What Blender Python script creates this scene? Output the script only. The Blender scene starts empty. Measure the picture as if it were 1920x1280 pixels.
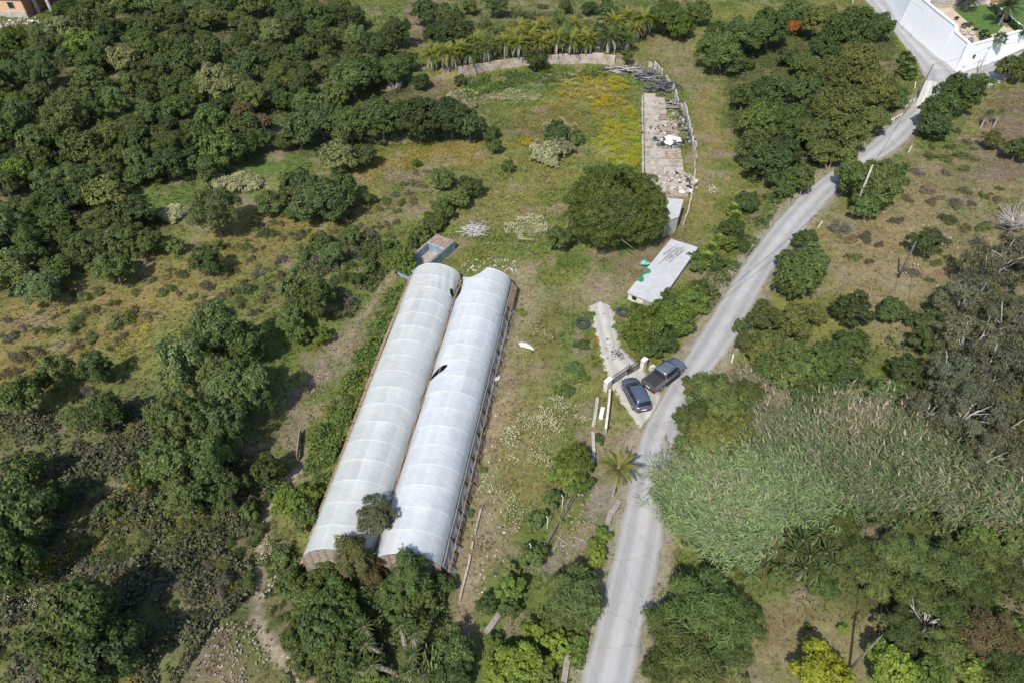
import bpy, math, random
import numpy as np

S = bpy.context.scene
COL = S.collection
rad = math.radians
RNG = np.random.default_rng(7)
random.seed(7)

# ------------------------------------------------------------------ camera, sky, sun, exposure
CAM_H, PITCH, FPX = 50.0, rad(44.0), 1280.0
cam_d = bpy.data.cameras.new('camera')
cam_d.sensor_width = 36.0
cam_d.lens = 24.0
cam_d.clip_start, cam_d.clip_end = 0.5, 6000.0
cam = bpy.data.objects.new('camera', cam_d)
COL.objects.link(cam)
cam.location = (0, 0, CAM_H)
cam.rotation_euler = (math.pi / 2 - PITCH, 0, 0)
S.camera = cam

SUN_EL, SUN_AZ = rad(50.0), rad(204.5)      # azimuth of the sun itself, clockwise from +Y
W = bpy.data.worlds.new('World')
S.world = W
W.use_nodes = True
wn = W.node_tree
bg = wn.nodes['Background']
sky = wn.nodes.new('ShaderNodeTexSky')
sky.sky_type = 'NISHITA'
sky.sun_disc = False
sky.sun_elevation = SUN_EL
sky.sun_rotation = SUN_AZ
wn.links.new(sky.outputs[0], bg.inputs[0])
bg.inputs[1].default_value = 0.15
sun_d = bpy.data.lights.new('sun', 'SUN')
sun_d.energy = 4.6
sun_d.angle = rad(0.5)
sun_d.color = (1.0, 0.955, 0.88)
sun = bpy.data.objects.new('sun', sun_d)
COL.objects.link(sun)
sun.location = (-30, -60, 90)
# lamp shines along its local -Z; shadows run towards azimuth SUN_AZ-180
sun.rotation_euler = (math.pi / 2 - SUN_EL, 0, -(SUN_AZ - math.pi))
S.view_settings.view_transform = 'Standard'
S.view_settings.look = 'None'
S.view_settings.gamma = 1.0
S.view_settings.exposure = 0.18
S.view_settings.use_curve_mapping = False
S.cycles.max_bounces = 5
S.cycles.diffuse_bounces = 3
S.cycles.transparent_max_bounces = 4

# ------------------------------------------------------------------ helpers
def tag(o, label=None, cat=None, group=None, kind=None):
    if label: o['label'] = label
    if cat: o['category'] = cat
    if group: o['group'] = group
    if kind: o['kind'] = kind
    return o

def thing(name, label, cat, loc=(0, 0, 0), rz=0.0, group=None):
    o = bpy.data.objects.new(name, None)
    COL.objects.link(o)
    o.empty_display_size = 0.2
    o.location = loc
    o.rotation_euler = (0, 0, rz)
    return tag(o, label, cat, group)

def obj(name, mesh, parent=None, loc=None, rot=None):
    o = bpy.data.objects.new(name, mesh)
    COL.objects.link(o)
    if parent: o.parent = parent
    if loc is not None: o.location = loc
    if rot is not None: o.rotation_euler = rot
    return o

def np_mesh(name, V, F, mat=None, smooth=False, attrs=None):
    """V (n,3), F (m,k) with k constant; attrs {name: (type, domain, array)}"""
    V = np.ascontiguousarray(V, dtype=np.float32)
    F = np.ascontiguousarray(F, dtype=np.int32)
    me = bpy.data.meshes.new(name)
    k = F.shape[1]
    me.vertices.add(len(V)); me.vertices.foreach_set('co', V.ravel())
    me.loops.add(F.size); me.loops.foreach_set('vertex_index', F.ravel())
    me.polygons.add(len(F))
    me.polygons.foreach_set('loop_start', np.arange(0, F.size, k, dtype=np.int32))
    if smooth: me.polygons.foreach_set('use_smooth', np.ones(len(F), dtype=bool))
    me.update(calc_edges=True)
    for n, (ty, dom, arr) in (attrs or {}).items():
        a = me.attributes.new(n, ty, dom)
        a.data.foreach_set('color' if ty == 'FLOAT_COLOR' else 'value', np.ascontiguousarray(arr, dtype=np.float32).ravel())
    if mat: me.materials.append(mat)
    return me

class MB:
    """collects simple shapes into one mesh"""
    def __init__(s): s.v, s.f = [], []
    def add(s, vs, fs):
        n = len(s.v); s.v += [tuple(map(float, p)) for p in vs]; s.f += [tuple(i + n for i in f) for f in fs]; return s
    def hexa(s, b, t):          # four bottom, four top corners, counter-clockwise from above
        return s.add(list(b) + list(t), [(3, 2, 1, 0), (4, 5, 6, 7), (0, 1, 5, 4), (1, 2, 6, 5), (2, 3, 7, 6), (3, 0, 4, 7)])
    def box(s, c, d, rz=0.0, tilt=0.0):
        x, y, z = d[0] / 2, d[1] / 2, d[2] / 2
        cs, sn = math.cos(rz), math.sin(rz); ct, st = math.cos(tilt), math.sin(tilt)
        def T(px, py, pz):
            px, pz = px * ct + pz * st, -px * st + pz * ct
            return (c[0] + px * cs - py * sn, c[1] + px * sn + py * cs, c[2] + pz)
        return s.hexa([T(-x, -y, -z), T(x, -y, -z), T(x, y, -z), T(-x, y, -z)], [T(-x, -y, z), T(x, -y, z), T(x, y, z), T(-x, y, z)])
    def tube(s, pts, r, n=6, cap=True):
        pts = [np.array(p, float) for p in pts]
        rs = r if isinstance(r, (list, tuple)) else [r] * len(pts)
        vs = []
        for i, p in enumerate(pts):
            d = pts[min(i + 1, len(pts) - 1)] - pts[max(i - 1, 0)]
            d /= (np.linalg.norm(d) + 1e-9)
            a = np.cross(d, (0, 0, 1.0)) if abs(d[2]) < .9 else np.cross(d, (1.0, 0, 0))
            a /= np.linalg.norm(a); b = np.cross(d, a)
            for k in range(n):
                t = 2 * math.pi * k / n
                vs.append(p + rs[i] * (a * math.cos(t) + b * math.sin(t)))
        fs = []
        for i in range(len(pts) - 1):
            for k in range(n):
                k2 = (k + 1) % n
                fs.append((i * n + k, i * n + k2, (i + 1) * n + k2, (i + 1) * n + k))
        if cap:
            fs.append(tuple(range(n - 1, -1, -1))); fs.append(tuple((len(pts) - 1) * n + k for k in range(n)))
        return s.add(vs, fs)
    def mesh(s, name, mat, smooth=False):
        me = bpy.data.meshes.new(name)
        me.from_pydata(s.v, [], s.f); me.update()
        if smooth: me.polygons.foreach_set('use_smooth', np.ones(len(me.polygons), dtype=bool))
        me.materials.append(mat)
        return me
    def build(s, name, mat, parent=None, smooth=False, loc=None, rot=None):
        return obj(name, s.mesh(name, mat, smooth), parent, loc, rot)

def hash2(ix, iy, seed):
    h = (ix.astype(np.int64) * 374761393 + iy.astype(np.int64) * 668265263 + seed * 1274126177) & 0x7fffffff
    h = ((h ^ (h >> 13)) * 1274126177) & 0x7fffffff
    return ((h ^ (h >> 16)) & 0xffff) / 65535.0

def vnoise(x, y, seed=0):
    x = np.asarray(x, float); y = np.asarray(y, float)
    ix, iy = np.floor(x), np.floor(y)
    fx, fy = x - ix, y - iy
    fx, fy = fx * fx * (3 - 2 * fx), fy * fy * (3 - 2 * fy)
    ix, iy = ix.astype(np.int64), iy.astype(np.int64)
    a, b = hash2(ix, iy, seed), hash2(ix + 1, iy, seed)
    c, d = hash2(ix, iy + 1, seed), hash2(ix + 1, iy + 1, seed)
    return (a * (1 - fx) + b * fx) * (1 - fy) + (c * (1 - fx) + d * fx) * fy

def fbm(x, y, seed=0, o=4):
    s, a, t = 0, 1.0, 0
    for i in range(o):
        s = s + a * vnoise(x * 2 ** i, y * 2 ** i, seed + i * 17); t += a; a *= .5
    return s / t

def sstep(a, b, x):
    t = np.clip((x - a) / (b - a), 0, 1); return t * t * (3 - 2 * t)

def in_poly(x, y, poly):
    x = np.asarray(x); y = np.asarray(y)
    r = np.zeros(x.shape, bool)
    n = len(poly)
    for i in range(n):
        x1, y1 = poly[i]; x2, y2 = poly[(i + 1) % n]
        if y1 == y2: continue
        c = ((y1 > y) != (y2 > y)) & (x < (x2 - x1) * (y - y1) / (y2 - y1) + x1)
        r ^= c
    return r

def seg_dist(x, y, pts):
    best = np.full(np.shape(x), 1e9)
    for (x1, y1), (x2, y2) in zip(pts[:-1], pts[1:]):
        dx, dy = x2 - x1, y2 - y1
        t = np.clip(((x - x1) * dx + (y - y1) * dy) / (dx * dx + dy * dy + 1e-9), 0, 1)
        best = np.minimum(best, np.hypot(x - x1 - t * dx, y - y1 - t * dy))
    return best

# survey of the site: bearings measured from the air are turned into ground positions once, here
CP, SP = math.cos(PITCH), math.sin(PITCH)
def bearing(u, v):
    a, b = (u - 960) / FPX, (640 - v) / FPX
    return np.array([a, b * SP + CP, b * CP - SP])
def flat(u, v, z=0.0):
    d = bearing(u, v); t = (z - CAM_H) / d[2]
    return np.array([d[0] * t, d[1] * t, z])
def to_px(x, y, z):
    zz = z - CAM_H
    dep = y * CP - zz * SP
    dep = np.maximum(dep, 1e-3)
    return 960 + FPX * x / dep, 640 - FPX * (y * SP + zz * CP) / dep

def fpts(l, z=0.0): return [tuple(flat(u, v, z)[:2]) for u, v in l]

# ------------------------------------------------------------------ terrain
ROAD_L = [(1000, 1600), (1045, 1420), (1080, 1300), (1105, 1215), (1130, 1120), (1150, 1040), (1170, 960), (1185, 890), (1203, 812), (1228, 762), (1262, 705), (1292, 655), (1335, 590), (1390, 500), (1450, 420), (1500, 365), (1545, 330), (1610, 285), (1660, 243), (1700, 208), (1722, 180), (1740, 150)]
ROAD_R = [(1138, 1600), (1160, 1420), (1185, 1300), (1202, 1200), (1222, 1120), (1241, 1030), (1250, 950), (1253, 880), (1264, 830), (1292, 765), (1332, 700), (1378, 640), (1418, 560), (1465, 480), (1522, 410), (1572, 355), (1640, 305), (1690, 272), (1722, 240), (1755, 205), (1775, 180), (1800, 150)]
ROAD_C = fpts([((a[0] + b[0]) / 2, (a[1] + b[1]) / 2) for a, b in zip(ROAD_L, ROAD_R)])
GULLY = fpts([(770, 440), (700, 540), (640, 620), (590, 720), (560, 800), (535, 890), (500, 950), (490, 1080)])
WALL_PX = [(860, 147), (900, 139), (945, 132), (985, 127), (1030, 123), (1090, 121), (1125, 121), (1152, 123)]
WALLC = fpts(WALL_PX)
VC = flat(1798, 135)          # corner of the villa wall

def terrain(x, y):
    x = np.asarray(x, float); y = np.asarray(y, float)
    h = 0.9 * (fbm(x / 16, y / 16, 3, 3) - .5)
    dr = seg_dist(x, y, ROAD_C)
    dg = seg_dist(x, y, GULLY)
    h = h * sstep(3.0, 8, dr)
    # right of the road climbs, left of the gully climbs
    rx = np.interp(y, [p[1] for p in ROAD_C], [p[0] for p in ROAD_C])
    right = np.clip(x - rx - 3, 0, 40)
    h = h + 0.07 * right * sstep(110, 70, y)
    gx = np.interp(y, [p[1] for p in GULLY[::-1]], [p[0] for p in GULLY[::-1]])
    left = np.clip(gx - x - 2, 0, 60)
    h = h + 0.05 * left
    h = h - 1.3 * np.exp(-(dg / 3.0) ** 2)
    h = h + 0.35 * sstep(5, 2.2, dr)
    # terrace behind the curved wall
    wy = np.interp(x, [p[0] for p in WALLC], [p[1] for p in WALLC])
    inx = sstep(WALLC[0][0] - 6, WALLC[0][0], x) * sstep(WALLC[-1][0] + 8, WALLC[-1][0], x)
    h = h + 1.25 * inx * sstep(0.05, 0.5, y - wy) 
    h = h + 1.4 * sstep(4, 22, x - VC[0]) * sstep(80, 95, y)
    far = np.hypot(x, np.maximum(y - 60, 0) * .8)
    h = h + 14 * sstep(170, 600, far) * fbm(x / 160, y / 160, 9, 2)
    return h

def ground(u, v, dz=0.0):
    z = 0.0
    for _ in range(14):
        p = flat(u, v, z); z = .5 * z + .5 * (float(terrain(p[0], p[1])) + dz)
    p = flat(u, v, z)
    return np.array([p[0], p[1], float(terrain(p[0], p[1])) + dz])

# ------------------------------------------------------------------ materials
def new_mat(name):
    m = bpy.data.materials.new(name); m.use_nodes = True
    nt = m.node_tree; return m, nt, nt.nodes['Principled BSDF']

def mat_noise(name, c1, c2, scale=3.0, rough=.8, detail=5, metal=0.0, bump=0.0, spec=.3, coord='Object', c3=None, lo=.35, hi=.65):
    m, nt, b = new_mat(name)
    tc = nt.nodes.new('ShaderNodeTexCoord')
    n = nt.nodes.new('ShaderNodeTexNoise'); n.inputs['Scale'].default_value = scale; n.inputs['Detail'].default_value = detail
    n.inputs['Roughness'].default_value = .65
    nt.links.new(tc.outputs[coord], n.inputs['Vector'])
    r = nt.nodes.new('ShaderNodeValToRGB')
    r.color_ramp.elements[0].position = lo; r.color_ramp.elements[1].position = hi
    r.color_ramp.elements[0].color = (*c1, 1); r.color_ramp.elements[1].color = (*c2, 1)
    if c3:
        e = r.color_ramp.elements.new((lo + hi) / 2); e.color = (*c3, 1)
    nt.links.new(n.outputs[0], r.inputs[0])
    out = r.outputs[0]
    nt.links.new(out, b.inputs['Base Color'])
    b.inputs['Roughness'].default_value = rough
    b.inputs['Metallic'].default_value = metal
    b.inputs['Specular IOR Level'].default_value = spec
    if bump:
        n2 = nt.nodes.new('ShaderNodeTexNoise'); n2.inputs['Scale'].default_value = scale * 6; n2.inputs['Detail'].default_value = 4
        nt.links.new(tc.outputs[coord], n2.inputs['Vector'])
        bp = nt.nodes.new('ShaderNodeBump'); bp.inputs['Strength'].default_value = bump; bp.inputs['Distance'].default_value = .05
        nt.links.new(n2.outputs[0], bp.inputs['Height']); nt.links.new(bp.outputs[0], b.inputs['Normal'])
    return m

def mat_leaf(name, use_col=False, transl=.45, rough=.55):
    """leaf colour = object's own colour (or the blades' own attribute) varied leaf by leaf"""
    m, nt, b = new_mat(name)
    L = nt.links.new
    if use_col:
        a = nt.nodes.new('ShaderNodeAttribute'); a.attribute_name = 'col'; base = a.outputs['Color']
    else:
        oi = nt.nodes.new('ShaderNodeObjectInfo'); base = oi.outputs['Color']
        a = nt.nodes.new('ShaderNodeAttribute'); a.attribute_name = 'tint'
        tc = nt.nodes.new('ShaderNodeTexCoord')
        n = nt.nodes.new('ShaderNodeTexNoise'); n.inputs['Scale'].default_value = 3.2; n.inputs['Detail'].default_value = 2
        L(tc.outputs['Object'], n.inputs['Vector'])
        ma = nt.nodes.new('ShaderNodeMath'); ma.operation = 'MULTIPLY_ADD'; ma.inputs[1].default_value = .8; ma.inputs[2].default_value = .62
        L(a.outputs['Fac'], ma.inputs[0])
        mb = nt.nodes.new('ShaderNodeMath'); mb.operation = 'MULTIPLY_ADD'; mb.inputs[1].default_value = .8; mb.inputs[2].default_value = .6
        L(n.outputs[0], mb.inputs[0])
        mm = nt.nodes.new('ShaderNodeMath'); mm.operation = 'MULTIPLY'
        L(ma.outputs[0], mm.inputs[0]); L(mb.outputs[0], mm.inputs[1])
        vm = nt.nodes.new('ShaderNodeVectorMath'); vm.operation = 'SCALE'
        L(base, vm.inputs[0]); L(mm.outputs[0], vm.inputs['Scale'])
        hs = nt.nodes.new('ShaderNodeHueSaturation')
        mh = nt.nodes.new('ShaderNodeMath'); mh.operation = 'MULTIPLY_ADD'; mh.inputs[1].default_value = -.05; mh.inputs[2].default_value = .525
        L(a.outputs['Fac'], mh.inputs[0]); L(mh.outputs[0], hs.inputs['Hue'])
        L(vm.outputs[0], hs.inputs['Color'])
        base = hs.outputs[0]
    L(base, b.inputs['Base Color'])
    b.inputs['Roughness'].default_value = rough
    b.inputs['Specular IOR Level'].default_value = .25
    t = nt.nodes.new('ShaderNodeBsdfTranslucent'); L(base, t.inputs['Color'])
    mx = nt.nodes.new('ShaderNodeMixShader'); mx.inputs[0].default_value = transl
    L(b.outputs[0], mx.inputs[1]); L(t.outputs[0], mx.inputs[2])
    L(mx.outputs[0], nt.nodes['Material Output'].inputs[0])
    return m

M = {}
M['leaf'] = mat_leaf('leaf')
M['blade'] = mat_leaf('grass_blade', True, .2, .7)
M['petal'] = mat_leaf('petal', True, .2, .8)
M['bark'] = mat_noise('bark', (.10, .085, .07), (.22, .19, .16), 8, .9, bump=.4)
M['bark_pale'] = mat_noise('pale_bark', (.27, .255, .235), (.48, .46, .43), 6, .8, bump=.3)
M['bark_dead'] = mat_noise('dead_wood', (.28, .26, .25), (.48, .45, .43), 6, .9, bump=.3)
M['thatch'] = mat_noise('dry_thatch', (.20, .17, .14), (.40, .35, .29), 9, .95, bump=.6)
M['asphalt'] = None
M['concrete'] = mat_noise('weathered_concrete', (.30, .28, .25), (.46, .43, .39), 1.6, .9, bump=.25)
M['concrete_pink'] = mat_noise('stained_concrete', (.24, .15, .10), (.46, .42, .37), .7, .9, bump=.25, c3=(.36, .30, .25), lo=.3, hi=.62)
M['slab'] = mat_noise('old_floor_slab', (.20, .15, .11), (.45, .39, .33), .9, .92, bump=.3, lo=.32, hi=.58)
M['dirt_slab'] = mat_noise('soiled_floor_slab', (.17, .125, .085), (.37, .30, .235), 1.1, .95, bump=.3, lo=.32, hi=.6)
M['roof_conc'] = mat_noise('roof_screed', (.40, .405, .41), (.48, .485, .49), 1.2, .85, bump=.1)
M['white_wall'] = mat_noise('white_render', (.82, .83, .85), (.87, .875, .885), .5, .75, bump=.05)
M['old_white'] = mat_noise('flaking_whitewash', (.40, .35, .28), (.62, .59, .54), 1.2, .9, bump=.2, lo=.3, hi=.55)
M['wood'] = mat_noise('old_boards', (.17, .115, .07), (.34, .25, .17), 4, .9, bump=.3)
M['wood_grey'] = mat_noise('grey_boards', (.22, .19, .16), (.36, .32, .28), 4, .9, bump=.3)
M['steel'] = mat_noise('galvanised_steel', (.35, .36, .37), (.5, .5, .5), 5, .5, metal=.3)
M['black_iron'] = mat_noise('black_iron', (.02, .02, .02), (.06, .055, .05), 8, .6)
M['rubber'] = mat_noise('rubber', (.028, .03, .034), (.06, .065, .07), 6, .85, bump=.3)
M['blue_paint'] = mat_noise('flaking_blue_paint', (.15, .21, .25), (.30, .40, .45), 1.6, .85, bump=.2, c3=(.20, .29, .35))
M['brick_red'] = mat_noise('worn_brick', (.21, .15, .115), (.33, .27, .22), 3, .9, bump=.4)
M['silt'] = mat_noise('dry_silt', (.26, .22, .19), (.42, .37, .33), 1.3, .95, bump=.5)
M['peach'] = mat_noise('peach_render', (.52, .32, .20), (.60, .38, .25), .8, .85, bump=.1)
M['tile'] = mat_noise('roof_tile', (.26, .13, .085), (.38, .20, .13), 3, .9, bump=.3)
M['dark_void'] = mat_noise('dark_glass', (.015, .017, .02), (.03, .032, .035), 3, .15, spec=.5)
M['stone'] = mat_noise('rubble_stone', (.32, .27, .22), (.50, .45, .39), 2, .9, bump=.4)
M['rock'] = mat_noise('field_rock', (.22, .18, .14), (.37, .31, .25), 2.5, .92, bump=.4)
M['tarp'] = mat_noise('white_tarp', (.50, .50, .49), (.74, .74, .74), 2, .5)
M['bag'] = mat_noise('black_bags', (.02, .02, .024), (.07, .072, .08), 4, .45)
M['scrap'] = mat_noise('grey_scrap', (.06, .065, .075), (.20, .20, .21), 1.2, .8)
M['plastic_green'] = mat_noise('green_netting', (.02, .16, .07), (.05, .24, .11), 3, .7)
M['turquoise'] = mat_noise('turquoise_sheet', (.10, .34, .32), (.18, .45, .42), 3, .6)
M['terracotta'] = mat_noise('terracotta', (.28, .15, .10), (.40, .23, .16), 3, .8)
M['clay_dark'] = mat_noise('dark_clay', (.09, .09, .09), (.2, .19, .18), 2, .6)
M['white_paint'] = mat_noise('white_paint', (.60, .60, .58), (.78, .78, .76), 4, .7)
M['cactus'] = mat_noise('cactus_skin', (.11, .15, .06), (.22, .27, .11), 4, .6)
M['stain'] = mat_noise('water_stain', (.19, .185, .18), (.33, .325, .32), 2.2, .9)
# ------------------------------------------------------------------ foliage
def rand_dirs(n, rng, zmin=-1.0):
    z = rng.uniform(zmin, 1, n); a = rng.uniform(0, 2 * np.pi, n); r = np.sqrt(1 - z * z)
    return np.stack([r * np.cos(a), r * np.sin(a), z], 1)

def norm(v): return v / (np.linalg.norm(v, axis=-1, keepdims=True) + 1e-9)

def leaf_cards(P, N, size, aspect, rng, along=None, droop=0.0):
    """one bent diamond per leaf clump: P centre, N facing, size (n,), along = preferred long axis"""
    n = len(P)
    t = rng.normal(size=(n, 3)) if along is None else along + .55 * rng.normal(size=(n, 3))
    t = norm(t - (t * N).sum(1, keepdims=True) * N)
    b = np.cross(N, t)
    s = size[:, None]
    tip = P + t * s; base = P - t * s
    tip[:, 2] -= droop * size
    L = P + b * s * aspect + N * s * .12 - t * s * .1; R = P - b * s * aspect + N * s * .12 + t * s * .15
    V = np.stack([base, L, tip, R], 1).reshape(-1, 3)
    F = np.arange(4 * n).reshape(n, 4)
    return V, F

def crown_mesh(name, lobes, nleaf, lsize, aspect=.55, seed=1, sub=9, subr=.42, mode='round', zmin=-.45, shell=(.45, 1.1), droop=0.0, outn=.8):
    """lobes: list of (centre, radius[, zscale]); each carries sub-lobes, each of those a shell of leaf clumps"""
    rng = np.random.default_rng(seed)
    lc = np.array([l[0] for l in lobes], float); lr = np.array([l[1] for l in lobes], float)
    sc, sr, gl = [], [], []
    for i in range(len(lobes)):
        d = rand_dirs(sub, rng, -.6)
        sc.append(lc[i] + d * lr[i] * rng.uniform(.5, .78, (sub, 1))); sr.append(lr[i] * subr * rng.uniform(.75, 1.25, sub)); gl.append(np.full(sub, i))
    sc = np.concatenate(sc); sr = np.concatenate(sr)
    w = sr ** 2; w /= w.sum()
    k = rng.choice(len(sc), nleaf, p=w)
    d = rand_dirs(nleaf, rng, zmin)
    rr_ = rng.uniform(shell[0], shell[1], nleaf); stray = rng.random(nleaf) < .14; rr_[stray] *= rng.uniform(1.05, 1.4, stray.sum())
    P = sc[k] + d * (sr[k] * rr_)[:, None]
    # thin out leaves buried deep inside neighbouring lobes
    dd = ((P[:, None, :] - lc[None]) ** 2).sum(2) / (lr[None] * .62) ** 2
    keep = (dd.min(1) > 1) | (rng.random(nleaf) < .22)
    P, d, k = P[keep], d[keep], k[keep]
    n = len(P)
    cen = lc.mean(0)
    N = norm(outn * .75 * d + .3 * norm(P - cen) + .50 * np.array([0, 0, 1.]) + .45 * rng.normal(size=(n, 3)))
    size = lsize * rng.uniform(.6, 1.35, n)
    along = None
    if mode == 'feather': along = norm(d * 1.0 + np.array([0, 0, .5]))
    if mode == 'hang': along = np.tile(np.array([0, 0, -1.]), (n, 1)) + .5 * d
    V, F = leaf_cards(P, N, size, aspect, rng, along, droop)
    tint = np.clip(rng.normal(.5, .2, n) + .28 * (rng.random(len(sc))[k] - .5), 0, 1)
    return np_mesh(name, V, F, M['leaf'], attrs={'tint': ('FLOAT', 'POINT', np.repeat(tint, 4))})

def round_lobes(seed, n=12, spread=.62, r=(.34, .5), top=1.5, bot=.35, core=True, flat=1.0):
    rng = np.random.default_rng(seed); L = []
    mid = (top + bot) / 2; hh = (top - bot) / 2
    for i in range(n):
        z = -0.75 + 1.7 * (i + .5) / n + rng.normal() * .08
        z = min(max(z, -.9), .95)
        a = i * 2.39996 + rng.normal() * .3
        rr = math.sqrt(max(0, 1 - z * z)) * rng.uniform(.70, 1.12); a += rng.normal() * .25
        L.append(((rr * spread * math.cos(a), rr * spread * math.sin(a), mid + hh * z * .72), rng.uniform(*r)))
    if core: L.append(((0, 0, mid), .5))
    return L

PROTO = {}
def proto(kind, size, meshes): PROTO[(kind, size)] = meshes

for sz, (nl, ls, nlob, sub) in {'s': (3200, .088, 9, 9), 'm': (8500, .060, 13, 11), 'l': (19000, .040, 24, 12)}.items():
    proto('oak', sz, [crown_mesh('oak_crown', round_lobes(10 + i, nlob, .66, (.26, .44) if sz != 'l' else (.19, .36)), nl, ls, .6, 20 + i, sub) for i in range(3)])
    proto('olive', sz, [crown_mesh('olive_crown', round_lobes(40 + i, nlob, .66, (.26, .44) if sz != 'l' else (.2, .36), core=True), int(nl * 1.1), ls * .95, .42, 50 + i, sub, .38) for i in range(3)])
for sz, (nl, ls) in {'s': (3000, .14), 'm': (9000, .095), 'l': (20000, .068)}.items():
    proto('feather', sz, [crown_mesh('feathery_crown', round_lobes(70 + i, 13 if sz != 'l' else 22, .62, (.24, .42) if sz != 'l' else (.17, .33)), nl, ls, .15, 80 + i, 8, .5, 'feather', shell=(.3, 1.15)) for i in range(2)])
# gum trees: open crown of separate hanging tufts
proto('euc', 'l', [crown_mesh('gum_crown', round_lobes(90 + i, 22, .8, (.16, .30), 1.9, .45, False), 9500, .045, .32, 95 + i, 7, .5, 'hang', zmin=-.8, shell=(.3, 1.15), droop=.2) for i in range(3)])
proto('euc', 'm', PROTO[('euc', 'l')]); proto('euc', 's', PROTO[('euc', 'l')])
# low scrub: twiggy cushions
proto('scrub', 's', [crown_mesh('scrub_cushion', [((random.uniform(-.75, .75), random.uniform(-.6, .6), random.uniform(.05, .26)), random.uniform(.2, .42)) for _ in range(8)], 1900, .10, .2, 110 + i, 8, .6, 'feather', zmin=-.1, shell=(.2, 1.1)) for i in range(4)])
proto('scrub', 'm', PROTO[('scrub', 's')]); proto('scrub', 'l', PROTO[('scrub', 's')])
# broad low thicket
proto('thicket', 's', [crown_mesh('thicket_crown', [((random.uniform(-.6, .6), random.uniform(-.6, .6), random.uniform(.2, .5)), random.uniform(.26, .42)) for _ in range(11)], 4200, .085, .55, 130 + i, 8, .5, zmin=-.2) for i in range(3)])
proto('thicket', 'm', PROTO[('thicket', 's')]); proto('thicket', 'l', PROTO[('thicket', 's')])

def trunk_mesh(name, mat, seed, h=.75, r=.065, limbs=6, reach=.62, wob=.08):
    rng = np.random.default_rng(seed); b = MB()
    lean = rng.normal(size=2) * .06
    top = np.array([lean[0], lean[1], h * .6])
    b.tube([(0, 0, -.15), (lean[0] * .3, lean[1] * .3, h * .25), tuple(top)], [r * 1.35, r, r * .8], 7)
    for i in range(limbs):
        a = i * 2 * math.pi / limbs + rng.normal() * .3
        e = np.array([math.cos(a) * reach * rng.uniform(.6, 1), math.sin(a) * reach * rng.uniform(.6, 1), h * rng.uniform(1.1, 1.9)])
        m = top * .5 + e * .5 + rng.normal(size=3) * wob
        b.tube([tuple(top - [0, 0, .03]), tuple(m), tuple(e)], [r * .6, r * .4, r * .13], 5)
        for q in range(2):
            e2 = m + (e - m) * .4 + rng.normal(size=3) * .25
            b.tube([tuple(m), tuple((m + e2) / 2 + rng.normal(size=3) * .03), tuple(e2)], [r * .32, r * .22, r * .07], 4)
    return b.mesh(name, mat, True)

TRUNK = [trunk_mesh('trunk', M['bark'], i) for i in range(3)]
TRUNK_PALE = [trunk_mesh('pale_trunk', M['bark_pale'], 10 + i, 1.0, .05, 6, .6, .10) for i in range(3)]
STEM = [trunk_mesh('stems', M['bark'], 20 + i, .35, .03, 7, .5) for i in range(2)]
DEADTREE = [trunk_mesh('dead_branches', M['bark_dead'], 30 + i, .55, .035, 15, .85, .12) for i in range(2)]

# palms ----------------------------------------------------------
def frond(rng, L, az, el, curl, wid, npair=15, z0=0.0, r0=.08, dens=1.0):
    """feather frond as arching rachis with two rows of leaflets; returns quads"""
    V, F = [], []
    p = np.array([r0 * math.cos(az), r0 * math.sin(az), z0]); e = el
    side = np.array([-math.sin(az), math.cos(az), 0])
    pts = [p.copy()]
    for i in range(npair):
        d = np.array([math.cos(az) * math.cos(e), math.sin(az) * math.cos(e), math.sin(e)])
        p = p + d * L / npair; pts.append(p.copy()); e -= curl / npair * (0.5 + 1.2 * i / npair)
        if i == 0: continue
        w = wid * (math.sin(math.pi * min(1, (i + 1.2) / (npair + 1.2))) ** .6) * rng.uniform(.85, 1.1)
        st = L / npair * .42
        for s in (-1, 1):
            tip = p + side * s * w * .85 + d * w * .55 - np.array([0, 0, w * rng.uniform(.15, .45)])
            k = len(V); V += [p - d * st, p + d * st, tip + d * st * .2, tip - d * st * .2]; F.append((k, k + 1, k + 2, k + 3))
    for a, b in zip(pts[:-1], pts[1:]):
        k = len(V); w = .018 * L; V += [a - side * w, a + side * w, b + side * w * .8, b - side * w * .8]; F.append((k, k + 1, k + 2, k + 3))
    return V, F

def cards_mesh(name, parts, tints, mat=None):
    V, F, T = [], [], []
    for (v, f), t in zip(parts, tints):
        n = len(V); V += v; F += [tuple(i + n for i in q) for q in f]; T += [t] * len(v)
    return np_mesh(name, np.array(V), np.array(F), mat or M['leaf'], attrs={'tint': ('FLOAT', 'POINT', np.array(T))})

def palm_crown(seed, nf=34, L=1.0, el=(-.15, 1.35), curl=(1.1, 1.8), wid=.2):
    rng = np.random.default_rng(seed); ps, ts = [], []
    for i in range(nf):
        t = (i + .5) / nf
        ps.append(frond(rng, L * rng.uniform(.85, 1.1), i * 2.39996 + rng.normal() * .15, el[0] + (el[1] - el[0]) * t ** .8, rng.uniform(*curl), wid)); ts.append(float(np.clip(.2 + .6 * t + rng.normal() * .15, 0, 1)))
    return cards_mesh('palm_fronds', ps, ts)

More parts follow.
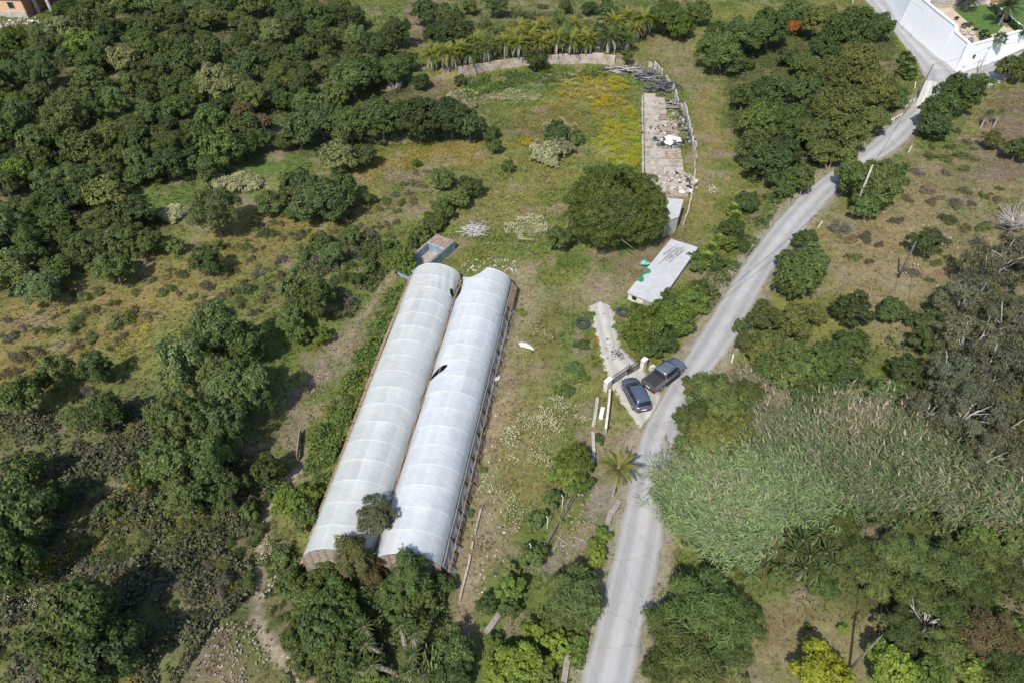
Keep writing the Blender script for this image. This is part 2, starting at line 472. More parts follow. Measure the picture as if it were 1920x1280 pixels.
def fan_crown(seed, nf=26, L=1.0, blade=.42):
    rng = np.random.default_rng(seed); V, F, T = [], [], []
    for i in range(nf):
        t = (i + .5) / nf; az = i * 2.39996; el = -.5 + 1.75 * t
        d = np.array([math.cos(az) * math.cos(el), math.sin(az) * math.cos(el), math.sin(el)])
        side = np.array([-math.sin(az), math.cos(az), 0]); upv = np.cross(d, side)
        c = d * L * .55
        k = len(V); V += [side * .012, c + side * .01, c - side * .01, -side * .012]; F.append((k, k + 1, k + 2, k + 3)); T += [.4] * 4
        tn = rng.uniform(.3, .8)
        for j in range(12):
            a = -1.9 + 3.8 * j / 11
            q = d * math.cos(a) + side * math.sin(a)
            wv = -d * math.sin(a) + side * math.cos(a)
            tip = c + q * blade * rng.uniform(.85, 1.05) - np.array([0, 0, blade * .16])
            k = len(V); V += [c, c + q * blade * .55 + wv * .055, tip, c + q * blade * .55 - wv * .055]; F.append((k, k + 1, k + 2, k + 3)); T += [tn] * 4
    return np_mesh('fan_fronds', np.array(V), np.array(F), M['leaf'], attrs={'tint': ('FLOAT', 'POINT', np.array(T))})

def rosette(seed, nb=46, L=1.0, w=.05, lo=-.7, droop=.12):
    rng = np.random.default_rng(seed); V, F, T = [], [], []
    for i in range(nb):
        t = (i + .5) / nb; az = i * 2.39996; el = lo + (1.45 - lo) * t
        d = np.array([math.cos(az) * math.cos(el), math.sin(az) * math.cos(el), math.sin(el)])
        side = np.array([-math.sin(az), math.cos(az), 0]); l = L * rng.uniform(.8, 1.1)
        m = d * l * .5; tip = d * l - np.array([0, 0, l * droop * math.cos(el)])
        k = len(V); V += [d * .04 + side * w * .5, m + side * w, tip, m - side * w, d * .04 - side * w * .5]
        F += [(k, k + 1, k + 2, k + 3), (k, k + 3, k + 4, k)] if False else [(k, k + 1, k + 2, k + 3)]
        T += [rng.uniform(.2, .85)] * 5
    return np_mesh('rosette_leaves', np.array(V), np.array(F), M['leaf'], attrs={'tint': ('FLOAT', 'POINT', np.array(T))})

PALM = [palm_crown(200 + i) for i in range(3)]
PALM_BIG = [palm_crown(210 + i, 46, 1.0, (-.5, 1.4), (.7, 1.2), .17) for i in range(2)]
FAN = [fan_crown(220 + i) for i in range(2)]
ROS = [rosette(230 + i) for i in range(3)]
AGAVE = [rosette(240, 26, 1.0, .08, .05, .05)]

def dead_skirt(seed, n=15):
    rng = np.random.default_rng(seed); ps, ts = [], []
    for i in range(n):
        a = i * 2 * math.pi / n + rng.normal() * .2
        ps.append(frond(rng, rng.uniform(.8, 1.15), a, rng.uniform(-.7, .1), 2.0, .09, 8, 0, .10)); ts.append(rng.uniform(.2, .9))
    return cards_mesh('dead_fronds', ps, ts)
SKIRT = [dead_skirt(250 + i) for i in range(3)]

def palm_trunk(name, mat, h, r0, r1, seed, n=9, lean=(0, 0), rag=.12):
    rng = np.random.default_rng(seed); b = MB(); pts, rs = [], []
    for i in range(n * 2):
        t = i / (n * 2 - 1)
        pts.append((lean[0] * t ** 1.6, lean[1] * t ** 1.6, -.2 + (h + .2) * t)); rs.append((r0 + (r1 - r0) * t) * (1 + (rag if i % 2 else -rag)) * rng.uniform(.95, 1.05))
    b.tube(pts, rs, 9)
    return b.mesh(name, mat, False)

# ------------------------------------------------------------------ naming what stands where
LAND = {   # landmark: image bearing (used only to say beside what a plant stands)
    'white greenhouse': (735, 760), 'greenhouse front': (690, 1060), 'blue water tank': (815, 470), 'umbrella pine': (1160, 390), 'metal gate': (1175, 700),
    'flat roofed building': (1240, 510), 'parked pickup': (1245, 705), 'curved retaining wall': (1000, 125), 'palm row': (1000, 75), 'ruined stall floors': (1250, 260),
    'small grey shed': (1268, 400), 'white villa wall': (1760, 70), 'pale road slab': (1735, 175), 'leaning light pole': (1620, 345), 'dark pole on the slope': (1700, 485),
    'cane thicket': (1500, 930), 'yellow flowering tree': (1540, 1250), 'lower road end': (1140, 1200), 'dirt footpath': (490, 1090), 'bare earth patch': (430, 1220),
    'peach house': (25, 25), 'pale flowering oak': (408, 150), 'white flower bank': (440, 345), 'open mustard slope': (250, 590), 'grey olive clump': (400, 720), 'dirt gully': (610, 660),
    'silver olive': (400, 395), 'branch pile': (890, 432), 'yucca group': (745, 1190), 'lone road palm': (1155, 850), 'grey gum trees': (1830, 640), 'white flower mound': (1040, 270),
    'orange flowering bush': (1490, 52), 'bare brown slope': (1860, 270), 'left edge meadow': (60, 640), 'brown hillside track': (790, 50), 'straw clearing': (1500, 1190), 'dead grey bush': (1900, 410),
    'reddish wood bush': (490, 225), 'wood gap': (430, 80), 'big lower left tree': (160, 1180), 'lower left yellow flowers': (105, 1065), 'fallen plastic sheet': (985, 650), 'grassy track': (1320, 260)}
PLANTS = []      # (root, u, v, rpx, colourword, noun, group)
def near_land(u, v, k=0):
    d = sorted(((math.hypot(u - a, v - b), n, a, b) for n, (a, b) in LAND.items()))
    return d[k]
def rel(u, v, a, b):
    dx, dy = u - a, v - b
    if math.hypot(dx, dy) < 14: return 'at'
    if abs(dx) > 1.3 * abs(dy): return 'right of' if dx > 0 else 'left of'
    if abs(dy) > 1.3 * abs(dx): return 'below' if dy > 0 else 'above'
    return ('below right of' if dx > 0 else 'below left of') if dy > 0 else ('above right of' if dx > 0 else 'above left of')

def finish_labels():
    sets = {}
    for p in PLANTS:
        root, u, v, r, cw, noun, grp = p
        d, n, a, b = near_land(u, v)
        if d < 14: d, n, a, b = near_land(u, v, 1)
        sw = 'small' if r < 27 else 'big' if r > 58 else 'mid sized'
        l = f'{sw} {cw} {noun} {rel(u, v, a, b)} the {n}'
        sets.setdefault(l, []).append(p)
    ords = ['first', 'second', 'third', 'fourth', 'fifth', 'sixth', 'seventh', 'eighth', 'ninth', 'tenth', 'eleventh', 'twelfth', 'thirteenth', 'fourteenth', 'fifteenth', 'sixteenth', 'seventeenth', 'eighteenth', 'nineteenth', 'twentieth']
    for l, ps in sets.items():
        if len(ps) == 1: ps[0][0]['label'] = l; continue
        ps.sort(key=lambda p: p[1])
        for i, p in enumerate(ps):
            e = 'leftmost' if i == 0 else 'rightmost' if i == len(ps) - 1 else (ords[i] if i < len(ords) else str(i + 1) + 'th') + ' from left'
            p[0]['label'] = f'{l}, {e}'

ZC = {'oak': .92, 'olive': .92, 'feather': .92, 'euc': 1.15, 'scrub': .35, 'thicket': .42}
def solve(u, v, rpx, zc):
    """ground point, radius in metres for a crown seen round (u, v)"""
    R, g = 2.0, None
    for _ in range(12):
        g = ground(u, v) if g is None else g
        z = g[2] + zc * R
        p = flat(u, v, z)
        g = np.array([p[0], p[1], float(terrain(p[0], p[1]))])
        p = flat(u, v, g[2] + zc * R)
        g[:2] = p[:2]
        dep = g[1] * CP - (g[2] + zc * R - CAM_H) * SP
        R = .5 * R + .5 * rpx * dep / FPX
    return g, R

COLS = {  # object colours of the foliage (linear) and the word used for them
    'dk': ((0.090, 0.122, 0.040), 'dark green'), 'mid': ((0.113, 0.157, 0.044), 'green'), 'bright': ((0.141, 0.200, 0.040), 'bright green'), 'lime': ((.185, .245, .040), 'lime green'),
    'grey': ((0.132, 0.177, 0.057), 'grey green'), 'silver': ((0.165, 0.209, 0.077), 'silvery green'), 'pale': ((.22, .235, .095), 'pale flowering'), 'olv': ((0.144, 0.166, 0.048), 'olive green'),
    'cream': ((.36, .36, .19), 'cream flowering'), 'yel': ((.29, .32, .03), 'yellow flowering'), 'brn': ((.15, .12, .055), 'brownish'), 'gum': ((.170, .178, .105), 'grey brown'), 'twig': ((.19, .175, .13), 'dry grey'),
    'tan': ((.215, .18, .095), 'dry tan'), 'orange': ((.30, .13, .025), 'orange flowering'), 'sage': ((0.140, 0.175, 0.053), 'sage green'), 'moss': ((.150, .145, .052), 'mossy green')}
NOUN = {'oak': ('oak_tree', 'oak', 'tree', 'oaks and carobs on the slopes'), 'olive': ('olive_tree', 'olive', 'tree', 'olive trees on the slopes'), 'feather': ('tamarisk_tree', 'feathery tree', 'tree', 'feathery trees'),
        'euc': ('gum_tree', 'gum tree', 'tree', 'gum trees right of the road'), 'scrub': ('scrub_bush', 'scrub bush', 'bush', 'low scrub bushes'), 'thicket': ('thicket', 'thicket', 'bush', 'broad low thickets')}
_cnt = [0]
def plant(kind, u, v, rpx, col, zs=None, noun=None, jitter=.12):
    if zs is None: zs = 1.45 if (kind in ('oak', 'olive') and u < 515 and v > 600 and rpx > 24) else 1.0
    g, R = solve(u, v, rpx, ZC[kind] * zs)
    _cnt[0] += 1
    i = _cnt[0]
    rng = random.Random(i * 7919)
    nm, word, cat, grp = NOUN[kind]
    bush = kind in ('oak', 'olive', 'feather') and R < 1.75
    if bush:
        nm, word, cat, grp = 'shrub', {'oak': 'round shrub', 'olive': 'olive shrub', 'feather': 'feathery shrub'}[kind], 'shrub', 'shrubs on the open ground'
    c, cw = COLS[col]
    root = thing(nm, None, cat, (g[0], g[1], g[2] - .05), rng.uniform(0, 6.28), grp)
    f = rng.uniform(.94, 1.06)
    root.scale = (R * rng.uniform(.86, 1.1), R * rng.uniform(.86, 1.1), R * zs * rng.uniform(.88, 1.12))
    sz = 's' if R < 1.5 else 'm' if R < 3.2 else 'l'
    ms = PROTO[(kind, sz)]
    cr = obj('foliage' if (bush or kind in ('scrub', 'thicket')) else 'crown', ms[i % len(ms)], root)
    k = rng.uniform(.76, 1.30); w = rng.uniform(-.07, .06) if col not in ('yel', 'lime', 'cream') else 0.0
    cr.color = (c[0] * k * (1 + w), c[1] * k, c[2] * k * (1 - w), 1)
    if kind == 'euc': obj('trunk', TRUNK_PALE[i % 3], root)
    elif kind in ('scrub', 'thicket') or bush: obj('stem', STEM[i % 2], root)
    else: obj('trunk', TRUNK[i % 3], root)
    PLANTS.append((root, u, v, rpx, cw, noun or word, grp))
    return root, g, R
# ------------------------------------------------------------------ ground sheet
def axis(lo, hi, st, far, back):
    core = np.arange(lo, hi + st * .5, st)
    up = hi + np.cumsum(st * 1.35 ** np.arange(1, 30)); up = up[up < far]
    dn = lo - np.cumsum(st * 1.35 ** np.arange(1, 30)); dn = dn[dn > back][::-1]
    return np.concatenate([dn, core, up])

def gpoly(l): return [tuple(ground(u, v)[:2]) for u, v in l]

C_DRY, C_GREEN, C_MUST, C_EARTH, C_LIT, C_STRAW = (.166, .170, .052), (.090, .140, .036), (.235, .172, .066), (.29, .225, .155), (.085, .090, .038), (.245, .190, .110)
C_SCRUB, C_YG, C_BROWN, C_GREY, C_GDIRT = (.135, .140, .062), (.26, .28, .030), (.185, .138, .100), (.21, .185, .15), (.235, .185, .140)
PAINT = [   # colour, outline on the survey picture, blend width (m), strength
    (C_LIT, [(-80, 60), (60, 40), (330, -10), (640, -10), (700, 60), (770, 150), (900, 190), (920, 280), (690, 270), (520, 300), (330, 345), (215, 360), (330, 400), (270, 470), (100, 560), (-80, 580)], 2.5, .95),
    (C_SCRUB, [(-60, 540), (300, 480), (470, 400), (560, 460), (560, 540), (500, 600), (320, 560), (200, 640), (-60, 720)], 3, .5),
    (C_MUST, [(-60, 580), (200, 530), (330, 470), (470, 400), (690, 360), (780, 325), (800, 380), (700, 430), (560, 460), (420, 540), (250, 640), (-60, 780)], 3, .7),
    (C_DRY, [(-60, 760), (250, 700), (300, 760), (240, 860), (60, 900), (-60, 880)], 3, .6),
    (C_SCRUB, [(-60, 840), (300, 700), (560, 760), (520, 1000), (480, 1280), (-60, 1300)], 3, .85),
    (C_GREEN, [(215, 370), (340, 325), (520, 290), (600, 290), (560, 320), (470, 330), (390, 355), (330, 420), (230, 395)], 2, .8),
    (C_MUST, [(640, 335), (690, 290), (900, 250), (915, 300), (780, 310), (700, 335)], 2, .85),
    (C_GREEN, [(640, 300), (700, 260), (900, 245), (890, 260), (720, 300)], 1.5, .6),
    (C_SCRUB, [(720, 325), (800, 310), (820, 370), (760, 420), (690, 400)], 2, .7),
    (C_MUST, [(1000, 300), (1060, 290), (1070, 400), (980, 420), (930, 360)], 3, .35),
    (C_YG, [(1150, 230), (1197, 215), (1200, 305), (1140, 312), (1115, 285)], 2, .9),
    (C_MUST, [(1060, 150), (1130, 140), (1190, 190), (1150, 210), (1060, 190)], 3, .8),
    (C_GREEN, [(1110, 130), (1200, 150), (1203, 230), (1180, 260), (1150, 190)], 2, .55),
    ((.145, .115, .05), [(960, 205), (1060, 190), (1110, 230), (1090, 290), (1010, 270), (930, 250)], 3, .7),
    (C_GREEN, [(860, 160), (985, 138), (1150, 130), (1130, 150), (1030, 165), (900, 185)], 1.5, .8),
    (C_GREEN, [(560, 900), (640, 710), (730, 560), (760, 530), (765, 545), (700, 700), (590, 960)], 2, .85),
    (C_GREEN, [(890, 420), (1000, 430), (1010, 500), (920, 480), (860, 520)], 2, .4),
    ((.205, .165, .078), [(960, 600), (1060, 600), (1075, 700), (1050, 800), (1060, 880), (960, 980), (920, 940), (950, 760)], 2.5, .6),
    ((.195, .155, .07), [(860, 300), (950, 300), (960, 420), (900, 430), (850, 400)], 3, .45),
    (C_EARTH, [(1050, 545), (1110, 520), (1200, 500), (1190, 530), (1120, 570), (1060, 575)], 2.5, .75),
    (C_BROWN, [(1130, 480), (1200, 460), (1260, 430), (1275, 440), (1190, 530), (1140, 520)], 2, .85),
    (C_EARTH, [(955, 500), (1010, 480), (1020, 560), (975, 640), (965, 690), (940, 700)], 2, .85),
    (C_EARTH, [(930, 700), (960, 690), (965, 760), (925, 880), (930, 960), (890, 1010), (870, 1150), (830, 1150), (880, 1000), (905, 850)], 1.5, .95),
    (C_EARTH, [(885, 1010), (950, 1000), (930, 1070), (900, 1140), (850, 1160), (870, 1080)], 1.5, .95),
    (C_GREEN, [(1060, 600), (1110, 620), (1120, 700), (1060, 740), (1040, 660)], 2, .5),
    (C_GREEN, [(1040, 700), (1100, 760), (1105, 860), (1040, 860), (1060, 780)], 2, .5),
    (C_GDIRT, [(555, 880), (555, 770), (600, 670), (660, 590), (665, 640), (640, 700), (590, 750), (575, 870)], 1.2, .95),
    (C_BROWN, [(340, 1290), (400, 1200), (445, 1168), (480, 1200), (500, 1290)], 1.2, .85),
    (C_GREY, [(1010, 1075), (1090, 930), (1125, 885), (1178, 895), (1140, 985), (1080, 1040), (1050, 1100)], 1, .95),
    (C_GDIRT, [(640, 690), (700, 560), (720, 520), (735, 530), (700, 600), (655, 700)], 1, .5),
    (C_STRAW, [(1540, 430), (1720, 280), (1990, 320), (1990, 500), (1780, 560), (1700, 660), (1590, 580), (1540, 480)], 4, .9),
    (C_SCRUB, [(1740, 300), (1830, 310), (1900, 420), (1820, 480), (1750, 400)], 4, .6),
    (C_BROWN, [(1835, 335), (1850, 180), (1990, 140), (1990, 340)], 2, .95),
    (C_STRAW, [(1390, 1240), (1440, 1115), (1560, 1120), (1650, 1190), (1600, 1290), (1400, 1290)], 1.5, .75),
    (C_BROWN, [(1390, 1150), (1450, 1120), (1500, 1150), (1450, 1230), (1400, 1260)], 1.5, .4),
    (C_LIT, [(1260, 880), (1480, 800), (1640, 770), (1760, 560), (1990, 500), (1990, 1290), (1700, 1290), (1660, 1160), (1520, 1110), (1440, 1090), (1280, 1050)], 2, .85),
    (C_LIT, [(1360, 100), (1500, 40), (1680, 50), (1700, 200), (1540, 310), (1440, 340), (1370, 250)], 2, .85),
    ((.235, .18, .075), [(1290, 180), (1330, 150), (1350, 260), (1345, 380), (1290, 440), (1305, 300)], 2, .75),
    (C_STRAW, [(1190, 70), (1310, 70), (1340, 150), (1300, 190), (1240, 130)], 3, .55),
    (C_BROWN, [(760, -10), (830, -10), (805, 95), (765, 80)], 1.5, .9),
    (C_SCRUB, [(830, -10), (1330, -10), (1260, 40), (1000, 60), (880, 70)], 3, .8),
    (C_BROWN, [(780, 150), (870, 140), (860, 160), (790, 190)], 1.5, .7),
    (C_BROWN, [(420, 50), (440, 60), (436, 105), (424, 105)], 1, .9),
    (C_LIT, [(500, 1000), (600, 1060), (830, 1080), (860, 1290), (520, 1290)], 1.5, .85),
    (C_GREEN, [(1060, 1120), (1110, 1100), (1090, 1290), (900, 1290), (960, 1180)], 1.5, .6),
    (C_BROWN, [(860, 1120), (900, 1130), (890, 1200), (840, 1230)], 1.5, .6),
    (C_DRY, [(1255, 1000), (1290, 1010), (1280, 1080), (1220, 1180), (1205, 1280), (1190, 1290), (1225, 1120)], 1, .9),
    ((.22, .185, .10), [(1170, 800), (1200, 810), (1185, 890), (1120, 880), (1140, 780), (1160, 740)], 1.5, .7),
]
PAINT_W = [(c, gpoly(p), s, k) for c, p, s, k in PAINT]
TRAIL = gpoly([(600, 1305), (560, 1265), (520, 1225), (490, 1180), (480, 1130), (486, 1060), (490, 1000), (505, 945), (540, 905), (560, 880)])
TRAIL2 = gpoly([(640, 660), (665, 615), (705, 560), (740, 510)])
TRACKS = [gpoly([(1335, 180), (1345, 260), (1335, 340), (1305, 420)])]

def poly_soft(x, y, poly, soft):
    ins = in_poly(x, y, poly)
    d = seg_dist(x, y, list(poly) + [poly[0]])
    return sstep(-soft, soft, np.where(ins, d, -d))

def ground_colour(x, y):
    """base (unlit) colour of the soil and sward at a place"""
    x = np.asarray(x, float); y = np.asarray(y, float)
    wx = x + 5.0 * (fbm(x / 5, y / 5, 21, 4) - .5); wy = y + 5.0 * (fbm(x / 5, y / 5, 33, 4) - .5)
    col = np.empty(x.shape + (3,)); col[:] = C_DRY
    g = sstep(.42, .62, fbm(x / 6, y / 6, 41, 4))[..., None]
    col = col * (1 - .6 * g) + np.array(C_GREEN) * .6 * g
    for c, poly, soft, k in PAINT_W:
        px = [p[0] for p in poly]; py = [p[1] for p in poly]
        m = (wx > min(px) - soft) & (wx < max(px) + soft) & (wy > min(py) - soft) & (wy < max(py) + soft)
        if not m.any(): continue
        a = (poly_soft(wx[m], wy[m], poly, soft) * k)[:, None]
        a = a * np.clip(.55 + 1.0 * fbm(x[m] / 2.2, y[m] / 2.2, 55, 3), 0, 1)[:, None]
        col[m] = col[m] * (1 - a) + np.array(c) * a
    dkp = sstep(.50, .72, fbm(x / 1.9, y / 1.9, 87, 4))[..., None] * .55
    col = col * (1 - dkp) + col * np.array((.72, .66, .50)) * dkp
    gr = sstep(.52, .70, fbm(x / 2.6, y / 2.6, 97, 4))[..., None] * .45
    col = col * (1 - gr) + (np.array((.100, .142, .034)) * .8 + col * .2) * gr
    # patches everywhere: bare spots, greener tufts
    e = sstep(.58, .72, fbm(x / 2.4, y / 2.4, 63, 5))[..., None] * .7
    col = col * (1 - e) + np.array(C_EARTH) * .8 * e
    t = (sstep(.46, .26, seg_dist(x + .35 * (fbm(x, y, 5, 2) - .5), y, TRAIL)) * .98)[..., None]
    col = col * (1 - t) + np.array((.36, .29, .21)) * t
    t = (sstep(.8, .3, seg_dist(x, y, TRAIL2)) * .6)[..., None]
    col = col * (1 - t) + np.array((.26, .22, .15)) * t
    dr = seg_dist(x, y, ROAD_C)
    t = (sstep(3.2, 2.2, dr + .8 * (fbm(x / 1.2, y / 1.2, 71, 3) - .5)) * .7)[..., None]
    col = col * (1 - t) + np.array((.29, .25, .19)) * t
    return col

gx = axis(-150, 150, .5, 3000, -3000)
gy = axis(8, 185, .5, 3500, -400)
GX, GY = np.meshgrid(gx, gy)
GZ = terrain(GX, GY)
core = (np.abs(GX) < 150) & (GY > 8) & (GY < 186)
dr_g = seg_dist(GX, GY, ROAD_C)
GZ = GZ + np.where(core & (dr_g > 3), .10 * (fbm(GX / 1.1, GY / 1.1, 91, 3) - .5) + .16 * (fbm(GX / .55, GY / .55, 93, 2) - .5) * sstep(3, 5, dr_g), 0)
V = np.stack([GX.ravel(), GY.ravel(), GZ.ravel()], 1)
ny, nx = GX.shape
idx = np.arange(nx * ny).reshape(ny, nx)
F = np.stack([idx[:-1, :-1], idx[:-1, 1:], idx[1:, 1:], idx[1:, :-1]], -1).reshape(-1, 4)
gc = ground_colour(GX.ravel(), GY.ravel())
m, nt, b = new_mat('ground_soil')
at = nt.nodes.new('ShaderNodeAttribute'); at.attribute_name = 'col'
tc = nt.nodes.new('ShaderNodeTexCoord')
def nz(scale, det, r=.6):
    n = nt.nodes.new('ShaderNodeTexNoise'); n.inputs['Scale'].default_value = scale; n.inputs['Detail'].default_value = det; n.inputs['Roughness'].default_value = r
    nt.links.new(tc.outputs['Object'], n.inputs['Vector']); return n.outputs[0]
def mth(op, a, b_=None, c=None):
    n = nt.nodes.new('ShaderNodeMath'); n.operation = op
    for i, q in enumerate((a, b_, c)):
        if q is None: continue
        if hasattr(q, 'is_linked'): nt.links.new(q, n.inputs[i])
        else: n.inputs[i].default_value = q
    return n.outputs[0]
f = mth('MULTIPLY', mth('MULTIPLY_ADD', nz(1.3, 5, .75), 1.5, .25), mth('MULTIPLY_ADD', nz(8, 4, .8), 1.7, .15))
vm = nt.nodes.new('ShaderNodeVectorMath'); vm.operation = 'SCALE'
nt.links.new(at.outputs['Color'], vm.inputs[0]); nt.links.new(f, vm.inputs['Scale'])
nt.links.new(vm.outputs[0], b.inputs['Base Color'])
b.inputs['Roughness'].default_value = .95; b.inputs['Specular IOR Level'].default_value = .1
bp = nt.nodes.new('ShaderNodeBump'); bp.inputs['Strength'].default_value = .9; bp.inputs['Distance'].default_value = .12
nt.links.new(nz(5, 6, .7), bp.inputs['Height']); nt.links.new(bp.outputs[0], b.inputs['Normal'])
g4 = np.concatenate([gc, np.ones((len(gc), 1))], 1)
ground_o = obj('ground', np_mesh('ground', V, F, m, True, {'col': ('FLOAT_COLOR', 'POINT', g4)}))
tag(ground_o, 'uneven dry grassland, scrub slopes and bare earth', kind='structure')

# ------------------------------------------------------------------ roads and hard surfaces
def mat_road(name, c1, c2, edge):
    m, nt, b = new_mat(name)
    tc = nt.nodes.new('ShaderNodeTexCoord')
    def N(s, d):
        n = nt.nodes.new('ShaderNodeTexNoise'); n.inputs['Scale'].default_value = s; n.inputs['Detail'].default_value = d; n.inputs['Roughness'].default_value = .7
        nt.links.new(tc.outputs['Object'], n.inputs['Vector']); return n
    r = nt.nodes.new('ShaderNodeValToRGB'); r.color_ramp.elements[0].color = (*c1, 1); r.color_ramp.elements[1].color = (*c2, 1)
    r.color_ramp.elements[0].position = .28; r.color_ramp.elements[1].position = .68
    mx = nt.nodes.new('ShaderNodeMix'); mx.data_type = 'FLOAT'; mx.inputs[0].default_value = .5
    nt.links.new(N(.35, 4).outputs[0], mx.inputs[2]); nt.links.new(N(9, 5).outputs[0], mx.inputs[3])
    nt.links.new(mx.outputs[0], r.inputs[0])
    # worn wheel tracks run along the sheet: attribute 'across' is 0 at one edge, 1 at the other
    a = nt.nodes.new('ShaderNodeAttribute'); a.attribute_name = 'across'
    wv = nt.nodes.new('ShaderNodeMath'); wv.operation = 'PINGPONG'; wv.inputs[1].default_value = .5
    nt.links.new(a.outputs['Fac'], wv.inputs[0])
    rr = nt.nodes.new('ShaderNodeValToRGB')
    e = rr.color_ramp.elements
    e[0].position = 0; e[0].color = (*edge, 1); e[1].position = .14; e[1].color = (1, 1, 1, 1)
    for p, q in ((.19, .87), (.30, .85), (.43, 1.10)):
        k = e.new(p); k.color = (q, q, q, 1)
    nt.links.new(wv.outputs[0], rr.inputs[0])
    ml = nt.nodes.new('ShaderNodeMix'); ml.data_type = 'RGBA'; ml.blend_type = 'MULTIPLY'; ml.inputs[0].default_value = 1
    nt.links.new(r.outputs[0], ml.inputs[6]); nt.links.new(rr.outputs[0], ml.inputs[7])
    vo = nt.nodes.new('ShaderNodeTexVoronoi'); vo.feature = 'DISTANCE_TO_EDGE'; vo.inputs['Scale'].default_value = .33
    wp = nt.nodes.new('ShaderNodeVectorMath'); wp.operation = 'ADD'
    nt.links.new(tc.outputs['Object'], wp.inputs[0]); nt.links.new(N(1.2, 4).outputs[1], wp.inputs[1]); nt.links.new(wp.outputs[0], vo.inputs['Vector'])
    cr_ = nt.nodes.new('ShaderNodeValToRGB'); cr_.color_ramp.elements[0].position = .004; cr_.color_ramp.elements[1].position = .022
    cr_.color_ramp.elements[0].color = (.86, .85, .84, 1); cr_.color_ramp.elements[1].color = (1, 1, 1, 1)
    nt.links.new(vo.outputs['Distance'], cr_.inputs[0])
    m2 = nt.nodes.new('ShaderNodeMix'); m2.data_type = 'RGBA'; m2.blend_type = 'MULTIPLY'; m2.inputs[0].default_value = 1
    nt.links.new(ml.outputs[2], m2.inputs[6]); nt.links.new(cr_.outputs[0], m2.inputs[7])
    nt.links.new(m2.outputs[2], b.inputs['Base Color'])
    b.inputs['Roughness'].default_value = .9; b.inputs['Specular IOR Level'].default_value = .25
    bp = nt.nodes.new('ShaderNodeBump'); bp.inputs['Strength'].default_value = .25; bp.inputs['Distance'].default_value = .02
    nt.links.new(N(30, 3).outputs[0], bp.inputs['Height']); nt.links.new(bp.outputs[0], b.inputs['Normal'])
    return m
M['road'] = mat_road('worn_asphalt', (.28, .275, .27), (.40, .395, .385), (.86, .82, .74))
M['gravel'] = mat_road('pale_gravel', (.33, .31, .28), (.50, .48, .44), (.9, .85, .76))
M['pale_slab'] = mat_road('pale_concrete', (.48, .46, .41), (.62, .60, .55), (.95, .92, .88))

def resample(p, n):
    p = np.array(p, float); d = np.r_[0, np.cumsum(np.hypot(*np.diff(p, axis=0).T))]
    t = np.linspace(0, d[-1], n)
    return np.stack([np.interp(t, d, p[:, 0]), np.interp(t, d, p[:, 1])], 1)
def smooth_line(p, k=2):
    p = np.array(p, float)
    for _ in range(k):
        q = p.copy(); q[1:-1] = .25 * p[:-2] + .5 * p[1:-1] + .25 * p[2:]; p = q
    return p

def strip(name, left, right, mat, lift, n=160, na=9, ragged=.12, thick=.25):
    A = smooth_line(resample(left, n)); B = smooth_line(resample(right, n))
    rg = np.random.default_rng(len(name))
    t = np.linspace(0, 1, na)
    P = A[:, None] * (1 - t)[None, :, None] + B[:, None] * t[None, :, None]
    d = (B - A) / np.hypot(*(B - A).T)[:, None]
    s = np.arange(n) * .37
    P[:, 0] += d * (ragged * 2 * (fbm(s, s * 0 + 3, 5, 3) - .5) + rg.normal(0, ragged * .08, n))[:, None]
    P[:, -1] += d * (ragged * 2 * (fbm(s, s * 0 + 9, 6, 3) - .5) + rg.normal(0, ragged * .08, n))[:, None]
    # outer skirt going down into the soil
    P = np.concatenate([P[:, :1] - d[:, None] * .02, P, P[:, -1:] + d[:, None] * .02], 1)
    Z = terrain(P[..., 0], P[..., 1]) + lift
    Z[:, 0] -= thick; Z[:, -1] -= thick
    k = na + 2
    V = np.concatenate([P.reshape(-1, 2), Z.reshape(-1, 1)], 1)
    i = np.arange(n * k).reshape(n, k)
    F = np.stack([i[:-1, :-1], i[:-1, 1:], i[1:, 1:], i[1:, :-1]], -1).reshape(-1, 4)
    tt = np.r_[0, t, 1]
    return obj(name, np_mesh(name, V, F, mat, False, {'across': ('FLOAT', 'POINT', np.tile(tt, n))}))

def gl(l): return [tuple(ground(u, v)[:2]) for u, v in l]
tag(strip('road', gl(ROAD_L), gl(ROAD_R), M['road'], .07, 300, ragged=.28), 'narrow pale grey single lane road climbing past the greenhouse plot', kind='structure')
M['road_dark'] = mat_road('patched_asphalt', (.17, .168, .165), (.40, .395, .385), (.9, .88, .85))
tag(strip('road_patch', gl([(1224, 905), (1230, 870), (1240, 828)]), gl([(1249, 905), (1251, 870), (1261, 832)]), M['road_dark'], .076, 40, ragged=.5), 'dark worn patch on the right half of the road', kind='structure')
UL = [(1595, -30), (1625, 5), (1668, 50), (1698, 92), (1722, 122), (1735, 150), (1740, 175)]
UR = [(1648, -30), (1662, 2), (1690, 46), (1742, 92), (1798, 138), (1800, 170), (1795, 190)]
tag(strip('village_road', gl(UL), gl(UR), M['road'], .078, 90, ragged=.05), 'wider grey road passing under the white villa wall', kind='structure')
SL = [(1790, 140), (1850, 120), (1925, 92), (1990, 60)]
SR = [(1800, 200), (1850, 168), (1925, 128), (1990, 100)]
tag(strip('side_road', gl(SL), gl(SR), M['road'], .086, 50, ragged=.05), 'grey side road running right along the foot of the villa wall', kind='structure')
PL = [(1716, 206), (1722, 185), (1728, 168), (1733, 152)]
PR = [(1732, 212), (1742, 190), (1752, 170), (1757, 154)]
tag(strip('concrete_apron', gl(PL), gl(PR), M['pale_slab'], .094, 30, ragged=.05), 'pale concrete slab patched into the road edge by the junction', kind='structure')
DL = [(1122, 566), (1106, 576), (1107, 592), (1114, 612), (1122, 640), (1130, 672), (1140, 700), (1146, 722)]
DR = [(1128, 566), (1146, 574), (1152, 592), (1152, 612), (1160, 640), (1174, 662), (1192, 678), (1203, 690)]
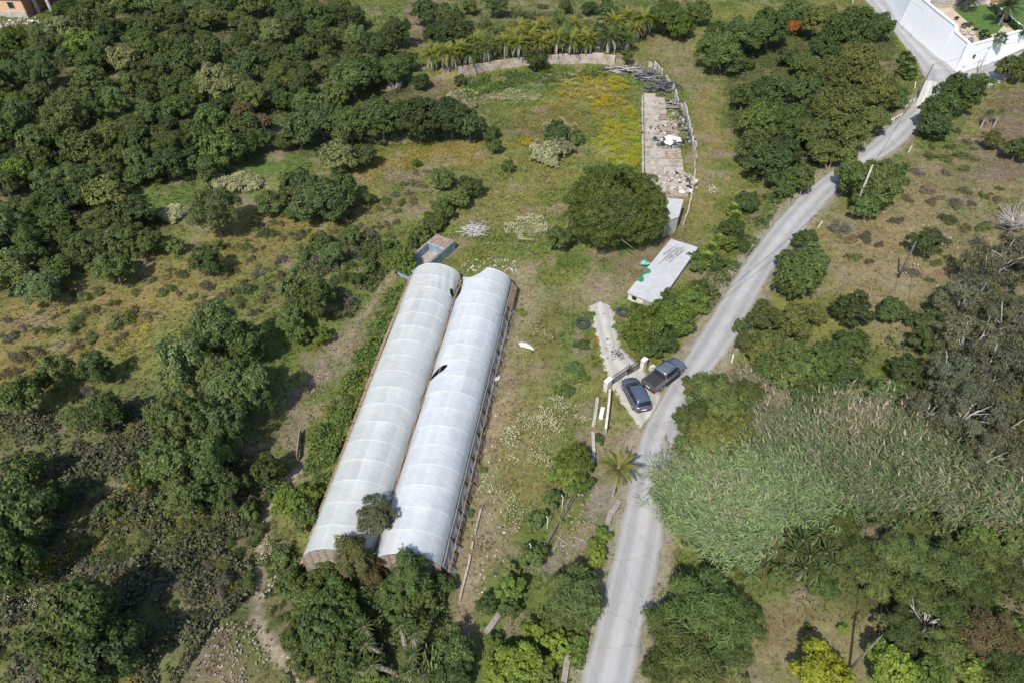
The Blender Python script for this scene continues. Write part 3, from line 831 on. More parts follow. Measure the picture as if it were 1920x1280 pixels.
tag(strip('driveway', gl(DL), gl(DR), M['gravel'], .05, 80, ragged=.6), 'pale gravel driveway behind the gate', kind='structure')
AL = [(1143, 716), (1152, 735), (1168, 758), (1184, 780), (1200, 803)]
AR = [(1205, 686), (1222, 712), (1236, 728), (1240, 742), (1232, 764)]
tag(strip('gate_apron', gl(AL), gl(AR), M['gravel'], .060, 40, ragged=.15), 'pale gravel pull-in between the gate and the road', kind='structure')
# ------------------------------------------------------------------ greenhouse
def mat_film(name, c1, c2):
    m, nt, b = new_mat(name)
    L = nt.links.new
    a = nt.nodes.new('ShaderNodeAttribute'); a.attribute_name = 'tint'
    tc = nt.nodes.new('ShaderNodeTexCoord')
    n = nt.nodes.new('ShaderNodeTexNoise'); n.inputs['Scale'].default_value = .6; n.inputs['Detail'].default_value = 6; n.inputs['Roughness'].default_value = .7
    L(tc.outputs['Object'], n.inputs['Vector'])
    s = nt.nodes.new('ShaderNodeMath'); s.operation = 'MULTIPLY_ADD'; s.inputs[1].default_value = .75
    L(n.outputs[0], s.inputs[0]); L(a.outputs['Fac'], s.inputs[2])
    r = nt.nodes.new('ShaderNodeValToRGB'); r.color_ramp.elements[0].color = (*c1, 1); r.color_ramp.elements[1].color = (*c2, 1)
    r.color_ramp.elements[0].position = .3; r.color_ramp.elements[1].position = .95
    L(s.outputs[0], r.inputs[0]); L(r.outputs[0], b.inputs['Base Color'])
    b.inputs['Roughness'].default_value = .42; b.inputs['Specular IOR Level'].default_value = .35
    t = nt.nodes.new('ShaderNodeBsdfTranslucent'); L(r.outputs[0], t.inputs['Color'])
    mx = nt.nodes.new('ShaderNodeMixShader'); mx.inputs[0].default_value = .12
    L(b.outputs[0], mx.inputs[1]); L(t.outputs[0], mx.inputs[2]); L(mx.outputs[0], nt.nodes['Material Output'].inputs[0])
    n2 = nt.nodes.new('ShaderNodeTexNoise'); n2.inputs['Scale'].default_value = 2.2; n2.inputs['Detail'].default_value = 3
    L(tc.outputs['Object'], n2.inputs['Vector'])
    bp = nt.nodes.new('ShaderNodeBump'); bp.inputs['Strength'].default_value = .45; bp.inputs['Distance'].default_value = .10
    L(n2.outputs[0], bp.inputs['Height']); L(bp.outputs[0], b.inputs['Normal'])
    return m
M['film_old'] = mat_film('aged_polythene', (.42, .435, .41), (.60, .615, .60))
M['film_new'] = mat_film('white_polythene', (.43, .45, .46), (.63, .65, .665))
M['film_dirty'] = mat_film('dirty_polythene', (.24, .22, .20), (.40, .38, .36))
M['film_seam'] = mat_noise('film_over_hoops', (.56, .58, .575), (.62, .64, .64), 3, .5)

EZ, RISE = 1.55, 1.75
A_, B_, C_, D_ = flat(565, 1046, EZ), flat(773, 513, EZ), flat(960, 529, EZ), flat(829, 1063, EZ)
GH = thing('greenhouse', 'long double span greenhouse tunnel under torn white plastic film', 'greenhouse', ((A_ + D_) / 2)[:2].tolist() + [0])
O = np.array(((A_ + D_) / 2)[:2].tolist() + [0.])
def ghp(s, q):                # s along, q across both spans 0..2
    f = q / 2
    return (A_ * (1 - s) + B_ * s) * (1 - f) + (D_ * (1 - s) + C_ * s) * f
def arch(t): return RISE * (max(0.0, 1 - abs(2 * t - 1) ** 2.15)) ** .62
def roof(s, span, t, lift=0.0):
    p = ghp(s, span + .015 + .97 * t) - O
    p[2] = EZ + arch(t) + lift
    return p
NB = 17
holes = [  # (span, s, t, rs, rt)
]
def to_st(u, v):              # where on the skin a bearing lands
    best = None
    for span in (0, 1):
        for s in np.linspace(0, 1, 240):
            for t in np.linspace(.0, 1, 60):
                p = roof(s, span, t) + O
                uu, vv = to_px(p[0], p[1], p[2])
                d = (uu - u) ** 2 + (vv - v) ** 2
                if best is None or d < best[0]: best = (d, span, s, t)
    return best[1:]
h_a = to_st(823, 694); h_b = to_st(861, 543); h_c = to_st(846, 549)
rg = np.random.default_rng(3)
for span in (0, 1):
    band = rg.uniform(-.10, .12, (NB, 6))
    colb = rg.uniform(-.08, .08, 6)
    for bi in range(NB):
        ns, ntt = (26, 60) if (bi in (NB - 1, NB - 2, NB - 3) or abs(bi - int(h_a[1] * NB)) < 2) else (8, 24)
        V, T = [], []
        for i in range(ns + 1):
            a = i / ns; s = (bi + a) / NB
            for j in range(ntt + 1):
                t = j / ntt
                sag = -.03 * math.sin(math.pi * a) ** .7 * math.sin(math.pi * t) - .012 * (1 - abs(math.sin(math.pi * t * 6))) * 0
                w = .02 * (fbm(np.array([s * 60 + span * 9]), np.array([t * 8]), 5, 2)[0] - .5)
                if bi >= NB - 2 and span == 0 and .45 < t < .98: w += .10 * math.sin(t * 46 + s * 30) * (t - .45) * min(1, (1 - s) * NB)   # gathered folds near the back end
                V.append(roof(s, span, t, sag + w))
                seam = (.10 if (j * 6) % ntt == 0 and 0 < j < ntt else 0) + (.06 if i in (0, ns) else 0)
                T.append(.25 + seam + colb[min(5, int(t * 6))] + band[bi, min(5, int(t * 6))])
        idx = np.arange((ns + 1) * (ntt + 1)).reshape(ns + 1, ntt + 1)
        F = np.stack([idx[:-1, :-1], idx[:-1, 1:], idx[1:, 1:], idx[1:, :-1]], -1).reshape(-1, 4)
        SS = (bi + (np.arange(ns) + .5) / ns) / NB; TT = (np.arange(ntt) + .5) / ntt
        sg, tg = np.meshgrid(SS, TT, indexing='ij')
        L_ = np.linalg.norm(B_ - A_); Wd = np.linalg.norm(D_ - A_) / 2
        keep = np.ones(sg.shape, bool)
        for (hs, hq, ht), (la, lb, ang) in ((h_a, (1.25, .34, .75)), (h_b, (1.9, .42, -.12)), (h_c, (.55, .22, .2))):
            pass
        for (sp, hs, ht), (la, lb, ang) in ((h_a, (1.05, .40, .95)), (h_b, (1.8, .42, -.05)), (h_c, (.5, .22, -.3))):
            if sp != span and not (sp == 0 and span == 1 and ht > .9): continue
            dx = (tg + span - (ht + sp)) * Wd * 1.15; dy = (sg - hs) * L_
            ex = dx * math.cos(ang) - dy * math.sin(ang); ey = dx * math.sin(ang) + dy * math.cos(ang)
            keep &= (ex / lb) ** 2 + (ey / la) ** 2 * (1 + .0 * ex) > 1 + .12 * np.sin(ey * 5)
        if span == 1 and bi == NB - 1:   # the back edge of the right span hangs in a curve
            keep &= sg < 1 - np.where(tg < .5, (1.5 * np.sin(np.pi * np.clip(tg / .5, 0, 1)) ** .8) / L_, 0)
        if span == 1:                    # ragged right hem
            keep &= tg < 1.01 - .02 * fbm(sg * 45, tg * 0, 8, 3)
        F = F[keep.ravel()]
        obj('film_panel', np_mesh('film_panel', np.array(V), F, M['film_old'] if span == 0 else M['film_new'], True, {'tint': ('FLOAT', 'POINT', np.array(T))}), GH)
    for i in range(NB + 1):
        s = i / NB
        if span == 1 and i == NB: pts = [roof(s, span, t, .02) for t in np.linspace(.5, 1, 9)]
        else: pts = [roof(s, span, t, .008) for t in np.linspace(0, 1, 17)]
        MB().tube([p - np.array([0, 0, .012]) for p in pts], .021, 5).build('hoop', M['film_seam'], GH, True)
    for t in (.17, .34, .5, .66, .83):
        b_ = MB()
        e = .97 if (span == 1 and t < .5) else 1
        b_.tube([roof(s, span, t, -.06 - .03 * (.5 - .5 * math.cos(s * NB * 2 * math.pi))) for s in np.linspace(0, e, NB * 3)], .013, 4)
        b_.build('purlin', M['film_seam'], GH, True)
# valley gutter between the spans, dirty and bent
b_ = MB(); pts = []
for s in np.linspace(-.002, .985, 60):
    p = ghp(s, 1.0) - O; p[2] = EZ + .02 + .05 * math.sin(s * 70); p[0] += .07 * math.sin(s * 41); pts.append(p)
b_.tube(pts, .09, 5); b_.build('gutter', M['wood'], GH)
for k, (s0, s1, w) in enumerate(((.925, .985, .16), (.93, .972, -.1), (.68, .70, .12))):
    MB().tube([ghp(s0, 1 + w) - O + [0, 0, .25], ghp((s0 + s1) / 2, 1) - O + [0, 0, .5], ghp(s1, 1 - w * .6) - O + [0, 0, .42]], .045, 5).build('broken_batten', M['wood'], GH)
# posts
for q in (0, 1, 2):
    for s in np.linspace(.01, .99, 9):
        p = ghp(s, q * (.985) + .015) - O
        z0 = float(terrain(p[0] + O[0], p[1] + O[1]))
        MB().box((p[0], p[1], (EZ + z0) / 2 - .1), (.09, .09, EZ - z0 + .1)).build('post', M['wood'], GH)
# front end: upright boards following the arches
rg2 = random.Random(4)
dirA = (D_ - A_) / np.linalg.norm(D_ - A_); dirB = (B_ - A_) / np.linalg.norm(B_ - A_)
def board(p, width, z0, z1, d, out, thick=.03, lean=0.0, z1b=None, mat='wood'):
    """one board standing at p, running width along d, top height z1..z1b"""
    o2 = out * thick; b = MB()
    z1b = z1 if z1b is None else z1b
    w = d * width
    lo = out * lean
    b0 = [p + lo + [0, 0, z0], p + lo + w + [0, 0, z0], p + lo + w + o2 + [0, 0, z0], p + lo + o2 + [0, 0, z0]]
    t0 = [p + [0, 0, z1], p + w + [0, 0, z1b], p + w + o2 + [0, 0, z1b], p + o2 + [0, 0, z1]]
    return b.hexa(b0[::-1] if np.cross(d[:2], out[:2]) < 0 else b0, t0[::-1] if np.cross(d[:2], out[:2]) < 0 else t0).build('board', M[mat], GH)
for span in (0, 1):
    nb = 24
    for i in range(nb):
        t0, t1 = (i + .04) / nb, (i + .96) / nb
        p = ghp(0, span + .015 + .97 * t0) - O; p[2] = 0; q = ghp(0, span + .015 + .97 * t1) - O; q[2] = 0
        zg = float(terrain(p[0] + O[0], p[1] + O[1])) - .1
        p = p - dirB * rg2.uniform(.03, .06)
        board(p, np.linalg.norm(q - p), zg, EZ + arch(t0) - .06, dirA * [1, 1, 0], -dirB * [1, 1, 0], .025, 0, EZ + arch(t1) - .06, mat='wood_grey' if i % 3 else 'wood')
# left flank: long weathered planks, in lengths
Lside = -dirA * [1, 1, 0]
for i in range(18):
    s0, s1 = (i + .02) / 18, (i + .98) / 18
    p = ghp(s0, .0) - O; q = ghp(s1, .0) - O; p[2] = q[2] = 0
    for lev in range(2):
        off = .22 + .06 * lev + rg2.uniform(0, .04)
        zz = .1 + lev * .55
        zg = float(terrain(p[0] + O[0], p[1] + O[1]))
        board(p + Lside * off, np.linalg.norm(q - p) , zg + zz, zg + zz + .5, dirB * [1, 1, 0], Lside, .04, .12)
    # top sill seen from above
    b_ = MB(); zt = float(terrain(p[0] + O[0], p[1] + O[1])) + 1.22
    b_.hexa([p + Lside * .05 + [0, 0, zt], q + Lside * .05 + [0, 0, zt], q + Lside * .36 + [0, 0, zt - .05], p + Lside * .36 + [0, 0, zt - .05]][::-1], [p + Lside * .05 + [0, 0, zt + .04], q + Lside * .05 + [0, 0, zt + .04], q + Lside * .36 + [0, 0, zt - .01], p + Lside * .36 + [0, 0, zt - .01]][::-1])
    b_.build('sill', M['wood'], GH)
# right flank: sagging dirty side film above leaning boards
Rside = dirA * [1, 1, 0]
for i in range(52):
    s0 = (i + .05) / 52
    if i in (21, 30, 31, 43): continue
    p = ghp(s0, 2.0) - O; p[2] = 0
    zg = float(terrain(p[0] + O[0], p[1] + O[1])) - .05
    board(p + Rside * (.32 + rg2.uniform(0, .08)), np.linalg.norm(B_ - A_) / 52 * rg2.uniform(.7, .92), zg, rg2.uniform(.72, 1.0), dirB * [1, 1, 0], Rside, .03, rg2.uniform(.35, .7), mat='wood_grey' if rg2.random() < .5 else 'wood')
for i in range(13):
    s0, s1 = i / 13 + .002, (i + 1) / 13 - .002
    if i in (12,): continue
    V, T = [], []
    for a in np.linspace(0, 1, 13):
        for c in np.linspace(0, 1, 6):
            s = s0 + (s1 - s0) * a
            p = ghp(s, 1.985) - O; hem = .62 + .5 * fbm(np.array([s * 24.]), np.array([.5]), 12, 3)[0]
            if i in (5, 6): hem *= 1.15
            z = EZ - .03 - c * hem * 1.0; p = p + Rside * (.04 + .42 * c ** .8 + .06 * math.sin(a * 14 + c * 3) * c)
            p[2] = z; V.append(p); T.append(.2 + .2 * math.sin(a * 3))
    idx = np.arange(78).reshape(13, 6)
    F = np.stack([idx[:-1, :-1], idx[:-1, 1:], idx[1:, 1:], idx[1:, :-1]], -1).reshape(-1, 4)
    obj('side_film', np_mesh('side_film', np.array(V), F, M['film_dirty'], True, {'tint': ('FLOAT', 'POINT', np.array(T))}), GH)
for z, off in ((EZ, .05), (.95, .5)):
    MB().tube([ghp(s, 2.0) - O + Rside * (off + .02 * math.sin(s * 60)) + [0, 0, z - EZ] for s in np.linspace(0, 1, 30)], .035, 5).build('side_rail', M['wood_grey'], GH)
# bare timber panel where the film is gone at the back right
for i in range(9):
    s0 = .885 + i * .0125
    p = ghp(s0, 2.0) - O + Rside * .08; 
    b_ = MB(); q = p + dirB * .42 * [1, 1, 0]
    b_.hexa([q + [0, 0, -.02], p + [0, 0, -.02], p + Rside * .55 + [0, 0, -.62], q + Rside * .55 + [0, 0, -.62]], [q + [0, 0, .02], p + [0, 0, .02], p + Rside * .55 + [0, 0, -.58], q + Rside * .55 + [0, 0, -.58]])
    b_.build('board', M['wood'], GH)
b_ = MB().tube([ghp(1.0, 1.52) - O + [0, 0, 1.0], ghp(1.0, 1.99) - O + [0, 0, -.05]], .05, 5).build('end_rail', M['wood'], GH)

# ------------------------------------------------------------------ water tank
def quad_at(pxs, z): return [flat(u, v, z) for u, v in pxs]
TZ = 1.3
bl, br, fl = flat(818, 439, TZ), flat(853, 452, TZ), flat(762, 501, TZ)
ux = (br - bl); wx = np.linalg.norm(ux); ux = ux / wx
uy = (fl - bl); ly = np.linalg.norm(uy) + .2; uy = uy - ux * (uy @ ux); uy /= np.linalg.norm(uy)
TK = thing('water_tank', 'ruined open water tank with flaking blue walls behind the greenhouse', 'tank', (bl[0], bl[1], 0))
def tkp(a, b, z): return ux * a + uy * b + np.array([0, 0, z])
def tbox(name, a0, a1, b0, b1, z0, z1, mat):
    b = MB(); b.hexa([tkp(a0, b1, z0), tkp(a1, b1, z0), tkp(a1, b0, z0), tkp(a0, b0, z0)], [tkp(a0, b1, z1), tkp(a1, b1, z1), tkp(a1, b0, z1), tkp(a0, b0, z1)])
    return b.build(name, M[mat], TK)
th = .32
tbox('wall', 0, th, 2.1, ly, -.3, TZ, 'blue_paint'); tbox('wall', wx - th, wx, 0, ly, -.3, TZ, 'blue_paint')
tbox('wall', 0, wx - th - .003, 0, 1.95, -.3, TZ - .02, 'concrete'); tbox('wall', th + .003, wx - th - .003, ly - th, ly, -.3, TZ, 'blue_paint')
tbox('wall_lining', th, wx - th - .003, 1.953, 2.05, -.2, TZ - .05, 'blue_paint')
tbox('wall_lining', -.0, th, 1.953, 2.097, -.2, TZ - .03, 'blue_paint')
tbox('coping', .02, th - .02, 2.1, ly, TZ, TZ + .05, 'brick_red'); tbox('coping', wx - th + .02, wx - .02, .0, ly, TZ, TZ + .05, 'brick_red')
for i in range(4):
    for j in range(2): tbox('ledge_slab', .06 + i * (wx - th - .1) / 4, (i + .96) * (wx - th - .1) / 4 + .06, .06 + j * .93, .93 + j * .93, TZ - .02, TZ + .05 + .02 * ((i + j) % 2), 'brick_red')
tbox('floor', th, wx - th, 2.05, ly - th, -.3, .25, 'silt')
tbox('spill_basin', -.4, .0 - .01, ly - .6, ly - .05, -.2, .8, 'blue_paint')

# ------------------------------------------------------------------ curved retaining wall (short lengths of concrete)
RW = thing('retaining_wall', 'curved stained concrete retaining wall below the palm row', 'wall', (*WALLC[0], 0))
wl = resample(WALLC, 15)
tops = [1.25 + .12 * math.sin(i * 2.1) for i in range(15)]
for i in range(14):
    if i == 6 or i == 7: pass
    p, q = wl[i], wl[i + 1]
    d = (q - p) / np.linalg.norm(q - p); nn = np.array([-d[1], d[0]])
    q = q - d * .015
    zp, zq = float(terrain(*p)) * 0 - .3, -.3
    h = 1.75 + .08 * math.sin(i * 1.7) + (.15 if i % 3 == 0 else 0)
    b = MB(); o3 = np.array([*WALLC[0], 0])
    P3 = lambda a, z: np.array([a[0], a[1], z]) - o3
    b.hexa([P3(p, -.3), P3(q, -.3), P3(q + nn * .3, -.3), P3(p + nn * .3, -.3)], [P3(p, h), P3(q, h), P3(q + nn * .3, h), P3(p + nn * .3, h)])
    b.build('wall_panel', M['concrete_pink'], RW)

# ------------------------------------------------------------------ ruined stall floors
sl0, sl1 = ground(1203, 181)[:2], ground(1204, 372)[:2]
sr0, sr1 = ground(1262, 184)[:2], ground(1292, 372)[:2]
ST = thing('stall_floor', 'row of ruined stall floors, pale cracked slabs with low divider walls', 'ruin', (*sl0, 0))
o3 = np.array([*sl0, 0])
NS = 15
def stp(a, b, z): 
    p = (sl0 * (1 - a) + sl1 * a) * (1 - b) + (sr0 * (1 - a) + sr1 * a) * b
    return np.array([p[0], p[1], z + float(terrain(p[0], p[1])) * .6]) - o3
rg3 = random.Random(9)
def stb(name, a0, a1, b0, b1, z0, z1, mat):
    b = MB(); b.hexa([stp(a1, b0, z0), stp(a1, b1, z0), stp(a0, b1, z0), stp(a0, b0, z0)], [stp(a1, b0, z1), stp(a1, b1, z1), stp(a0, b1, z1), stp(a0, b0, z1)])
    return b.build(name, M[mat], ST)
for i in range(NS):
    a0, a1 = (i + .13) / NS, (i + .97) / NS
    z = .22 + rg3.uniform(-.03, .05)
    split = rg3.uniform(.44, .56)
    stb('floor_slab', a0, a1, .07, split, -.4, z, 'slab')
    stb('floor_slab', a0, a1, split + .008, .97 if i > 3 else .72, -.4, z + rg3.uniform(-.06, .02), 'dirt_slab' if rg3.random() < .75 else 'slab')
    stb('divider_wall', (i - .0) / NS, (i + .10) / NS, .07, split + rg3.uniform(-.06, .3), -.4, z + rg3.uniform(.22, .6), 'concrete')
    if rg3.random() < .75: stb('divider_wall', (i + .0) / NS, (i + .09) / NS, .87, .97, -.4, z + rg3.uniform(.1, .4), 'concrete')
for i in range(24):
    stb('kerb_stone', (i + .05) / 24, (i + .95) / 24, .0 + rg3.uniform(-.008, .008), .04 + rg3.uniform(-.006, .006), -.4, .38 + rg3.uniform(-.12, .1), 'concrete')

def rubble(name, label, cat, mats, n, spread, size, px, seed, zbase=.2, flatness=.45, rise=.3):
    rr = random.Random(seed); g = ground(*px)
    t = thing(name, label, cat, (g[0], g[1], g[2]))
    for i in range(n):
        a, r = rr.uniform(0, 6.283), math.sqrt(rr.random())
        x, y = r * spread[0] * math.cos(a), r * spread[1] * math.sin(a)
        s = size * rr.uniform(.4, 1.3)
        b = MB(); sx, sy, sz = s * rr.uniform(.6, 1.2), s * rr.uniform(.5, 1), s * flatness * rr.uniform(.5, 1.3)
        c = lambda q: tuple(v * rr.uniform(.65, 1.1) for v in q)
        b.hexa([c((-sx / 2, -sy / 2, -sz / 2)), c((sx / 2, -sy / 2, -sz / 2)), c((sx / 2, sy / 2, -sz / 2)), c((-sx / 2, sy / 2, -sz / 2))], [c((-sx / 2, -sy / 2, sz / 2)), c((sx / 2, -sy / 2, sz / 2)), c((sx / 2, sy / 2, sz / 2)), c((-sx / 2, sy / 2, sz / 2))])
        b.build('chunk', M[rr.choice(mats)], t, False, (x, y, zbase + sz * .4 + rise * max(0, 1 - r) * rr.random()), (rr.uniform(-.35, .35), rr.uniform(-.35, .35), rr.uniform(0, 6.28)))
    return t
rubble('rubble_heap', 'heap of broken white slabs and dark waste on the last stall floors', 'rubble', ['old_white', 'concrete', 'silt', 'bag', 'stone', 'concrete', 'slab'], 150, (3.1, 2.9), .55, (1266, 346), 5, .25)
rubble('waste_bags', 'black rubbish bags and burnt waste round the white tarpaulin', 'waste', ['bag', 'bag', 'scrap'], 34, (2.6, 1.5), .6, (1254, 272), 6, .3, .7)
rubble('waste_bags', 'dark waste strewn on the right edge of the stall floors', 'waste', ['scrap', 'bag', 'wood_grey'], 80, (.9, 5.5), .5, (1286, 245), 7, .25, .6)
rubble('scattered_stones', 'small pale rubble scattered over the upper stall floors', 'rubble', ['old_white', 'stone', 'bag', 'dirt_slab', 'brick_red'], 240, (3.3, 7.0), .27, (1240, 250), 8, .28, .6, .0)
rubble('scattered_stones', 'white stones spilled on the ground behind the greenhouse', 'rubble', ['old_white', 'stone', 'concrete'], 90, (3.6, 1.6), .24, (920, 500), 9, .02, .6, .1)
rubble('scattered_stones', 'loose stones in the dirt gully beside the greenhouse', 'rubble', ['rock', 'rock', 'stone'], 90, (1.4, 5.5), .16, (610, 700), 10, .02, .7, .0)
rubble('scattered_stones', 'clods and stones on the bare earth patch', 'rubble', ['rock', 'rock', 'silt'], 260, (2.9, 2.3), .15, (430, 1225), 11, .0, .7, .0)
rubble('scattered_stones', 'pale stones along the bare strip right of the greenhouse', 'rubble', ['old_white', 'rock', 'stone'], 90, (1.2, 9.5), .17, (935, 800), 12, .02, .6, .0)
rubble('scattered_stones', 'pale stones at the lower end of the greenhouse strip', 'rubble', ['old_white', 'rock', 'stone'], 60, (1.6, 3.5), .15, (915, 1040), 13, .02, .6, .0)
rubble('scattered_stones', 'stones beside the bend of the dirt footpath', 'rubble', ['rock', 'stone'], 50, (1.1, 2.6), .24, (505, 1135), 14, .0, .7, .0)
rubble('scattered_stones', 'stones strewn on the straw slope right of the road', 'rubble', ['rock', 'stone', 'old_white'], 60, (9, 8), .22, (1780, 480), 15, .0, .6, .0)
rubble('scattered_stones', 'pale chips lying on the grassy track beside the stalls', 'rubble', ['old_white', 'stone'], 50, (.7, 1.2), .2, (1335, 355), 16, .0, .4, .0)
rubble('scattered_stones', 'grey clods on the earth plot left of the lower road', 'rubble', ['rock', 'wood_grey'], 80, (2.2, 3.0), .2, (1110, 960), 17, .0, .6, .0)

def cloth(name, label, cat, px, w, d, h, mat, seed, z=.3, rz=0.0):
    rr = np.random.default_rng(seed); n = 22; g = ground(*px)
    xs, ys = np.meshgrid(np.linspace(-1, 1, n), np.linspace(-1, 1, n))
    r = 1 + 1.3 * (fbm(np.cos(np.arctan2(ys, xs)) * 2.2 + 9, np.sin(np.arctan2(ys, xs)) * 2.2 + seed, seed, 4) - .5)
    X = xs * w / 2 * r; Y = ys * d / 2 * r
    Z = h * (fbm(xs * 3 + 7, ys * 3 + 7, seed, 4)) * np.clip(1.25 - np.hypot(xs, ys) * .8, .08, 1)
    V = np.stack([X.ravel(), Y.ravel(), Z.ravel()], 1); i = np.arange(n * n).reshape(n, n)
    F = np.stack([i[:-1, :-1], i[:-1, 1:], i[1:, 1:], i[1:, :-1]], -1).reshape(-1, 4)
    c = np.hypot(xs, ys)[:-1, :-1].ravel() < 1.12
    o = obj(name, np_mesh(name, V, F[c], M[mat], False), None, (g[0], g[1], g[2] + z), (0, 0, rz))
    return tag(o, label, cat)
cloth('tarpaulin', 'crumpled bright white tarpaulin dumped on the stall floors', 'tarpaulin', (1257, 268), 3.0, 2.0, 1.1, 'tarp', 3, .35, .5)
cloth('plastic_sheet', 'torn pale plastic sheet lying in the grass right of the greenhouse', 'plastic sheet', (986, 650), 1.7, .6, .35, 'tarp', 5, .12, -.5)
cloth('plastic_sheet', 'scrap of white film snagged at the greenhouse side', 'plastic sheet', (932, 712), .7, .4, .3, 'tarp', 6, .15, .7)

def stick_pile(name, label, cat, px, n, w, d, hh, length, r, mats, seed, rz=0.0, part='branch', bend=.12):
    rr = random.Random(seed); g = ground(*px)
    t = thing(name, label, cat, (g[0], g[1], g[2]), rz)
    protos = []
    for k in range(6):
        b = MB(); L = length * rr.uniform(.6, 1.15); pts = [(-L / 2 + L * i / 4, rr.uniform(-bend, bend), rr.uniform(-bend, bend) * .5) for i in range(5)]
        b.tube(pts, [r * rr.uniform(.7, 1.2)] * 2 + [r] + [r * .8, r * .5], 5); protos.append([b.mesh(part, M[q]) for q in mats])
    for i in range(n):
        x, y = rr.gauss(0, .45) * w / 2, rr.gauss(0, .45) * d / 2
        z = r + hh * rr.random() * max(.05, 1 - math.hypot(x / (w / 2), y / (d / 2)) * .7)
        obj(part, rr.choice(rr.choice(protos)), t, (x, y, z), (0, rr.uniform(-.22, .22), rr.choice([.2, .35, 1.2, 2.6, 2.9]) + rr.gauss(0, .4)))
    return t
stick_pile('branch_pile', 'pile of bleached grey cut branches near the water tank', 'branch pile', (892, 434), 75, 3.0, 2.2, .7, 1.9, .065, ['bark_dead', 'bark_dead', 'bark_pale'], 3)
stick_pile('scrap_pile', 'heap of dark poles and planks at the end of the curved wall', 'scrap pile', (1178, 136), 75, 7.0, 2.6, 1.3, 2.8, .10, ['scrap', 'scrap', 'wood_grey', 'bark_dead'], 4, -.15, 'pole', .03)
stick_pile('scrap_pile', 'dark scrap heaped where the curved line of slabs begins', 'scrap pile', (1212, 146), 80, 5.0, 4.5, 1.0, 1.6, .12, ['scrap', 'bag', 'scrap', 'wood_grey'], 5, -.5, 'pole', .06)
stick_pile('scrap_pile', 'black scrap strewn down the slope above the top stall', 'scrap pile', (1240, 168), 90, 4.5, 6.0, .9, 1.3, .13, ['scrap', 'bag', 'bag', 'scrap'], 15, -.9, 'pole', .06)
stick_pile('scrap_pile', 'dark scrap against the upright slabs beside the top stall floors', 'scrap pile', (1262, 200), 60, 2.2, 5.0, .7, 1.1, .11, ['scrap', 'bag', 'wood_grey'], 16, -.2, 'pole', .06)
stick_pile('branch_pile', 'loose dry canes lying on the bare plot by the road', 'branch pile', (1060, 1020), 9, 3.6, 1.2, .08, 2.0, .03, ['bark_dead', 'bark_pale'], 6, .3)
stick_pile('branch_pile', 'scatter of charred twigs beside the driveway', 'branch pile', (1160, 665), 40, 1.8, 1.8, .15, .7, .02, ['scrap', 'bag', 'bark'], 8, .3)
rubble('burnt_patch', 'patch of black charcoal on the gravel driveway edge', 'waste', ['bag', 'scrap'], 60, (1.0, 1.5), .12, (1152, 662), 18, .07, .4, .0)

# curved low wall right of the stalls
CW = [(1216, 125), (1232, 132), (1245, 145), (1256, 160), (1264, 180), (1272, 195), (1284, 214), (1291, 235), (1296, 262), (1303, 290), (1304, 320), (1302, 350), (1294, 380), (1288, 405), (1281, 425)]
cwl = resample(gl(CW), 40)
LW = thing('boundary_wall', 'broken curved line of upright pale slabs right of the stalls', 'wall', (cwl[0][0], cwl[0][1], 0))
for i in range(39):
    if i in (4, 7, 9, 12, 21, 27): continue
    p, q = cwl[i], cwl[i + 1]; d = (q - p) / np.linalg.norm(q - p); nn = np.array([-d[1], d[0]])
    q = p + (q - p) * (rg3.uniform(.45, .7) if i < 10 else .97)
    zg = float(terrain(*p)); h = (rg3.uniform(.7, 1.5) if i < 14 else 1.35 + rg3.uniform(-.25, .2) if i < 24 else rg3.uniform(.3, .65))
    h2 = h * rg3.uniform(.75, 1.05); tl = rg3.uniform(-.1, .2)
    o3 = np.array([*cwl[0], 0]); P3 = lambda a, z: np.array([a[0], a[1], z]) - o3
    b = MB(); b.hexa([P3(p, zg - .3), P3(q, zg - .3), P3(q - nn * .2, zg - .3), P3(p - nn * .2, zg - .3)][::-1], [P3(p + nn * tl, zg + h), P3(q + nn * tl, zg + h2), P3(q - nn * .2 + nn * tl, zg + h2), P3(p - nn * .2 + nn * tl, zg + h)][::-1])
    b.build('wall_slab', M['concrete'] if i < 24 else M['slab'], LW)

# ------------------------------------------------------------------ flat roofed building and small shed
def hut(name, label, cat, pxs, zs, wall, roofm, over=.12, thick=.16):
    P = [flat(u, v, z) for (u, v), z in zip(pxs, zs)]       # back-left, back-right, front-right, front-left
    c = sum(P) / 4; t = thing(name, label, cat, (c[0], c[1], 0))
    o3 = np.array([c[0], c[1], 0]); R = [p - o3 for p in P]
    ins = [r * [1, 1, 0] * (1 - over / np.linalg.norm(r[:2])) for r in R]
    zb = -.3
    for i, nm in enumerate(('wall', 'wall', 'wall', 'wall')):
        a, b_ = ins[i], ins[(i + 1) % 4]
        d = (b_ - a) / np.linalg.norm(b_ - a); inn = np.array([d[1], -d[0], 0]) * .2
        b_ = b_ - d * .203
        bo = [a + [0, 0, zb], b_ + [0, 0, zb], b_ + inn + [0, 0, zb], a + inn + [0, 0, zb]]
        to = [a + [0, 0, R[i][2] - thick - .004], b_ + [0, 0, R[(i + 1) % 4][2] - thick - .004], b_ + inn + [0, 0, R[(i + 1) % 4][2] - thick - .004], a + inn + [0, 0, R[i][2] - thick - .004]]
        MB().hexa(bo[::-1], to[::-1]).build('wall', M[wall], t)
    MB().hexa([R[3] - [0, 0, thick], R[2] - [0, 0, thick], R[1] - [0, 0, thick], R[0] - [0, 0, thick]], [R[3], R[2], R[1], R[0]]).build('roof', M[roofm], t)
    return t, R, o3
FB, R, o3 = hut('flat_building', 'low whitewashed building with grey stained flat roof', 'building', [(1258, 448), (1309, 464), (1234, 571), (1176, 548)], [1.3] * 4, 'old_white', 'roof_conc', .3)
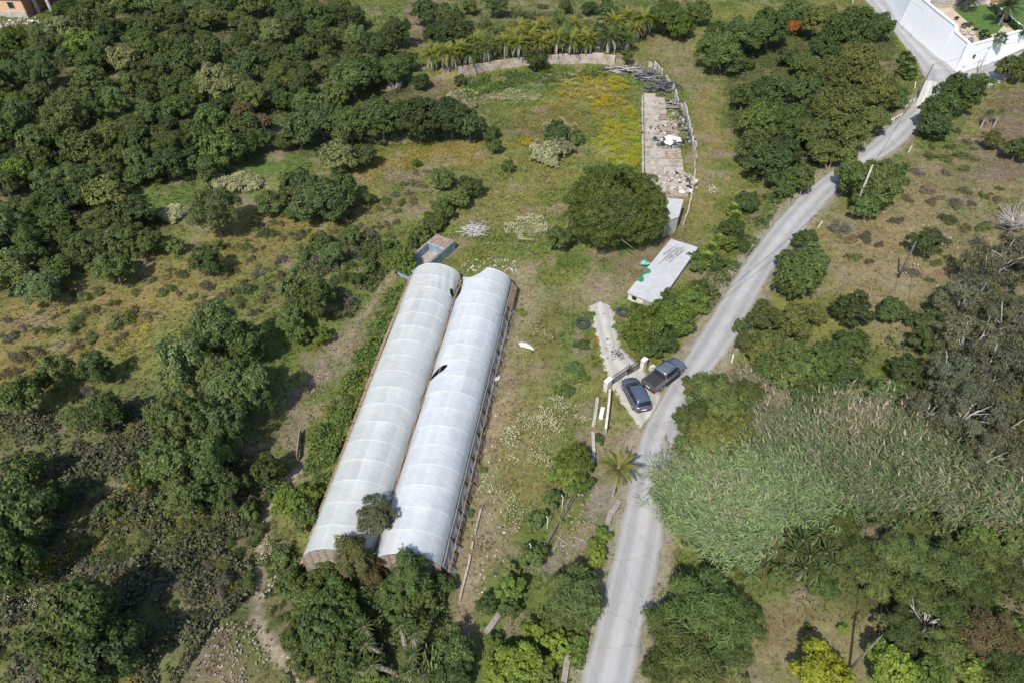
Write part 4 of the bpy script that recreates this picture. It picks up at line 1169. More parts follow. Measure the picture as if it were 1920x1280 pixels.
def rp(a, b, z): return R[0] * (1 - a) * (1 - b) + R[1] * a * (1 - b) + R[2] * a * b + R[3] * (1 - a) * b + np.array([0, 0, z])
rr = random.Random(2)
for i in range(9):      # dark run-off streaks: irregular flat marks on the roof
    a = .28 + .055 * i + rr.uniform(-.02, .02); b0 = .06 + .05 * rr.random(); b1 = b0 + rr.uniform(.16, .36)
    n = 9; mb = MB(); L_, R_ = [], []
    for k in range(n):
        q = k / (n - 1); w = (.012 + .018 * math.sin(math.pi * q)) * rr.uniform(.6, 1.5)
        a2 = a - .16 * q + .01 * rr.uniform(-1, 1); bb = b0 + (b1 - b0) * q
        L_.append(rp(a2 - w, bb, .004 + .0006 * i)); R_.append(rp(a2 + w, bb, .004 + .0006 * i))
    for k in range(n - 1): mb.add([L_[k], R_[k], R_[k + 1], L_[k + 1]], [(0, 3, 2, 1)])
    mb.build('stain', M['stain'], FB)
q1 = R[3] * .8 + R[2] * .2
# doorway on the front wall
a, b_ = R[3] * [1, 1, 0], R[2] * [1, 1, 0]; d = (b_ - a) / np.linalg.norm(b_ - a); out = np.array([d[1], -d[0], 0])
for f0, w_, z0, z1, nm in ((.52, .9, .05, 1.05, 'door'), (.16, .5, .5, .95, 'window')):
    p = a + d * f0 * np.linalg.norm(b_ - a) - out * .135
    MB().hexa([p + [0, 0, z0], p + d * w_ + [0, 0, z0], p + d * w_ - out * .05 + [0, 0, z0], p - out * .05 + [0, 0, z0]], [p + [0, 0, z1], p + d * w_ + [0, 0, z1], p + d * w_ - out * .05 + [0, 0, z1], p - out * .05 + [0, 0, z1]]).build(nm, M['wood_grey'] if nm == 'door' else M['dark_void'], FB)
SH, _, _ = hut('shed', 'small masonry shed with pale sloping roof behind the umbrella pine', 'shed', [(1251, 371), (1282, 374), (1273, 406), (1247, 416)], [2.5, 2.5, 2.4, 2.4], 'concrete', 'roof_conc', .1, .12)
# green netting hanging over the roof edge, turquoise sheet beside
n = 14; V = []
for i in range(n):
    for j in range(4):
        a = i / (n - 1); p = R[0] * (.42 - .22 * a) + R[3] * (.58 + .22 * a) + o3
        inn = (R[1] - R[0]) / np.linalg.norm(R[1] - R[0])
        V.append(p + inn * (-.2 + .22 * j * (1 + .35 * math.sin(a * 9))) + np.array([0, 0, .03 + .07 * math.sin(i * 1.9 + j) ** 2 - (.35 if j == 0 else 0)]))
i_ = np.arange(n * 4).reshape(n, 4); F = np.stack([i_[:-1, :-1], i_[1:, :-1], i_[1:, 1:], i_[:-1, 1:]], -1).reshape(-1, 4)
tag(obj('green_netting', np_mesh('green_netting', np.array(V), F, M['plastic_green'])), 'strip of green netting hanging over the flat roof edge', 'netting')
cloth('turquoise_sheet', 'turquoise plastic sheet lying left of the flat roofed building', 'plastic sheet', (1209, 498), 1.0, .7, .6, 'turquoise', 8, .25)

# ------------------------------------------------------------------ villa: white wall, terrace garden
vb = gl([(1650, -24), (1692, 46), (1742, 90), (1798, 136)])
vr = gl([(1798, 136), (1845, 120), (1920, 88), (2000, 50)])
o3 = np.array([vb[3][0], vb[3][1], 0])
VW = thing('garden_wall', 'tall bright white rendered wall round the villa garden corner', 'wall', tuple(o3))
def wall_run(p, q, zp, zq, base, th=.35, cap=True, inward=1):
    p, q = np.array(p), np.array(q); d = (q - p) / np.linalg.norm(q - p); nn = np.array([-d[1], d[0]]) * inward
    q = q - d * .002
    P3 = lambda a, z: np.array([a[0], a[1], z]) - o3
    bt = nn * .65  # base set outward: face leans back, shaped to catch more sun
    bo = [P3(p - bt, base), P3(q - bt, base), P3(q + nn * th, base), P3(p + nn * th, base)]; to = [P3(p, zp), P3(q, zq), P3(q + nn * th, zq), P3(p + nn * th, zp)]
    if inward < 0: bo, to = bo[::-1], to[::-1]
    MB().hexa(bo, to).build('wall_section', M['white_wall'], VW)
    if cap:
        e = nn / th * .05 if False else nn * .12
        bo = [P3(p - e, zp + .003), P3(q - e, zq + .003), P3(q + nn * th + e, zq + .003), P3(p + nn * th + e, zp + .003)]
        to = [x + [0, 0, .09] for x in bo]
        if inward < 0: bo, to = bo[::-1], to[::-1]
        MB().hexa(bo, to).build('wall_cap', M['white_wall'], VW)
def lerp2(a, b, t): return (a[0] * (1 - t) + b[0] * t, a[1] * (1 - t) + b[1] * t)
wall_run(vb[0], vb[1], 6.4, 6.2, -1); wall_run(vb[1], vb[2], 6.2, 5.9, -1)
k1, k2 = lerp2(vb[2], vb[3], .42), lerp2(vb[2], vb[3], .50)
wall_run(vb[2], k1, 5.9, 5.8, -1); 
for i in range(4): wall_run(lerp2(k1, k2, i / 4), lerp2(k1, k2, (i + 1) / 4), 5.8 - .85 * sstep(0, 1, i / 4), 5.8 - .85 * sstep(0, 1, (i + 1) / 4), -1)
wall_run(k2, vb[3], 4.95, 4.7, -1)
wall_run(vr[0], vr[1], 4.7, 4.6, -1); wall_run(vr[1], vr[2], 4.6, 4.5, -1); wall_run(vr[2], vr[3], 4.5, 4.4, -1)
# chamfered pier and little lamp at the corner
c = np.array([vb[3][0], vb[3][1]])
MB().tube([(0, .35, -1), (0, .35, 4.7)], .55, 8).build('corner_pier', M['white_wall'], VW)
MB().box((.30, -.22, 1.2), (.5, .1, .3), .5).build('meter_box', M['black_iron'], VW)
MB().box((1.85, .70, 2.6), (.45, .12, .6), .3).build('wall_lamp', M['black_iron'], VW)
GZ0 = 4.05
gpts = [np.array(p) for p in (vb[0], vb[1], vb[2], vb[3], vr[1], vr[2], vr[3])] + [np.array((vr[3][0] + 4, vr[3][1] + 60)), np.array((vb[0][0] + 10, vb[0][1] + 45))]
cen = sum(gpts) / len(gpts)
gp_ = [p + (cen - p) / np.linalg.norm(cen - p) * .4 for p in gpts]
bm_ = MB(); nG = len(gp_)
bm_.add([(p[0], p[1], GZ0) for p in gp_] + [(p[0], p[1], -1) for p in gp_], [tuple(range(nG))] + [(i, i + nG, (i + 1) % nG + nG, (i + 1) % nG) for i in range(nG)])
M['sand'] = mat_noise('garden_sand', (.42, .34, .25), (.54, .45, .34), .8, .95, bump=.2)
M['lawn'] = mat_noise('clipped_lawn', (.055, .11, .02), (.095, .165, .035), 1.2, .9, bump=.5)
tag(bm_.build('garden_terrace', M['sand']), 'sandy garden terrace behind the white villa wall', kind='structure')
def gpad(pxs, z): return [flat(u, v, z) for u, v in pxs]
def sheet(name, pxs, z, mat, label, dense=1):
    P = gpad(pxs, z); b = MB(); b.add([tuple(p) for p in P], [tuple(range(len(P)))[::-1]])
    o = b.build(name, M[mat]); 
    o.data.update(); 
    if o.data.polygons[0].normal.z < 0: o.data.flip_normals()
    return tag(o, label, kind='structure')
sheet('lawn', [(1788, 18), (1812, 14), (1850, 8), (1868, 30), (1882, 48), (1870, 62), (1838, 70), (1826, 52), (1806, 34)], GZ0 + .03, 'lawn', 'small bright lawn in the villa garden')
sheet('lawn', [(1868, 8), (1960, -20), (2000, 40), (1925, 62), (1890, 38)], GZ0 + .034, 'lawn', 'second lawn beyond the garden hedge')
# rubble stone wall at the back of the sand garden: individual stones
SW = thing('stone_wall', 'pale rubble stone wall behind the sandy garden', 'wall', tuple(flat(1745, 14, GZ0)))
p0, p1 = flat(1742, 17, GZ0), flat(1846, 10, GZ0); d = (p1 - p0); Ls = np.linalg.norm(d); d /= Ls; nn = np.array([-d[1], d[0], 0])
MB().hexa([np.zeros(3), d * Ls, d * Ls + nn * .5, nn * .5], [np.array([0, 0, 2.2]), d * Ls + [0, 0, 2.2], d * Ls + nn * .5 + [0, 0, 2.2], nn * .5 + [0, 0, 2.2]]).build('wall_core', M['stone'], SW, loc=tuple(p0 - flat(1745, 14, GZ0)))
stm = []
for k in range(6):
    b = MB(); c = lambda q: tuple(v * rr.uniform(.7, 1.1) for v in q)
    b.hexa([c((-.2, -.1, -.14)), c((.2, -.1, -.14)), c((.2, .1, -.14)), c((-.2, .1, -.14))], [c((-.2, -.1, .14)), c((.2, -.1, .14)), c((.2, .1, .14)), c((-.2, .1, .14))]); stm.append(b.mesh('stone', M['stone'] if k % 2 else M['concrete']))
for j in range(7):
    for i in range(int(Ls / .45)):
        if j * 30 + i > 290: break
        q = p0 - flat(1745, 14, GZ0) + d * (i * .45 + (j % 2) * .22 + .1) - nn * .05
        obj('stone', rr.choice(stm), SW, (q[0], q[1], .17 + j * .3), (rr.uniform(-.1, .1), rr.uniform(-.15, .15), math.atan2(d[1], d[0]) + rr.uniform(-.1, .1)))
# white stair block and gate at top left of garden, white pool edge at right
WB = thing('garden_steps', 'white rendered stair block at the top of the villa garden', 'steps', tuple(flat(1722, 8, GZ0)))
for i in range(5): MB().box((-.6 + i * .75, .8 - i * .35, .9 - i * .18), (.72, 2.6, 1.8 - i * .36), -.55).build('step', M['white_wall'], WB)
tag(MB().tube([flat(1700, -4, 6.9), flat(1732, 20, 6.9)], .03, 5).tube([flat(1700, -4, 6.2), flat(1732, 20, 6.2)], .03, 5).tube([flat(1732, 20, 6.0), flat(1732, 20, 6.95)], .03, 5).tube([flat(1714, 6.5, 6.0), flat(1714, 6.5, 6.95)], .03, 5).build('handrail', M['steel']), 'thin grey handrail on top of the villa wall', 'handrail')
e0, e1 = flat(1862, 14, GZ0), flat(1925, 66, GZ0)
tag(MB().hexa([e0 + [0, 0, 0], e1, e1 + [.4, .3, 0], e0 + [.4, .3, 0]], [e0 + [0, 0, .6], e1 + [0, 0, .6], e1 + [.4, .3, .6], e0 + [.4, .3, .6]]).build('low_wall', M['white_wall']), 'low white kerb wall dividing the villa lawns', 'wall')
tag(MB().hexa([flat(1858, 6, GZ0), flat(1880, 3, GZ0), flat(1882, -4, GZ0), flat(1860, -2, GZ0)], [flat(1858, 6, GZ0) + [0, 0, .9], flat(1880, 3, GZ0) + [0, 0, .9], flat(1882, -4, GZ0) + [0, 0, .9], flat(1860, -2, GZ0) + [0, 0, .9]]).build('garden_planter', M['terracotta']), 'terracotta edged planter at the far end of the lawn', 'planter')
pot = thing('amphora', 'dark clay amphora standing in the garden corner', 'pot', tuple(flat(1816, 84, GZ0)))
MB().tube([(0, 0, 0), (0, 0, .15), (0, 0, .5), (0, 0, .85), (0, 0, 1.05), (0, 0, 1.2)], [.2, .35, .52, .42, .2, .26], 12).build('pot_body', M['clay_dark'], pot, True)
for s in (-1, 1): MB().tube([(s * .22, 0, 1.1), (s * .45, 0, 1.05), (s * .44, 0, .8)], .045, 6).build('handle', M['clay_dark'], pot)
rubble('garden_rocks', 'tan rockery stones around the garden corner', 'rocks', ['stone', 'sand', 'concrete'], 60, (3.0, .9), .55, (1800, 105), 30, 4.1, .6, .1)
HZ = GZ0 + .5
# hedge between the lawns
P = leaf_n = 1500
rgh = np.random.default_rng(8)
t_ = rgh.random(P); hp = e0[None] * (1 - t_)[:, None] + e1[None] * t_[:, None] + rgh.normal(0, .1, (P, 3)) + np.array([-.9, -.5, 0]) + np.stack([rgh.uniform(-.55, .55, P), rgh.uniform(-.4, .4, P), rgh.uniform(0, .95, P)], 1)
V, F = leaf_cards(hp, norm(rgh.normal(size=(P, 3)) + [0, -.4, .8]), rgh.uniform(.12, .25, P), .6, rgh)
hg = obj('hedge', np_mesh('hedge', V, F, M['leaf'], attrs={'tint': ('FLOAT', 'POINT', np.repeat(rgh.random(P), 4))})); hg.color = (.05, .085, .025, 1)
tag(hg, 'clipped dark hedge along the white kerb between lawns', 'hedge')

# ------------------------------------------------------------------ peach house and frame at the top left
hc = ground(53, 34)
PH = thing('house', 'peach rendered house with tiled roof at the top left corner', 'house', tuple(hc), -.06)
MB().box((-6, 4, 1.75), (12, 8, 3.5)).build('wall', M['peach'], PH)
MB().box((-6, -.02, .55), (12.1, .14, 1.1)).build('plinth', M['concrete'], PH)
MB().box((-6.05, -.15, 3.62), (12.9, .5, .22)).build('cornice', M['tile'], PH)
MB().box((.35, 4.1, 3.62), (.5, 8.0, .22)).build('cornice', M['tile'], PH)
MB().hexa([(-12.4, -.35, 3.74), (.6, -.35, 3.74), (.6, 8.4, 3.74), (-12.4, 8.4, 3.74)], [(-12.4, 3.6, 5.0), (.6, 3.6, 5.0), (.6, 4.4, 5.0), (-12.4, 4.4, 5.0)]).build('roof', M['tile'], PH)
tl = MB().tube([(0, 0, 0), (0, 4.1, 1.28)], .1, 6).mesh('roof_tile', M['tile'])
for i in range(52): obj('roof_tile', tl, PH, (-12.3 + i * .25, -.42, 3.76))
MB().box((.08, 4, 1.75), (.12, 7.9, 3.4)).build('side_wall', M['tile'], PH)
for x, z, w, h in ((-2.3, 2.3, 1.1, 1.1), (-4.9, 2.6, .6, .6), (-7.4, 2.3, 1.1, 1.1)):
    fr = MB().box((x, -.02, z), (w + .16, .1, h + .16)).build('window', M['concrete'], PH)
    obj('pane', MB().box((x, -.06, z), (w, .06, h)).mesh('pane', M['dark_void']), fr)
fc = ground(98, 24)
CF = thing('porch', 'pale concrete posts and lintel of an open porch beside the peach house', 'porch', tuple(fc))
for x in (-2.6, 0): MB().box((x, 0, 1.6), (.5, .5, 3.2)).build('pillar', M['concrete'], CF)
MB().box((-1.3, 0, 3.35), (3.6, .55, .3)).build('lintel', M['concrete'], CF)
MB().box((-1.3, 3, 3.35), (3.4, 5.4, .25)).build('roof_slab', M['concrete'], CF)
MB().box((-1.3, 5, 1.6), (3.2, .2, 3.2)).build('back_wall', M['tile'], CF)
wc = ground(6, 60)
tag(MB().box((-2.5, 0, .3), (6.4, 3.2, .9), -.1).build('white_terrace', M['white_wall'], None, False, tuple(wc)), 'white block terrace edge below the peach house', 'terrace')
rubble('scattered_stones', 'pale stones and soil below the peach house', 'rubble', ['old_white', 'stone', 'rock'], 50, (4, 2.2), .5, (40, 42), 40, .0, .6, .1)
rubble('scattered_stones', 'grey stones at the left picture edge below the wood', 'rubble', ['old_white', 'stone', 'rock'], 40, (2.5, 2), .6, (8, 142), 41, .0, .6, .1)
# ------------------------------------------------------------------ gate, pillars, beam fence
ga, gb = ground(1146, 722), ground(1203, 688)
gd = (gb - ga)[:2]; gl_ = np.linalg.norm(gd); grz = math.atan2(gd[1], gd[0])
GT = thing('gate', 'black iron double gate closing the gravel driveway', 'gate', tuple(ga), grz)
def leaf_gate(x0, x1, rot):
    t = obj('gate_leaf', MB().tube([(0, 0, .12), (x1 - x0, 0, .12)], .03, 5).tube([(0, 0, 1.25), (x1 - x0, 0, 1.25)], .03, 5).tube([(0, 0, .7), (x1 - x0, 0, .7)], .022, 5).mesh('gate_leaf', M['black_iron']), GT, (x0, 0, 0), (0, 0, rot))
    bar = MB().tube([(0, 0, .1), (0, 0, 1.35)], .018, 5).mesh('bar', M['black_iron'])
    n = int((x1 - x0) / .14)
    for i in range(n + 1): obj('bar', bar, t, ((x1 - x0) * i / n, 0, 0))
leaf_gate(.1, gl_ * .52, .06); leaf_gate(gl_ * .54, gl_ - .1, .0)
MB().tube([(gl_ * .53, 0, -.1), (gl_ * .53, 0, 1.7)], .05, 6).build('gate_post', M['black_iron'], GT)
MB().box((gl_ * .53, -.12, .9), (.5, .12, .35)).build('lock_box', M['black_iron'], GT)
for (u, v), w, h, lab in (((1138, 730), .75, 1.35, 'white gate pillar left of the driveway gate'), ((1205, 691), .6, 1.3, 'white gate pillar right of the driveway gate')):
    g = ground(u, v)
    t = thing('gate_pillar', lab, 'pillar', tuple(g), grz + .2, 'white gate pillars')
    MB().box((0, 0, h / 2 - .1), (w, .42, h + .2)).build('shaft', M['old_white'], t); MB().box((0, 0, h + .04), (w + .08, .5, .08)).build('cap', M['white_paint'], t)
g = ground(1222, 692); tag(MB().box((0, 0, .2), (.5, .35, .6), .4, .1).build('stone_block', M['old_white'], None, False, tuple(g)), 'small pale block in the grass behind the pickup', 'block')
# concrete beam fence left of the gate
bp_ = [ground(1142, 742), ground(1139, 775), ground(1134, 815)]
BF = thing('beam_fence', 'white concrete beam on posts running down from the gate', 'fence', tuple(bp_[0]))
pts = [p - bp_[0] + [0, 0, .95] for p in bp_]
for a, b in zip(pts[:-1], pts[1:]):
    d = b - a; L_ = np.linalg.norm(d); m_ = (a + b) / 2
    MB().box((m_[0], m_[1], m_[2]), (L_ - .02, .22, .16), math.atan2(d[1], d[0])).build('beam', M['old_white'], BF)
for p in pts + [(pts[0] + pts[1]) / 2, (pts[1] + pts[2]) / 2]: MB().box((p[0] + .02, p[1], .35), (.14, .14, 1.02)).build('post', M['concrete'], BF)
g = ground(1128, 776); tag(MB().box((0, 0, .15), (.35, 1.25, .35), -.25).build('concrete_block', M['white_wall'], None, False, tuple(g)), 'white concrete block lying inside the beam fence', 'block')
for k, pl in enumerate(([(1120, 748), (1116, 780), (1112, 800)], [(1111, 812), (1113, 850), (1110, 872)])):
    P = [ground(*q) for q in pl]
    t = thing('stone_kerb', ['broken stone kerb edging the grass left of the beam fence', 'lower broken stone kerb above the lone palm'][k], 'kerb', tuple(P[0]))
    for a, b in zip(P[:-1], P[1:]):
        for i in range(5):
            f = (i + .5) / 5; c = a * (1 - f) + b * f - P[0]; d = b - a
            MB().box((c[0], c[1], .1 + .03 * (i % 2)), (np.linalg.norm(d) / 5 * .9, .3, .4), math.atan2(d[1], d[0]) + .05 * (-1) ** i).build('kerb_stone', M['concrete'], t)
for k, (pl, lab) in enumerate((([(902, 955), (893, 990), (884, 1030), (878, 1062), (868, 1100), (862, 1125)], 'pale concrete kerb along the strip right of the greenhouse front'),)):
    P = [ground(*q) for q in pl]; t = thing('long_kerb', lab, 'kerb', tuple(P[0]))
    for j, (a, b) in enumerate(zip(P[:-1], P[1:])):
        for i in range(3):
            if (j, i) in ((1, 1), (2, 0)): continue
            f = (i + .5) / 3; c = a * (1 - f) + b * f - P[0]; d = b - a
            MB().box((c[0], c[1], c[2] + .08), (np.linalg.norm(d) / 3 * .96, .16, .3), math.atan2(d[1], d[0])).build('kerb_stone', M['slab'], t)
# old timber trellis and bent steel posts beside the lower plot
P = [ground(1018, 1030), ground(1072, 935)]
t = thing('trellis', 'collapsed grey timber rails along the lower plot', 'fence', tuple(P[0])); d = P[1] - P[0]
for i in range(4):
    f = i / 4
    for z, o_ in ((.3, 0), (.55, .2)):
        a = d * f + [o_, 0, z]; b = d * (f + .245) + [o_ + random.uniform(-.15, .15), 0, z + random.uniform(-.2, .2)]
        MB().tube([a, b], .05, 5).build('rail', M['bark'], t)
    MB().tube([d * f + [.1, 0, -.2], d * f + [.1, 0, .9]], .05, 5).build('post', M['wood_grey'], t)
P = [ground(990, 1105), ground(1008, 1060), ground(1030, 1015)]
for k, ((u, v), h, lab) in enumerate((((1054, 950), 1.5, 'first bent white steel post from the road side'), ((1026, 990), 1.5, 'middle bent white steel post by the green shrubs'), ((995, 1042), 1.6, 'white steel post with short arm by the olive shrub'), ((882, 1218), 1.3, 'bent white steel post in the shade at the bottom'))):
    g = ground(u, v); t = tag(MB().tube([(0, 0, -.2), (0, 0, h), (-.14, .05, h + .25)], .035, 6).build('steel_post', M['white_paint'], None, False, tuple(g)), lab, 'post', 'bent white steel posts')
for (u, v), L_, rz, lab in (((1061, 1253), 1.9, 1.35, 'grey concrete slab lying on edge at the bottom left of the road'), ((1155, 952), 1.4, 1.0, 'upper concrete stub beside the road embankment'), ((1143, 970), 1.3, 1.2, 'lower concrete stub beside the road embankment'), ((925, 1170), 1.7, 1.0, 'weathered beam in the bushes at the lower strip')):
    g = ground(u, v); tag(MB().box((0, 0, .2), (L_, .42, .4), rz, .08).build('concrete_stub', M['wood_grey'] , None, False, tuple(g)), lab, 'slab')
P = [ground(565, 815), ground(560, 865)]
t = thing('low_rail_fence', 'short dark timber fence in the shade of the gully', 'fence', tuple(P[0])); d = P[1] - P[0]
MB().box((d[0] / 2, d[1] / 2, .45), (np.linalg.norm(d), .06, .75), math.atan2(d[1], d[0])).build('panel', M['wood_grey'], t)
for f in (0, .5, 1): MB().box((d[0] * f, d[1] * f + .03, .35), (.1, .1, 1.1)).build('post', M['wood'], t)
P = [ground(645, 650), ground(672, 610), ground(690, 575)]
for k, p in enumerate(P): tag(MB().tube([(0, 0, -.2), (0, 0, 1.0)], .04, 5).build('steel_post', M['steel'], None, False, tuple(p)), ['lowest', 'middle', 'topmost'][k] + ' grey stake along the path left of the greenhouse', 'post', 'stakes along the greenhouse path')

# ------------------------------------------------------------------ fence stakes along the road
st_mesh = MB().tube([(0, 0, -.25), (.02, 0, 1.15)], .055, 6).mesh('stake', M['bark_dead'])
st_white = MB().tube([(0, 0, -.25), (.02, 0, 1.1)], .075, 6).mesh('white_stake', M['white_paint'])
left_st = [(1554, 316), (1521, 342), (1499, 368), (1477, 386), (1459, 407), (1443, 428), (1426, 453), (1407, 472), (1390, 497), (1369, 526), (1350, 553)]
pos = ['topmost', 'second', 'third', 'fourth', 'fifth', 'sixth', 'seventh', 'eighth', 'ninth', 'tenth', 'lowest']
for i, (u, v) in enumerate(left_st):
    g = ground(u, v); o = obj('fence_stake', st_mesh, None, tuple(g), (random.uniform(-.08, .08), random.uniform(-.1, .1), i))
    tag(o, f'{pos[i]} of the wooden wire fence stakes up the left road verge', 'fence stake', 'wooden stakes along the left road verge')
wh = [((1616, 277), 'white marker post left of the road by the big oaks'), ((1668, 236), 'white marker post at the left verge below the pale slab'), ((1708, 142), 'white marker post by the fan leaved shrub at the junction'), ((1715, 166), 'white marker post beside the dark junction pole'), ((1717, 197), 'white marker post at the foot of the pale slab'), ((1703, 286), 'white marker post right of the road under the upper tree'), ((1534, 427), 'white marker post right of the road below the leaning pole'), ((1371, 680), 'white marker post right of the road opposite the pickup'), ((1598, 8), 'white marker post at the top of the village road')]
for i, ((u, v), lab) in enumerate(wh):
    g = ground(u, v); tag(obj('marker_post', st_white, None, tuple(g), (random.uniform(-.1, .1), random.uniform(.0, .2), i)), lab, 'marker post', 'white marker posts along the road')
for k, (a, b) in enumerate((((1700, 200), (1712, 192)), ((1660, 238), (1688, 220)))):
    p, q = ground(*a), ground(*b); d = q - p
    t = thing('guard_rail', ['leaning white rail left of the pale slab', 'white rail fragments under the roadside oaks'][k], 'rail', tuple(p))
    MB().tube([(0, 0, .7), d + [0, 0, .55]], .06, 6).build('rail', M['white_paint'], t)
    for f in (0, .5, 1): MB().tube([d * f + [0, 0, -.2], d * f + [.05, 0, .75]], .05, 6).build('post', M['white_paint'], t)

# ------------------------------------------------------------------ poles and wires
def pole(px, h, r, mat, label, lean=(0, 0), arm=False):
    g = ground(*px); t = thing('utility_pole', label, 'utility pole', tuple(g))
    MB().tube([(0, 0, -.4), (lean[0] * .5, lean[1] * .5, h / 2), (lean[0], lean[1], h)], [r, r * .85, r * .65], 8).build('shaft', M[mat], t, True)
    if arm:
        MB().box((lean[0], lean[1], h - .35), (.9, .08, .08), .6).build('cross_arm', M['bark'], t)
        for s in (-.35, .35): MB().tube([(lean[0] + s * math.cos(.6), lean[1] + s * math.sin(.6), h - .3), (lean[0] + s * math.cos(.6), lean[1] + s * math.sin(.6), h - .08)], .03, 6).build('insulator', M['clay_dark'], t)
    return g + np.array([lean[0], lean[1], h - .05])
pA = pole((1591, 1257), 5.4, .10, 'bark', 'brown wooden pole between the two yellow trees at the bottom', (.15, .05), True)
pB = pole((1684, 521), 5.2, .13, 'bark', 'dark wooden pole standing alone on the straw slope', (-.15, -.2))
pC = pole((1597, 406), 7.4, .17, 'bark_pale', 'pale grey light pole standing in the roadside tree')
pD = pole((1719, 184), 5.6, .12, 'bark', 'dark wooden pole leaning at the junction slab', (.35, 0))
pE = pole((1832, 137), 4.6, .12, 'steel', 'grey metal pole at the foot of the villa wall corner', (.1, 0), True)
def wire(a, b, sag, r, label):
    pts = []
    for i in range(25):
        t = i / 24; p = a * (1 - t) + b * t; pts.append((p[0], p[1], p[2] - sag * 4 * t * (1 - t)))
    tag(MB().tube(pts, r, 4).build('overhead_wire', M['black_iron']), label, 'wire')
wire(pA, pB, .8, .022, 'overhead wire from the wooden pole at the bottom to the slope pole')
wire(pA, np.array([pA[0] - 3, pA[1] - 26, 6.5]), .3, .022, 'overhead wire leaving the bottom pole towards the lower edge')
wire(pB, pC, .5, .018, 'overhead wire from the slope pole to the pale grey pole')
wire(pC, pD, .6, .018, 'overhead wire along the upper road to the junction pole')
wire(pD, pE, .4, .018, 'overhead wire across the junction to the wall corner pole')
wire(pE, pE + np.array([32, 12, 1.2]), .5, .02, 'overhead wire leaving right along the villa wall')
wire(pC, ground(1142, 736) + np.array([0, 0, 1.6]), .9, .022, 'low wire slanting across the road to the gate pillar')

# ------------------------------------------------------------------ tyres
tor = []
nM, nN = 28, 12
V, F = [], []
for i in range(nM):
    a = 2 * math.pi * i / nM
    for j in range(nN):
        b = 2 * math.pi * j / nN
        cr, cz = .62 + .19 * (abs(math.cos(b)) ** .6) * math.copysign(1, math.cos(b)), .17 * (abs(math.sin(b)) ** .6) * math.copysign(1, math.sin(b))
        tr = .012 * (i % 2) if math.cos(b) > .5 else 0
        V.append(((cr + tr) * math.cos(a), (cr + tr) * math.sin(a), cz + .17))
for i in range(nM):
    for j in range(nN): F.append((i * nN + j, ((i + 1) % nM) * nN + j, ((i + 1) % nM) * nN + (j + 1) % nN, i * nN + (j + 1) % nN))
tyre_me = np_mesh('tyre', np.array(V), np.array(F), M['rubber'], True)
for (u, v), lab, rx in (((1092, 609), 'big black tractor tyre lying in the grass left of the driveway', .08), ((1168, 588), 'big black tyre right of the driveway head by the white building', -.12)):
    g = ground(u, v); o = obj('tyre', tyre_me, None, (g[0], g[1], g[2] + .04), (rx, .1, 0)); tag(o, lab, 'tyre', 'tractor tyres by the driveway')

# ------------------------------------------------------------------ cars
def mat_paint(name, c):
    m, nt, b = new_mat(name)
    tc = nt.nodes.new('ShaderNodeTexCoord'); n = nt.nodes.new('ShaderNodeTexNoise'); n.inputs['Scale'].default_value = 1.3; n.inputs['Detail'].default_value = 5
    nt.links.new(tc.outputs['Object'], n.inputs['Vector'])
    r = nt.nodes.new('ShaderNodeValToRGB'); r.color_ramp.elements[0].color = (*[x * .85 for x in c], 1); r.color_ramp.elements[1].color = (*[x * 1.2 for x in c], 1)
    nt.links.new(n.outputs[0], r.inputs[0]); nt.links.new(r.outputs[0], b.inputs['Base Color'])
    b.inputs['Metallic'].default_value = .55; b.inputs['Roughness'].default_value = .38; b.inputs['Coat Weight'].default_value = .5; b.inputs['Coat Roughness'].default_value = .08
    return m
M['paint_suv'] = mat_paint('grey_blue_paint', (.13, .155, .205))
M['paint_pick'] = mat_paint('slate_grey_paint', (.19, .21, .255))
M['glass_car'] = mat_noise('car_glass', (.012, .015, .02), (.02, .024, .03), 2, .06, spec=.6)
M['trim'] = mat_noise('black_trim', (.012, .012, .013), (.03, .03, .032), 20, .6)
M['cover'] = mat_noise('bed_cover', (.028, .026, .028), (.05, .046, .048), 8, .7)
M['alloy'] = mat_noise('alloy', (.35, .36, .37), (.5, .5, .5), 5, .35, metal=.8)
M['lamp_red'] = mat_noise('red_lamp', (.30, .01, .01), (.42, .03, .02), 8, .25)
M['lamp_clear'] = mat_noise('clear_lamp', (.5, .52, .55), (.7, .72, .74), 8, .15)
M['plate'] = mat_noise('number_plate', (.66, .66, .64), (.74, .74, .72), 8, .5)

def loft(stations, prof, name, mat, parent, smooth=True, sub=0):
    """stations: list of (x, [(y,z) half profile]) mirrored"""
    V, F = [], []; n = None
    for x, hp in stations:
        ring = [(x, y, z) for y, z in hp] + [(x, -y, z) for y, z in reversed(hp)]
        n = len(ring); V += ring
    k = len(stations)
    for i in range(k - 1):
        for j in range(n):
            j2 = (j + 1) % n
            F.append((i * n + j, (i + 1) * n + j, (i + 1) * n + j2, i * n + j2))
    F.append(tuple(range(n))); F.append(tuple((k - 1) * n + j for j in reversed(range(n))))
    me = bpy.data.meshes.new(name); me.from_pydata(V, [], F); me.update()
    me.materials.append(mat)
    if smooth: me.polygons.foreach_set('use_smooth', np.ones(len(me.polygons), dtype=bool))
    o = obj(name, me, parent)
    if sub:
        md = o.modifiers.new('s', 'SUBSURF'); md.levels = md.render_levels = sub
    return o

def wheel(parent, x, y, r=.36, w=.24):
    o = MB().tube([(x, y - w / 2, r), (x, y - w / 2 + .03, r), (x, y + w / 2 - .03, r), (x, y + w / 2, r)], [r * .9, r, r, r * .9], 20).build('wheel', M['rubber'], parent, True)
    s = 1 if y > 0 else -1
    MB().tube([(x, y + s * (w / 2 - .02), r), (x, y + s * (w / 2 + .012), r)], [r * .66, r * .6], 14).build('rim', M['alloy'], o)
    return o

